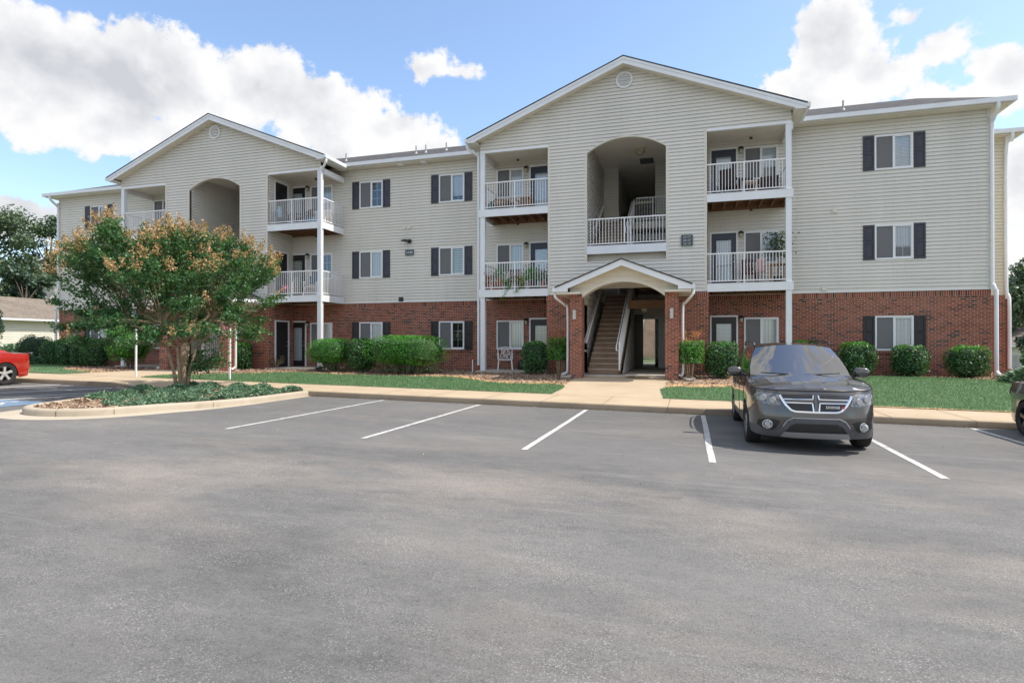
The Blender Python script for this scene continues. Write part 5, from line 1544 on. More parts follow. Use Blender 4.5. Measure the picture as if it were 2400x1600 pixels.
            b.grid([[s.pt(k, s.top(s.out[k][0]), sg) for k in ks], [(s.out[k][0], sg * G['yb'], s.top(s.out[k][0]) + .015) for k in ks]], 0)
        # floor
        b.box(P['outline'][-1][0] + .35, P['outline'][0][0] - .35, -.62, .62, .24, .34, 2)
        for xa in P['axles']: b.box(xa - .42, xa + .42, -.60, .60, .3, .9, 2)
        bo = b.build('body', [s.paint, M['clad'], M['blackplastic']], s.root, smooth=True, sharp=38)
        # merge duplicate seam along the centre line
        # greenhouse
        g = MB(); G = P['house']; ts = G['t']; mats = G['m']
        rowsT = [0, .05, .5, .88, 1]
        def sp(t, r, sg):
            xb = lerp(G['xb'][0], G['xb'][1], t); xt = lerp(G['xt'][0], G['xt'][1], t)
            zb = s.top(xb) + .01; zt = interp(xt, *G['roof']); yt = interp(xt, *G['rw'])
            bul = .035 * math.sin(math.pi * r)
            return (lerp(xb, xt, r), sg * (lerp(G['yb'], yt, r) + bul), lerp(zb, zt, r))
        tt = []
        for a_, b_ in zip(ts, ts[1:]):
            m_ = max(1, int((b_ - a_) / .06)); tt += [lerp(a_, b_, i / m_) for i in range(m_)]
        tt.append(ts[-1])
        for sg in (1, -1):
            i0 = len(g.f); g.grid([[sp(t, r, sg) for r in rowsT] for t in tt])
            for q in range(i0, len(g.f)):
                ti, ri = divmod(q - i0, len(rowsT) - 1); tm = (tt[ti] + tt[ti + 1]) / 2
                seg = next(i for i in range(len(ts) - 1) if ts[i] <= tm <= ts[i + 1])
                g.m[q] = mats[seg] if ri in (1, 2) else (0 if ri == 3 else 2)
        # roof
        xs_ = [lerp(G['xt'][0], G['xt'][1], i / 14) for i in range(15)]; rows = []
        for i, x in enumerate(xs_):
            e = sp(i / 14, 1, 1); rows.append([(e[0] + G['xbul'] * (1 - (j / 8) ** 2) * ((1 - i / 14) - (i / 14)) * .55, e[1] * j / 8, e[2] + G['crown'] * (1 - (j / 8) ** 2)) for j in range(-8, 9)])
        g.grid(rows, 0)
        go = g.build('cabin', [s.paint, M['carglass'], M['blackplastic']], s.root, smooth=True, sharp=35)
        def screen(t, name, sgn):
            w = MB(); rows = []
            for i in range(9):
                r = i / 8; e = sp(t, r, 1)
                rows.append([(e[0] + sgn * G['xbul'] * (1 - (j / 8) ** 2) * lerp(1, .55, r), e[1] * j / 8 * .985, e[2] + G['crown'] * (1 - (j / 8) ** 2) * r) for j in range(-8, 9)])
            w.grid(rows, 0); o = w.build(name, M['windscreen' if t == 0 and s.P.get('interior') else 'carglass'], s.root, smooth=True, sharp=None)
            return rows
        s.ws = screen(0, 'windscreen', 1); screen(1, 'rear_window', -1)
        # shut lines and handles
        ln = MB()
        for sg in (1, -1):
            for xq, z0, z1 in P.get('shut', ()):
                k = min([q for q in range(n) if s.out[q][1] > .6], key=lambda q: abs(s.out[q][0] - xq))
                pts = [Vector(s.pt(k, z, sg)) + Vector((0, sg * .002, 0)) for z in [lerp(z0, z1, i / 7) for i in range(8)]]
                for a, b_ in zip(pts, pts[1:]): ln.bar(a, b_, .007, .007)
            for xq in P.get('handles', ()):
                k = min([q for q in range(n) if s.out[q][1] > .6], key=lambda q: abs(s.out[q][0] - xq))
                p = Vector(s.pt(k, s.top(xq) - .13, sg)) + Vector((0, sg * .015, 0)); ln.bar(p - Vector((.1, 0, 0)), p + Vector((.1, 0, 0)), .025, .03, 1)
        if ln.f: ln.build('door_seams', [M['blackplastic'], s.paint], bo)
        for xa in P['axles']:
            for sg in (1, -1): s.wheel(xa, sg)
        for sg in (1, -1):
            m = MB(); x0, y0, z0 = P['mirror']; rows = []
            for i in range(11):
                th = math.pi * i / 10; row = []
                for j in range(16):
                    ph = 2 * math.pi * j / 16; d = np.array([[math.sin(th) * math.cos(ph), math.sin(th) * math.sin(ph), math.cos(th)]])
                    q = supersurf(d, (.075, .125, .088), 3.2)[0]
                    row.append((x0 + q[0] + .02 * abs(q[1]) * 0, sg * (y0 + q[1]), z0 + q[2]))
                rows.append(row)
            m.grid(rows, 0, True); mo = m.build('mirror', s.paint, s.root, smooth=True, sharp=None)
            t = MB(); t.bar((x0, sg * (y0 - .1), z0 - .06), (x0 + .02, sg * (y0 - .27), z0 - .09), .06, .05); t.build('mirror_arm', M['blackplastic'], mo)
    def wheel(s, xa, sg):
        P = s.P; Rw = P['R']; w = .225; yo = P['track'] / 2 * sg
        t = MB(); pr = []
        for r, h in ((.66, -.40), (.80, -.46), (.93, -.48), (.985, -.38), (1, -.2), (1, .2), (.985, .38), (.93, .48), (.80, .46), (.66, .40)): pr.append((Rw * r, yo + sg * h * w))
        t.lathe(pr, (xa, 0, Rw), 32, 0, 'y'); wh = t.build('wheel', M['tyre'], s.root, smooth=True)
        r_ = MB(); f = yo + sg * .40 * w
        r_.lathe([(Rw * .70, f), (Rw * .67, f + sg * .012), (Rw * .62, f - sg * .01), (Rw * .61, f - sg * .12), (Rw * .05, f - sg * .12)], (xa, 0, Rw), 32, 0, 'y')
        for k in range(P['spokes']):
            a = 2 * math.pi * k / P['spokes'] + .3; c, sn = math.cos(a), math.sin(a)
            def q(rad, tw, o): return (xa + rad * c - tw * sn, f + sg * o, Rw + rad * sn + tw * c)
            rows = []
            for rad, wd, o in ((Rw * .10, .045, -.012), (Rw * .35, .036, -.008), (Rw * .66, .052, -.004)):
                rows.append([q(rad, -wd, o - .035), q(rad, -wd * .8, o), q(rad, wd * .8, o), q(rad, wd, o - .035)])
            r_.grid(rows, 1)
        r_.lathe([(Rw * .17, f - sg * .03), (Rw * .16, f - sg * .004), (.001, f + sg * .004)], (xa, 0, Rw), 16, 1, 'y')
        r_.build('rim', [M['blackplastic'] if P.get('rimdark') else M['darkalloy'], M[P['rim']]], wh, smooth=True, sharp=35)

SUV = dict(outline=[(2.40, 0), (2.385, .30), (2.33, .56), (2.22, .74), (2.05, .845), (1.80, .895), (1.445, .915), (.9, .905), (.2, .90), (-.6, .90), (-1.445, .912), (-1.95, .885), (-2.25, .80), (-2.40, .58), (-2.46, .28), (-2.47, 0)],
    side=([.2, .32, .45, .62, .80, .95, 1.05, 1.2], [.05, .0, .012, .0, .004, .02, .05, .08]),
    front=([.2, .30, .42, .55, .70, .82, .92, 1.0, 1.1], [.12, .045, .0, .0, .022, .05, .10, .17, .25]),
    rear=([.2, .4, .6, .9, 1.1, 1.3], [.08, .0, .0, .05, .09, .14]),
    top=([-2.5, -2.2, -1.4, 0, .95, 1.4, 1.9, 2.2, 2.4], [1.06, 1.10, 1.13, 1.10, 1.075, 1.045, .985, .945, .935]),
    bot=([-2.5, -2.3, -1.9, -1, 1, 1.9, 2.2, 2.42], [.36, .33, .28, .27, .27, .26, .23, .225]),
    axles=(1.445, -1.445), arch=.405, R=.352, track=1.60, cowl=.98, tail=-2.2, hoodcrown=.075, deckcrown=.03, clad=.40, front_end=1.9,
    crease=((.15, .11, .016), (.66, .50, .016)), interior=True, spokes=5, rim='alloy', mirror=(.68, 1.02, 1.155),
    shut=((1.02, .3, 1.05), (.02, .3, 1.08), (-1.0, .75, 1.1)), handles=(.25, -.75),
    house=dict(xb=(1.0, -2.2), xt=(.22, -2.02), yb=.80, t=[0, .045, .34, .37, .66, .70, .96, 1], m=[0, 1, 2, 1, 2, 1, 0], roof=([-2.1, -1.4, -.4, .3], [1.585, 1.625, 1.625, 1.575]), rw=([-2.1, -1, .3], [.60, .645, .635]), xbul=.16, crown=.055))
suv = Car('grey_car', 'dark grey crossover parked nose out between the white stall lines', M['greypaint'], (1.81, 12.10, lot(1.81)), R(-90), SUV)
suv.body()
# interior behind the windscreen
def rbox(cx, cy, cz, a, b, c, e=4):
    m = MB(); rows = []
    for i in range(11):
        th = math.pi * i / 10
        D = np.array([(math.sin(th) * math.cos(p_), math.sin(th) * math.sin(p_), math.cos(th)) for p_ in [2 * math.pi * j / 16 for j in range(16)]])
        rows.append([tuple(q) for q in supersurf(D, (a, b, c), e) + np.array([cx, cy, cz])])
    m.grid(rows, 0, True); return m
rbox(.72, 0, .92, .40, .76, .15).build('dashboard', M['blackplastic'], suv.root, smooth=True)
for y in (-.37, .37):
    se = rbox(-.18, y, .95, .10, .24, .36, 3).build('seat', M['seatcloth'], suv.root, smooth=True)
    rbox(-.22, y, 1.40, .06, .13, .10, 3).build('headrest', M['seatcloth'], se, smooth=True)
rbox(-1.15, 0, .92, .12, .66, .40, 4).build('rear_bench', M['seatcloth'], suv.root, smooth=True)
m = MB(); m.tube([(.32 + .05 * math.cos(t), .37 + .18 * math.sin(t), 1.06 + .17 * math.cos(t)) for t in [2 * math.pi * k / 20 for k in range(21)]], .016, 6); m.build('steering_wheel', M['blackplastic'], suv.root, smooth=True)
m = MB(); m.bar((.33, -.11, 1.47), (.33, .11, 1.47), .03, .07); m.build('rear_view_mirror', M['blackplastic'], suv.root)
hs = MB()
for sg in (1, -1):
    pts = [Vector(suv.pt(k, suv.top(suv.out[k][0]), sg)) + Vector((suv.nrm[k].x * .003, sg * suv.nrm[k].y * .003, .001)) for k in range(len(suv.out)) if suv.out[k][0] > 1.0]
    for a, b_ in zip(pts, pts[1:]): hs.bar(a, b_, .010, .012)
hs.build('hood_seam', M['blackplastic'], suv.root)
# fascia
gr = suv.patch('grille', [(-.50, .872), (-.455, .80), (-.40, .72), (-.335, .655), (-.28, .635), (.28, .635), (.335, .655), (.40, .72), (.455, .80), (.50, .872), (.3, .883), (0, .888), (-.3, .883)], .006, M['mesh'])
c = MB()
ring = [(-.505, .872), (-.46, .80), (-.405, .718), (-.34, .650), (-.28, .630), (0, .625), (.28, .630), (.34, .650), (.405, .718), (.46, .80), (.505, .872)]
suv.strip(c, ring, .030, .008, .016)
for sg in (1, -1):
    suv.strip(c, [(sg * .45, .812), (sg * .045, .815), (sg * .035, .880)], .018, .010, .014)
    suv.strip(c, [(sg * .425, .762), (sg * .050, .762), (sg * .036, .640)], .018, .010, .014)
c.build('grille_trim', M['chrome'], gr, smooth=True, sharp=50)
c = MB(); suv.strip(c, [(0, .64), (0, .885)], .045, .008, .008); suv.strip(c, [(-.44, .787), (.44, .787)], .022, .006, .006); c.build('grille_cross', M['greypaint'], gr, smooth=True)
v, f = text_mesh('DODGE', .052, ex=.0); m = MB(); m.v = [suv.fs(.225 + x * 1.05, .705 + y, .026) for x, y, z in v]; m.f = list(f); m.m = [0] * len(f)
m.build('badge_lettering', M['chrome'], gr)
m = MB()
for q in (.345, .372): m.face([suv.fs(q + a, .705 + b, .026) for a, b in ((-.012, -.02), (.006, -.02), (.020, .022), (.002, .022))])
m.build('badge_stripes', M['taillight'], gr)
HL = [(.475, .868), (.66, .893), (.80, .905), (.835, .86), (.845, .79), (.80, .745), (.60, .715), (.47, .72), (.515, .80)]
for sg in (False, True):
    h = suv.patch('headlight', HL, .008, M['lens'], None, .04, sg)
    k = MB(); e = -1 if sg else 1
    for y, z, r in ((.735, .82, .052), (.60, .79, .045)):
        p = Vector(suv.fs(e * y, z, .004)); q = p + Vector((1, e * .35, 0)) * .03; k.cyl(p, q, r, r * .92, 16)
    k.build('lamp_reflector', M['lampface'], h, smooth=True)
    h = suv.patch('fog_light', [(.49, .475), (.56, .50), (.70, .50), (.785, .475), (.80, .40), (.73, .345), (.60, .335), (.55, .37)], .005, M['blackplastic'], None, .05, sg)
    k = MB(); p = Vector(suv.fs(e * .665, .415, .004)); q = p + (Vector(suv.fs(e * .665, .415, .05)) - p).normalized() * .045; k.cyl(p, q, .050, .046, 18); k.build('lamp_reflector', M['lampface'], h, smooth=True)
    k = MB(); ring = [(e * (.665 + .064 * math.cos(t)), .415 + .064 * math.sin(t)) for t in [2 * math.pi * i / 14 for i in range(15)]]; suv.strip(k, ring, .014, .006, .01); k.build('lamp_bezel', M['chrome'], h, smooth=True)
lo = suv.patch('lower_intake', [(-.42, .315), (-.36, .40), (-.28, .445), (.28, .445), (.36, .40), (.42, .315)], .007, M['mesh'])
c = MB(); suv.strip(c, [(-.52, .285), (-.44, .37), (-.37, .465), (-.30, .50), (.30, .50), (.37, .465), (.44, .37), (.52, .285)], .085, .008, .022); c.build('intake_surround', M['clad'], lo, smooth=True)
c = MB(); suv.strip(c, [(-.46, .40), (-.40, .49), (-.32, .535), (.32, .535), (.40, .49), (.46, .40)], .014, .022, .012); c.build('intake_moulding', M['skid'], lo, smooth=True)
suv.patch('skid_plate', [(-.50, .232), (-.44, .315), (.44, .315), (.50, .232), (.3, .225), (-.3, .225)], .028, M['skid'], None, .06)
for sg in (1, -1):
    r_ = MB(); pts = [(.1, sg * .63, 1.62), (0, sg * .645, 1.675), (-.6, sg * .655, 1.70), (-1.5, sg * .64, 1.70), (-1.75, sg * .63, 1.66), (-1.85, sg * .62, 1.62)]
    r_.tube(catmull(pts, 4), .018, 6); r_.build('roof_rail', M['blackplastic'], suv.root, smooth=True)
for y0, y1 in ((.04, .60), (-.62, -.06)):
    w = MB(); base = suv.ws; pr = []
    for i in range(7):
        y = lerp(y0, y1, i / 6); j = int(round((y / .80) * 8)) + 8; p = Vector(base[0][max(0, min(16, j))]); pr.append((p.x + .012 - .03 * i / 6 * .3, y, p.z + .045 + .03 * (i / 6 if y0 > 0 else 1 - i / 6)))
    w.tube(pr, .011, 6); w.build('wiper', M['blackplastic'], suv.root, smooth=True)
a = MB(); a.tube([(1.15, -.80, 1.05), (1.05, -.82, 1.8)], .005, 5); a.build('antenna', M['blackplastic'], suv.root)
cw = MB(); base = suv.ws[0]; cw.grid([[(p[0] + .10, p[1], p[2] + .005 - .015) for p in base], [(p[0] - .01, p[1], p[2] + .03) for p in base]]); cw.build('cowl', M['blackplastic'], suv.root, smooth=True)

COUPE = dict(outline=[(2.38, 0), (2.35, .4), (2.22, .74), (1.95, .88), (1.43, .945), (.7, .93), (0, .925), (-.7, .935), (-1.42, .955), (-1.9, .925), (-2.2, .84), (-2.36, .62), (-2.42, .3), (-2.43, 0)],
    side=([.2, .32, .5, .7, .85, 1.0, 1.1], [.06, .01, .03, .0, .01, .05, .09]), front=([.2, .4, .6, .8, 1.0], [.1, .0, .0, .08, .2]),
    rear=([.2, .3, .45, .60, .66, .80, .92, 1.0], [.16, .08, .02, .0, .03, .07, .03, .06]),
    top=([-2.5, -2.3, -2.0, -1.4, -.6, .6, 1.2, 2.0, 2.4], [.945, .955, .965, .985, .97, .96, .94, .86, .76]),
    bot=([-2.5, -2.3, -1.9, -1, 1, 1.9, 2.4], [.33, .28, .22, .2, .2, .2, .2]), axles=(1.43, -1.42), arch=.385, R=.352, track=1.66, cowl=.75, tail=-1.75, hoodcrown=.06, deckcrown=.045, front_end=1.8,
    spokes=5, rim='alloy', mirror=(.45, 1.03, 1.03), shut=((.75, .25, .93), (-.55, .25, .95)), handles=(-.35,),
    house=dict(xb=(.85, -1.75), xt=(.05, -.95), yb=.76, t=[0, .06, .55, .62, .80, 1], m=[0, 1, 0, 1, 0], roof=([-1.1, -.5, .1], [1.27, 1.345, 1.32]), rw=([-1, 0, .1], [.50, .54, .54]), xbul=.12, crown=.03))
cp = Car('red_coupe', 'red coupe with silver five spoke wheels cut off by the left photo edge', M['redpaint'], (-21.62, 13.2 - 1.42, lot(-21.62)), R(-90), COUPE)
cp.body()
def rearlamp(car, zlo, zhi, ylo, yhi, mat='taillight'):
    ks = [k for k in range(len(car.out)) if car.out[k][0] < car.P['tail'] - .2 and ylo <= car.out[k][1] <= yhi]
    for sg in (1, -1):
        t = MB(); rows = []
        for k in ks:
            row = []
            for i in range(5):
                z = lerp(zlo, zhi, i / 4); p = Vector(car.pt(k, z, sg)); n = car.nrm[k]; o = .012 if i in (1, 2, 3) else -.005
                row.append((p.x + n.x * o, p.y + sg * n.y * o, z))
            rows.append(row)
        t.grid(rows); t.build('tail_light', M[mat], car.root, smooth=True)
rearlamp(cp, .68, .84, .35, .90)
sp_ = MB(); sp_.grid([[(-2.34 + .05 * (abs(y) / .8) ** 2, y, .985 + .01 * k), (-2.42 + .08 * (abs(y) / .8) ** 2, y, 1.005)] for k, y in ((0, -.78), (1, -.5), (1, 0), (1, .5), (0, .78))]); sp_.build('spoiler_lip', M['redpaint'], cp.root, smooth=True)
SEDAN = dict(outline=[(2.36, 0), (2.33, .4), (2.2, .72), (1.9, .85), (1.4, .90), (.7, .90), (0, .90), (-.7, .90), (-1.4, .905), (-1.9, .875), (-2.2, .77), (-2.36, .52), (-2.42, .25), (-2.43, 0)],
    side=COUPE['side'], front=COUPE['front'], rear=([.2, .3, .5, .7, .9, 1.0], [.12, .06, .0, .0, .06, .10]),
    top=([-2.5, -2.2, -1.4, 0, .8, 1.3, 2.0, 2.4], [.95, .98, 1.0, .98, .97, .95, .86, .76]),
    bot=([-2.5, -2.3, -1.9, -1, 1, 1.9, 2.4], [.34, .28, .22, .2, .2, .2, .2]), axles=(1.4, -1.4), arch=.38, R=.335, track=1.60, cowl=.9, tail=-1.75, hoodcrown=.06, deckcrown=.05, front_end=1.8,
    spokes=5, rim='darkalloy', rimdark=True, mirror=(.6, .99, 1.04), shut=((.95, .25, .95), (-.1, .25, .97), (-1.0, .7, .98)), handles=(.2, -.8),
    house=dict(xb=(.95, -1.8), xt=(.15, -1.0), yb=.75, t=[0, .05, .42, .46, .80, 1], m=[0, 1, 2, 1, 0], roof=([-1.1, -.4, .2], [1.38, 1.46, 1.42]), rw=([-1, 0, .2], [.52, .56, .56]), xbul=.12, crown=.035))
sd = Car('taupe_sedan', 'grey sedan with dark wheels cut off by the right photo edge', M['taupepaint'], (6.86, 13.22 - 1.4, lot(6.86)), R(-90), SEDAN)
sd.body(); rearlamp(sd, .72, .88, .45, .84)

for car, w_ in ((cp, .80), (sd, .76)):      # plain noses: dark grille and lamps
    car.patch('grille', [(-.40, .62), (-.34, .50), (.34, .50), (.40, .62), (.2, .65), (-.2, .65)], .006, M['mesh'])
    car.patch('lower_intake', [(-.52, .36), (-.45, .27), (.45, .27), (.52, .36)], .006, M['blackplastic'])
    for sg in (False, True): car.patch('headlight', [(.46, .66), (.62, .70), (w_, .71), (w_ - .01, .62), (.62, .58), (.48, .59)], .008, M['lens'], None, .04, sg)
# ---------------------------------------------------------------- signs
def letters(mb, txt, size, o, ux, uz, n, m=0):
    """flat lettering at o, along ux / uz, on the side n"""
    v, f = text_mesh(txt, size, ex=0.)
    o, ux, uz, n = Vector(o), Vector(ux), Vector(uz), Vector(n); i = len(mb.v)
    mb.v += [tuple(o + ux * p[0] + uz * p[1] + n * .004) for p in v]; mb.f += [tuple(i + q for q in k) for k in f]; mb.m += [m] * len(f)
def wallsign(name, label, s0, s1, z0, z1, Y, lines, size, rules=()):
    rt = thing(name, label, 'sign', ((s0 + s1) / 2, Y, z0))
    def rr(a, b, c, d, r):
        out = []
        for cx, cz, t0 in ((b - r, d - r, 0), (a + r, d - r, 90), (a + r, c + r, 180), (b - r, c + r, 270)):
            out += [(cx + r * math.cos(R(t0 + 22.5 * k)), cz + r * math.sin(R(t0 + 22.5 * k))) for k in range(5)]
        return out
    p = MB(); p.prism(rr(s0, s1, z0, z1, .05), lambda u, z, t: (u, t, z), Y - .045, Y - .02); p.build('sign_plate', M['signblue'], rt)
    p = MB(); o_ = rr(s0 + .012, s1 - .012, z0 + .010, z1 - .010, .042); i_ = rr(s0 + .017, s1 - .017, z0 + .017, z1 - .017, .037)
    p.grid([[(u, Y - .0475, z) for u, z in o_ + o_[:1]], [(u, Y - .0475, z) for u, z in i_ + i_[:1]]]); p.build('sign_border', M['signtext'], rt)
    l = MB()
    for t, z in lines: letters(l, t, size, ((s0 + s1) / 2, Y - .045, z), (1, 0, 0), (0, 0, 1), (0, -1, 0))
    for z in rules: l.box(s0 + .03, s1 - .03, Y - .0495, Y - .0485, z - .002, z + .002)
    l.build('lettering', M['signtext'], rt)
wallsign('number_sign', 'dark slate sign reading 3430 on the beige siding under the flood light', -11.89, -11.48, 4.88, 5.15, YW - .01, [('3430', 5.012)], .16)
wallsign('unit_sign', 'dark slate sign listing units 305-307, 205-207, 105-107 right of the tall arch', -.28, .13, 4.46, 4.87, YF - .01, [('305-307', 4.785), ('205-207', 4.665), ('105-107', 4.545)], .082, (4.725, 4.605))
def polesign(x, y, h, label, board, face):
    rt = thing('sign_post', label, 'sign post', (x, y, gz(x, y)), 'parking sign posts by the left entry walk')
    z = gz(x, y); p = MB(); p.box(x - .026, x + .026, y - .024, y + .024, z - .1, z + h); p.build('post', M['white'], rt)
    b = MB(); b.box(x - .155, x + .155, y - .042, y - .032, z + h - .48, z + h - .02); bo = b.build('sign_board', M[board], rt)
    s = MB(); K = 16; cx, cz, yy = x, z + h - .30, y - .045
    for k in range(K):
        t0, t1 = [2 * math.pi * (k + i) / K for i in (0, 1)]
        s.face([(cx - .02 + r_ * math.cos(t), yy, cz + r_ * math.sin(t)) for r_, t in ((.065, t0), (.085, t0), (.085, t1), (.065, t1))])
    s.face([(cx - .03 + .024 * math.cos(t), yy, cz + .155 + .024 * math.sin(t)) for t in [2 * math.pi * k / 10 for k in range(10)]])
    s.box(cx - .045, cx - .02, yy - .001, yy, cz - .02, cz + .125); s.box(cx - .02, cx + .07, yy - .0012, yy, cz - .02, cz + .005)
    s.build('wheelchair_symbol', M[face], bo)
polesign(-19.10, 16.42, 2.38, 'white sign post with a blue parking sign, half hidden left of the tree trunk', 'bluepaint', 'white')
polesign(-15.05, 16.5, 2.42, 'white sign post with a pale parking sign, right of the tree trunk', 'white', 'bluepaint')

# ---------------------------------------------------------------- outbuildings
def garage(name, label, x0, x1, ya, yb, zb, eave, ridge, face, wallm='cream'):
    """long low building, ridge along Y; face: +1 shows its east wall"""
    rt = thing(name, label, 'garage', ((x0 + x1) / 2, (ya + yb) / 2, zb))
    w = MB(); clad(w, faceR(x1), ya, yb, zb, eave, (), .03, .17); clad(w, faceL(x0), ya, yb, zb, eave, (), .03, .17)
    xm = (x0 + x1) / 2; sl_ = (ridge - eave) / ((x1 - x0) / 2)
    lim = lambda z: (x0, x1) if z <= eave else (x0 + (z - eave) / sl_, x1 - (z - eave) / sl_)
    clad(w, front(ya), x0, x1, zb, ridge - .1, (), .03, .17, lim)
    w.build('siding_wall', [M[wallm], M['lap']], rt)
    r = MB()
    for sg in (-1, 1):
        xe = xm + sg * ((x1 - x0) / 2 + .45); ze = eave - .45 * sl_
        r.face([(xm, ya - .4, ridge + .05), (xe, ya - .4, ze + .05), (xe, yb + .4, ze + .05), (xm, yb + .4, ridge + .05)])
    r.build('roof', M['brownshingle'], rt)
    g = MB()
    for sg in (-1, 1):
        xe = xm + sg * ((x1 - x0) / 2 + .45); ze = eave - .45 * sl_
        g.box(min(xe, xe + sg * .12), max(xe, xe + sg * .12), ya - .4, yb + .4, ze - .09, ze + .045)
    g.each('gutter', M['fascia'], rt)
    g = MB()
    for sg in (-1, 1):
        xe = xm + sg * ((x1 - x0) / 2 + .45); ze = eave - .45 * sl_
        g.face([(xm, ya - .42, ridge + .04), (xe, ya - .42, ze + .04), (xe, ya - .42, ze - .12), (xm, ya - .42, ridge - .12)])
        g.box(min(x1 * (sg > 0) + x0 * (sg < 0), xe), max(x1 * (sg > 0) + x0 * (sg < 0), xe), ya - .4, yb + .4, ze - .095, ze - .07)
    g.build('eaves_trim', M['cream'], rt)
    return rt
garage('garage_building', 'low cream sided garage with a brown roof behind the red car', -57, -47, 17.0, 60, .55, 3.0, 4.75, 1)
garage('garage_building', 'low garage with a brown roof at the right edge behind the grey slatted fence', 23.0, 32.0, 50, 62, -1.7, 1.05, 2.45, -1)
def house(name, label, cx, cy, rz, w, d, base, eave, ridge):
    rt = thing(name, label, 'house', (cx, cy, base), None, False); rt.rotation_euler = (0, 0, rz)
    b = MB(); h = eave - base; rg_ = ridge - base; sl_ = (rg_ - h) / (w / 2)
    lim = lambda z: (-w / 2, w / 2) if z <= h else (-w / 2 + (z - h) / sl_, w / 2 - (z - h) / sl_)
    for P_, a, c_, L_ in ((front(-d / 2), -w / 2, w / 2, lim), (faceR(w / 2), -d / 2, d / 2, None), (faceL(-w / 2), -d / 2, d / 2, None)):
        clad(b, P_, a, c_, 0, (rg_ - .05) if L_ else h, (), .03, .2, L_)
    b.build('siding_wall', [M['siding'], M['lap']], rt)
    r = MB()
    for sg in (-1, 1):
        xe = sg * (w / 2 + .5); ze = h - .5 * sl_
        r.prism([(0, rg_ + .1), (xe, ze + .1), (xe, ze - .1), (0, rg_ - .1)], lambda u, z, t: (u, t, z), -d / 2 - .4, d / 2 + .4, 0, 1)
    r.build('roof', [M['brownshingle'], M['fascia']], rt)
    for z in (h * .25, h * .55, h * .85):
        for u in (-w * .25, w * .2):
            f = MB(); f.box(u - .6, u + .6, -d / 2 - .06, -d / 2 + .02, z - .6, z + .6); wf = f.build('window', M['white'], rt)
            f = MB(); f.box(u - .5, u + .5, -d / 2 - .08, -d / 2 - .06, z - .5, z + .5); f.build('pane', M['carglass'], wf)
    return rt
house('gabled_house', 'pale gabled house partly hidden behind the trees left of the building corner', -89, 63.5, R(52), 10.5, 12, .4, 10.6, 13.4)
house('gabled_house', 'pale sided building glimpsed at the far end of the breezeway', -4, 58, 0, 26, 10, -.1, 8.6, 12.5)
# weathered stair of that building, framed by the breezeway
nb = [o for o in bpy.data.objects if o.name.startswith('gabled_house') and 'breezeway' in str(o.get('label'))][0]
st = MB()
for k in range(17): st.box(-3.5 + 4, -1.9 + 4, 44.5 + k * .28 - 58, 44.8 + k * .28 - 58, .1 + k * .18, .27 + k * .18)
so_ = st.build('staircase', M['stepwood'], nb)
for x in (-3.55, -1.85):
    q = MB(); q.bar((x + 4, 44.4 - 58, 1.1), (x + 4, 49.3 - 58, 4.2), .06, .08)
    for k in range(14): q.box(x + 3.98, x + 4.02, 44.4 + k * .35 - 58, 44.44 + k * .35 - 58, .1 + k * .22, 1.1 + k * .22)
    q.build('handrail', M['rail'], so_)
ft = thing('slat_fence', 'low grey slatted fence past the right brick corner above the holly', 'fence', (15.5, 33.5, gz(15.5, 33.5)))
f = MB(); zf = gz(15.5, 33.5)
for k in range(5): f.box(12.2, 20, 33.5, 33.53, .52 - k * .16 - .13, .52 - k * .16)
f.build('slats', M['pipe'], ft)
f = MB()
for x in (12.3, 14.8, 17.3, 19.9): f.box(x - .05, x + .05, 33.53, 33.63, zf - .2, .54)
f.each('fence_post', M['pipe'], ft)

# ---------------------------------------------------------------- ground clutter
ac = thing('air_conditioner', 'pale round air conditioner unit half hidden behind the widest bright hedge', 'air conditioner', (-11.25, 21.95, gz(-11.25, 21.95)))
zc = gz(-11.25, 21.95)
m = MB(); m.box(-11.75, -10.75, 21.45, 22.45, zc - .05, zc + .06); m.build('concrete_pad', M['slab'], ac)
m = MB(); pr = [(.001, .86), (.40, .86), (.42, .82), (.42, .80)]
for k in range(14): pr += [(.385, .79 - k * .05), (.415, .775 - k * .05), (.415, .76 - k * .05)]
pr += [(.42, .06)]
m.lathe([(r_, z) for r_, z in pr], (-11.25, 21.95, zc), 28); m.build('louvred_case', M['acmetal'], ac, smooth=True, sharp=30)
m = MB()
for rr_ in (.1, .2, .3): m.lathe([(rr_, .87), (rr_ + .015, .88), (rr_ + .015, .87)], (-11.25, 21.95, zc), 24)
m.build('fan_guard', M['blackmetal'], ac)
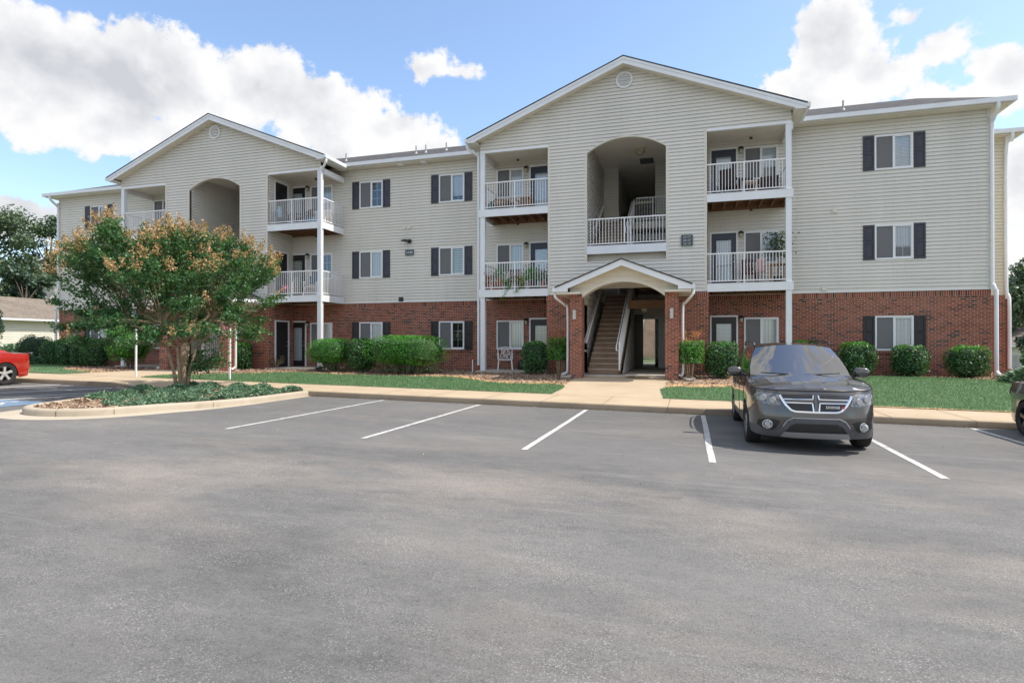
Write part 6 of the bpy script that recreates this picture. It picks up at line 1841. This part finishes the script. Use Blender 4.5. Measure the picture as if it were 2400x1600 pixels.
def loungechair(name, label, x, y, z, rz, mat, group=None, w=.56, d=.52, hs=.42, hb=.90, slats=5, arms=True, cat='chair', solid=False):
    rt = thing(name, label, cat, (x, y, z), group, False); rt.rotation_euler = (0, 0, rz)
    s_ = MB(); s_.box(-w / 2, w / 2, -d / 2, d / 2, hs - .035, hs); s_.build('seat', M[mat], rt)
    b = MB(); t = .12
    if solid: b.bar((0, d / 2 - .02, hs), (0, d / 2 + t, hb), w, .05, 0, (0, 1, 0))
    else:
        for k in range(slats):
            u = lerp(-w / 2 + .03, w / 2 - .03, k / (slats - 1)); b.bar((u, d / 2 - .02, hs - .02), (u, d / 2 + t, hb), .055, .02, 0, (0, 1, 0))
        for q in (.35, .92): b.bar((-w / 2, d / 2 + .01 + t * q, lerp(hs, hb, q)), (w / 2, d / 2 + .01 + t * q, lerp(hs, hb, q)), .02, .07)
    b.build('backrest', M[mat], rt)
    for sx in (-1, 1):
        for sy in (-1, 1):
            l = MB(); l.bar((sx * (w / 2 - .02), sy * (d / 2 - .03), hs), (sx * (w / 2 + .02), sy * (d / 2 + .02), 0), .045, .045); l.build('leg', M[mat], rt)
        if arms:
            a = MB(); a.box(min(sx * (w / 2 - .02), sx * (w / 2 + .05)), max(sx * (w / 2 - .02), sx * (w / 2 + .05)), -d / 2 - .02, d / 2 + .04, hs + .2, hs + .235); a.bar((sx * (w / 2 + .015), -d / 2 + .02, hs), (sx * (w / 2 + .015), -d / 2 + .02, hs + .2), .04, .04); a.build('armrest', M[mat], rt)
    return rt
# white plastic patio chair with a fretted back
rt = loungechair('patio_chair', 'white plastic garden chair with a fretted leaf pattern back below the ground floor window', -7.05, 22.45, .0, R(18), 'plasticwhite', None, .54, .52, .42, .55, 5, True)
for o in [c for c in rt.children if c.name.startswith('backrest')]: bpy.data.objects.remove(o)
b = MB(); pts = []
fr_ = [(-.24, .42), (-.27, .62), (-.29, .82), (-.2, .87), (0, .90), (.2, .87), (.29, .82), (.27, .62), (.24, .42)]
PBk = lambda u, z: Vector((u, .25 + (z - .42) * .28, z))
b.tube([PBk(u, z) for u, z in catmull(fr_, 4)], .022, 6)
q_ = random.Random(5)
for k in range(9):
    u0 = -.2 + .05 * k; c_ = [(u0, .44), (u0 + q_.uniform(-.1, .1), .55), (u0 + q_.uniform(-.12, .12), .66), (u0 + q_.uniform(-.1, .1), .76), (u0 * .9, .86)]
    b.tube([PBk(max(-.26, min(.26, u)), z) for u, z in catmull(c_, 4)], .011, 5)
b.build('backrest', M['plasticwhite'], rt, smooth=True)
bg_ = MB(); rows = []
for i in range(9):
    th = math.pi * i / 8; rows.append([tuple(np.array([-6.42, 22.6, .17]) + supersurf(np.array([[math.sin(th) * math.cos(p_), math.sin(th) * math.sin(p_), math.cos(th)]]), (.15, .12, .21), 2.6)[0] * (1 + .06 * math.sin(5 * p_ + i))) for p_ in [2 * math.pi * j / 14 for j in range(14)]])
bg_.grid(rows, 0, True); bo = bg_.build('black_bag', M['blackmetal'], None, smooth=True, sharp=None, org=(-6.42, 22.6, 0)); tag(bo, 'slumped black bag on the patio beside the white garden chair', 'bag')
m = MB(); m.tube([(-8.06, 21.45, -.15), (-8.06, 21.45, .42)], .02, 8); o = m.build('stake', M['white'], None, org=(-8.06, 21.45, -.1)); tag(o, 'thin white stake standing in the mulch left of the tall white post', 'stake')
m = MB(); m.tube(catmull([(-14.75, 21.35, .05), (-14.4, 20.5, .03), (-13.9, 20.1, .0), (-13.3, 19.75, -.03)], 5), .055, 8); o = m.build('drain_hose', M['blackplastic'], None, smooth=True, org=(-14.6, 21, -.05)); tag(o, 'black corrugated drain hose lying on the mulch below the smaller bright hedge', 'drain hose')
def splash(x, y, rz, label):
    m = MB(); z = gz(x, y)
    m.box(-.15, .15, -.35, .3, 0, .05); m.box(-.15, -.11, -.35, .3, .05, .09); m.box(.11, .15, -.35, .3, .05, .09)
    o = m.build('splash_block', M['slab'], None); o.location = (x, y, z); o.rotation_euler = (0, 0, rz); tag(o, label, 'splash block')
splash(9.75, 22.7, R(20), 'pale concrete splash block under the right corner downspout')
splash(-3.95, 20.0, R(-20), 'pale concrete splash block under the left portico downspout')
splash(-.3 + .25, 19.85, R(15), 'pale concrete splash block under the right portico downspout')
m = MB(); m.box(6.2, 6.45, 22.0, 22.12, -.05, .02); o = m.build('utility_lid', M['blackmetal'], None, org=(6.3, 22.05, -.05)); tag(o, 'small dark utility lid between two hollies under the right window', 'utility lid')

# ---------------------------------------------------------------- balcony furniture
WK = 'dark wicker chairs on the top right balcony'
loungechair('wicker_chair', 'dark high backed chair beside the navy door on the top right balcony', 1.40, 22.5, F3, R(160), 'brownseat', WK, .55, .5, .42, .98, 5, True, solid=True)
loungechair('wicker_chair', 'dark wicker chair left of the small white table on the top right balcony', 1.98, 22.75, F3, R(0), 'brownseat', WK, .5, .5, .4, .86, 5, True, solid=True)
loungechair('wicker_chair', 'dark wicker chair below the window beside the post on the top right balcony', 2.72, 22.75, F3, R(-12), 'brownseat', WK, .62, .5, .4, .86, 5, True, solid=True)
def table(name, label, x, y, z, w, h, mat):
    rt = thing(name, label, 'table', (x, y, z), None, False)
    t = MB(); t.box(-w / 2, w / 2, -w / 2, w / 2, h - .03, h); t.build('tabletop', M[mat], rt)
    for sx in (-1, 1):
        for sy in (-1, 1):
            l = MB(); l.box(sx * (w / 2 - .03) - .018, sx * (w / 2 - .03) + .018, sy * (w / 2 - .03) - .018, sy * (w / 2 - .03) + .018, 0, h - .03); l.build('leg', M[mat], rt)
table('side_table', 'small white side table among the dark chairs on the top right balcony', 2.02, 22.15, F3, .5, .45, 'plasticwhite')
table('wooden_stand', 'brown wooden stand against the post on the middle right balcony', 3.0, 22.6, F2, .5, .72, 'oakwood')
loungechair('wooden_chair', 'dark red wooden chair in the middle of the second floor right balcony', 2.08, 22.65, F2, R(5), 'redcloth', None, .46, .45, .44, .98, 5, False)
m = MB(); m.grid([[(2.32 + .26 * i / 5, 22.5 - .04 * math.sin(i) + .12 * j / 6, F2 + .92 - .5 * j / 6 + .05 * i / 5) for i in range(6)] for j in range(7)]); o = m.build('blanket', M['pinkcloth'], None, smooth=True, sharp=None, org=(2.4, 22.5, F2)); 
o.modifiers.new('thick', 'SOLIDIFY').thickness = .015; tag(o, 'pink and white blanket hanging on the second floor right balcony', 'blanket')
def potplant(name, label, x, y, z, potr, poth, potmat, kind, leafmat, h, w, n=260, L=.10, extra=None, group=None):
    rt = thing(name, label, 'potted plant', (x, y, z), group, False)
    p = MB(); p.lathe([(.001, .0), (potr * .75, 0), (potr, poth), (potr * .9, poth), (potr * .85, poth * .85), (.001, poth * .85)], (0, 0, 0), 14); p.build('pot', M[potmat], rt, smooth=True)
    P = []; 
    if kind == 'ball':
        for k in range(n): P.append((rg.gauss(0, w * .4), rg.gauss(0, w * .4), poth + abs(rg.gauss(h * .45, h * .28))))
    elif kind == 'trail':
        for k in range(n):
            t_ = rg.random(); P.append((rg.gauss(0, w * .3) + .12 * math.sin(t_ * 5), -.10 - .16 * min(1, t_ * 3) + rg.gauss(0, .05), poth + .12 - t_ * h if rg.random() < .6 else poth + rg.uniform(0, .22)))
    elif kind == 'tree':
        for k in range(n): P.append((rg.gauss(0, w * .42), rg.gauss(0, w * .3), poth + h * rg.uniform(.45, 1.02)))
        t = MB(); t.tube([(0, 0, poth * .5), (.03, 0, poth + h * .5), (-.02, .02, poth + h * .9)], [.02, .015, .008], 6); t.build('stem', M['darkbark'], rt)
    scatter_leaves('foliage', P, [(0, -.3, .6)] * len(P), L, L * .45, leafmat, rt)
    if extra:
        E_ = [(P[k][0] * 1.1, P[k][1] - .05, P[k][2] + .05) for k in range(0, len(P), 4)]; scatter_leaves('blossoms', E_, [(0, -.6, .6)] * len(E_), .06, .05, extra, rt)
    return rt
PG = 'potted plants on the flowery second floor balcony'
potplant('potted_tree', 'dark leafy artificial tree in the corner of the second floor right balcony', 3.02, 22.75, F2, .17, .3, 'blackmetal', 'tree', 'oak', 1.55, .5, 420, .13)
potplant('flower_pot', 'dried orange brown flowers bunched against the post of the flowery balcony', -7.58, 21.86, F2, .12, .2, 'terracotta', 'ball', 'nandina', .55, .26, 260, .10, None, PG)
potplant('flower_pot', 'terracotta pot with sparse green plant second from the post of the flowery balcony', -7.33, 22.1, F2, .16, .36, 'terracotta', 'ball', 'freshleaf', .35, .22, 150, .09, None, PG)
potplant('flower_pot', 'raised bright green plant near the left window edge of the flowery balcony', -7.12, 22.05, F2 + .0, .14, .5, 'terracotta', 'ball', 'freshleaf', .42, .30, 230, .10, None, PG)
potplant('flower_pot', 'pale green vine trailing over the balcony edge, longest of the flowery balcony', -6.75, 21.80, F2, .15, .26, 'brownseat', 'trail', 'freshleaf', .80, .17, 150, .075, None, PG)
potplant('flower_pot', 'orange flowered vine trailing over the middle of the flowery balcony', -6.18, 21.80, F2, .15, .28, 'brownseat', 'trail', 'freshleaf', .55, .18, 150, .075, 'petal', PG)
potplant('flower_pot', 'dense bright green fern in front of the navy door of the flowery balcony', -5.78, 21.95, F2, .17, .34, 'brownseat', 'ball', 'freshleaf', .50, .44, 420, .13, None, PG)
potplant('flower_pot', 'pink flowered plant at the right end of the flowery balcony', -5.36, 21.9, F2, .13, .30, 'terracotta', 'ball', 'holly', .45, .26, 160, .09, 'pink', PG)
loungechair('wooden_chair', 'dark red chair among the plants of the flowery second floor balcony', -6.82, 22.75, F2, R(0), 'redcloth', None, .46, .45, .44, .95, 5, False)
OW = 'slatted timber chairs on the top balcony left of the arch'
loungechair('timber_chair', 'slatted timber chair near the green pots on the top balcony left of the tall arch', -7.28, 22.75, F3, R(25), 'oakwood', OW, .55, .5, .40, .74, 5, True)
loungechair('timber_chair', 'slatted timber chair beside the navy door on the top balcony left of the tall arch', -6.42, 22.85, F3, R(-5), 'oakwood', OW, .55, .5, .40, .80, 6, True)
table('timber_table', 'low dark timber table between the two timber chairs', -6.85, 22.4, F3, .45, .36, 'deckwood')
def vase(label, x, y, z, r, h):
    m = MB(); m.lathe([(.001, 0), (r * .6, 0), (r, h * .45), (r * .8, h * .8), (r * .45, h), (r * .5, h * 1.05)], (0, 0, 0), 16); o = m.build('glazed_pot', M['greenpot'], None, smooth=True); o.location = (x, y, z); tag(o, label, 'pot', 'green glazed pots by the balcony post')
vase('larger green glazed pot in the corner of the top balcony left of the arch', -7.55, 22.2, F3, .15, .42); vase('smaller green glazed pot behind the larger one in the balcony corner', -7.32, 22.35, F3, .11, .28)
loungechair('dark_chair', 'dark low chair before the storage door on the top balcony above the tree', -17.3, 22.2, F3, R(30), 'blackmetal', None, .6, .55, .38, .62, 5, True)
m = MB(); m.lathe([(.001, 0), (.16, 0), (.17, .35), (.12, .42), (.12, .55), (.001, .56)], (0, 0, 0), 14); o = m.build('water_jug', M['lightblue'], None, smooth=True); o.location = (-17.72, 22.35, F3 + .42); tag(o, 'pale blue jug standing before the storage door on the top left balcony', 'jug')
table('plant_stand', 'small dark stand under the pale blue jug', -17.72, 22.35, F3, .36, .42, 'blackmetal')
m = MB(); m.box(-.22, .22, -.16, .16, 0, .30); m.box(-.23, .23, -.17, .17, .30, .36); o = m.build('cooler_box', M['bluecloth'], None); o.location = (-16.05, 22.3, F3); tag(o, 'blue cooler box beside the post on the top left balcony', 'cooler')
loungechair('patio_chair', 'white chair glimpsed behind the top left balcony post', -15.6, 22.75, F3, R(-8), 'plasticwhite', 'white chairs on the left balconies', .5, .5, .42, .82, 5, True)
loungechair('patio_chair', 'white chair on the second floor left balcony in front of the glazed door', -16.05, 22.5, F2, R(12), 'plasticwhite', 'white chairs on the left balconies', .56, .5, .42, .86, 6, True)
m = MB(); m.grid([[(-16.28 + .46 * i / 5, 22.66 + .05 * j / 4 - .10 * (j > 2), F2 + .62 + .32 * j / 4) for i in range(6)] for j in range(5)]); o = m.build('cushion', M['bluecloth'], None, smooth=True, sharp=None, org=(-16.05, 22.7, F2 + .6)); o.modifiers.new('thick', 'SOLIDIFY').thickness = .06; tag(o, 'teal cushion on the white chair of the second floor left balcony', 'cushion')
loungechair('dark_chair', 'dark slatted chair before the glazed door of the top left balcony', -16.55, 22.6, F3, R(-20), 'brownseat', None, .5, .5, .42, .9, 5, True)
# ---------------------------------------------------------------- camera, sun, sky
YAW, PIT, CZ = R(16.76), R(.27), 1.018
cam = bpy.data.cameras.new('camera'); co = bpy.data.objects.new('camera', cam); COL.objects.link(co)
co.location = (0, 0, CZ); co.rotation_euler = (math.pi / 2 + PIT, 0, YAW)
cam.sensor_width = 36; cam.lens = 1380 / 2400 * 36; cam.clip_end = 5000; cam.clip_start = .1
SC.camera = co
SUN = Vector((.68, .10, 1)).normalized()
sl = bpy.data.lights.new('sun', 'SUN'); sl.energy = SUN_E; sl.angle = R(.53); sl.color = (1, .94, .84)
so = bpy.data.objects.new('sun', sl); COL.objects.link(so)
so.rotation_euler = (-SUN).to_track_quat('-Z', 'Y').to_euler(); so.location = (30, 5, 40)

wd = bpy.data.worlds.new('World'); SC.world = wd; wd.use_nodes = True
nt = wd.node_tree; N = nt.nodes; Lk = nt.links.new
bg = N['Background']; bg.inputs['Strength'].default_value = SKY_S
sky = N.new('ShaderNodeTexSky'); sky.sky_type = 'NISHITA'; sky.sun_disc = False
sky.sun_elevation = math.asin(SUN.z); sky.sun_rotation = math.atan2(SUN.x, SUN.y)
sky.air_density = 1.0; sky.dust_density = 1.2; sky.ozone_density = 1.5; sky.altitude = 100
tc = N.new('ShaderNodeTexCoord')
def mth(op, a, b=0., c=None, clamp=False):
    m = N.new('ShaderNodeMath'); m.operation = op; m.use_clamp = clamp
    for i, v in enumerate((a, b) if c is None else (a, b, c)):
        if hasattr(v, 'is_linked'): Lk(v, m.inputs[i])
        else: m.inputs[i].default_value = v
    return m.outputs[0]
sep = N.new('ShaderNodeSeparateXYZ'); Lk(tc.outputs['Generated'], sep.inputs[0])
AZ0 = mth('ARCTAN2', sep.outputs[0], sep.outputs[1])   # azimuth from +Y towards +X
EL0 = mth('ARCSINE', sep.outputs[2])
nv = N.new('ShaderNodeTexNoise'); nv.inputs['Scale'].default_value = 7.; nv.inputs['Detail'].default_value = 7; nv.inputs['Roughness'].default_value = .58
Lk(tc.outputs['Generated'], nv.inputs['Vector'])
nb = N.new('ShaderNodeTexNoise'); nb.inputs['Scale'].default_value = 24.; nb.inputs['Detail'].default_value = 6; nb.inputs['Roughness'].default_value = .62
Lk(tc.outputs['Generated'], nb.inputs['Vector'])
def azel(u, v):
    d = Vector(((u - 1200) / 1380, -(v - 800) / 1380, -1)); d = co.rotation_euler.to_matrix() @ d; d.normalize()
    return math.atan2(d.x, d.y), math.asin(d.z)
def cloudmask(dAz, dEl):
    az = mth('ADD', AZ0, dAz); el = mth('ADD', EL0, dEl)
    acc = None
    for u, v, ru, rv in CLOUDS:
        a0, e0 = azel(u, v)
        ka = (azel(u + ru, v)[0] - azel(u - ru, v)[0]) / 2; ke = abs(azel(u, v - rv)[1] - azel(u, v + rv)[1]) / 2
        da = mth('DIVIDE', mth('SUBTRACT', az, a0), ka); de = mth('DIVIDE', mth('SUBTRACT', el, e0), ke)
        q = mth('SUBTRACT', 1., mth('SQRT', mth('ADD', mth('MULTIPLY', da, da), mth('MULTIPLY', de, de))))
        q = mth('MULTIPLY', q, min(1.3, max(.35, rv / 90)))
        acc = q if acc is None else mth('SMOOTH_MAX', acc, q, .25)
    for a0, e0, ka, ke in ((R(-30), R(66), R(26), R(5)), (R(66), R(62), R(18), R(2.4)), (R(20), R(75), R(24), R(2.5))):
        da = mth('DIVIDE', mth('SUBTRACT', az, a0), ka); de = mth('DIVIDE', mth('SUBTRACT', el, e0), ke)
        q = mth('SUBTRACT', 1., mth('SQRT', mth('ADD', mth('MULTIPLY', da, da), mth('MULTIPLY', de, de))))
        acc = mth('SMOOTH_MAX', acc, q, .25)
    # scattered clouds over the rest of the sky
    gen = mth('SUBTRACT', mth('MULTIPLY', nl.outputs['Fac'], 4.2), 2.05)
    back = mth('GREATER_THAN', mth('ABSOLUTE', mth('ADD', AZ0, R(16.8))), R(44))
    hi = mth('GREATER_THAN', EL0, R(36))
    gen = mth('SUBTRACT', gen, mth('MULTIPLY', mth('SUBTRACT', 1., mth('MAXIMUM', back, hi)), 3.))
    return mth('MAXIMUM', acc, gen)
nl = N.new('ShaderNodeTexNoise'); nl.inputs['Scale'].default_value = 2.6; nl.inputs['Detail'].default_value = 3
Lk(tc.outputs['Generated'], nl.inputs['Vector'])
# source pixel centres and radii of the cumulus seen in the picture
CLOUDS = [(60, 130, 330, 150), (380, 190, 260, 120), (250, 290, 300, 75), (620, 205, 150, 110), (760, 270, 170, 110), (900, 310, 130, 65), (480, 130, 90, 60), (1015, 345, 60, 30),
          (90, 230, 220, 110), (560, 120, 40, 30), (880, 225, 40, 28),
          (985, 160, 62, 30), (1075, 172, 60, 20), (1945, 115, 110, 130), (2060, 180, 140, 80), (2200, 110, 105, 60), (2310, 150, 70, 50), (1830, 195, 75, 42), (2130, 40, 45, 25),
          (2350, 190, 85, 90), (2200, 230, 220, 45), (1950, 240, 150, 50), (40, 520, 130, 60), (2400, 420, 75, 110), (2390, 640, 70, 60), (2330, 480, 60, 70)]
m0 = cloudmask(0, 0)
nz = mth('ADD', mth('MULTIPLY', mth('SUBTRACT', nv.outputs['Fac'], .5), 1.75), mth('MULTIPLY', mth('SUBTRACT', nb.outputs['Fac'], .5), 1.25))
dens = mth('ADD', m0, nz)
al = N.new('ShaderNodeMapRange'); al.interpolation_type = 'SMOOTHSTEP'; al.inputs[1].default_value = -.04; al.inputs[2].default_value = .18; Lk(dens, al.inputs[0])
# modelling inside the cloud: billows lit from the upper right, grey below
nv2 = N.new('ShaderNodeTexNoise'); nv2.inputs['Scale'].default_value = 7.; nv2.inputs['Detail'].default_value = 5; nv2.inputs['Roughness'].default_value = .5
mp = N.new('ShaderNodeMapping'); mp.inputs['Location'].default_value = (.022, 0, .035); Lk(tc.outputs['Generated'], mp.inputs[0]); Lk(mp.outputs[0], nv2.inputs['Vector'])
relief = mth('ADD', mth('SUBTRACT', nv.outputs['Fac'], nv2.outputs['Fac']), mth('MULTIPLY', mth('SUBTRACT', nb.outputs['Fac'], .5), .16))
deep = N.new('ShaderNodeMapRange'); deep.inputs[1].default_value = .25; deep.inputs[2].default_value = 1.1; Lk(dens, deep.inputs[0])
sh = mth('ADD', mth('SUBTRACT', mth('ADD', .72, mth('MULTIPLY', relief, 2.8)), mth('MULTIPLY', deep.outputs[0], .40)), mth('MULTIPLY', mth('SUBTRACT', nl.outputs['Fac'], .5), .7), clamp=True)
cr = N.new('ShaderNodeValToRGB'); e = cr.color_ramp.elements
e[0].position = .05; e[0].color = tuple(CLOUD_B * x for x in (.64, .66, .71)) + (1,); e[1].position = .75; e[1].color = tuple(CLOUD_B * x for x in (1, 1, 1.01)) + (1,)
Lk(sh, cr.inputs[0])
mx = N.new('ShaderNodeMix'); mx.data_type = 'RGBA'
Lk(al.outputs[0], mx.inputs[0]); Lk(cr.outputs[0], mx.inputs[7])
tint = N.new('ShaderNodeMix'); tint.data_type = 'RGBA'; tint.blend_type = 'MULTIPLY'; tint.inputs[0].default_value = 1
Lk(sky.outputs[0], tint.inputs[6]); tint.inputs[7].default_value = SKY_T + (1,)
Lk(tint.outputs[2], mx.inputs[6]); Lk(mx.outputs[2], bg.inputs[0])
vs = SC.view_settings; vs.view_transform = 'Standard'; vs.look = 'None'; vs.exposure = EXPO; vs.gamma = 1
SC.cycles.max_bounces = 8; SC.cycles.transparent_max_bounces = 12
SC.cycles.use_denoising = True
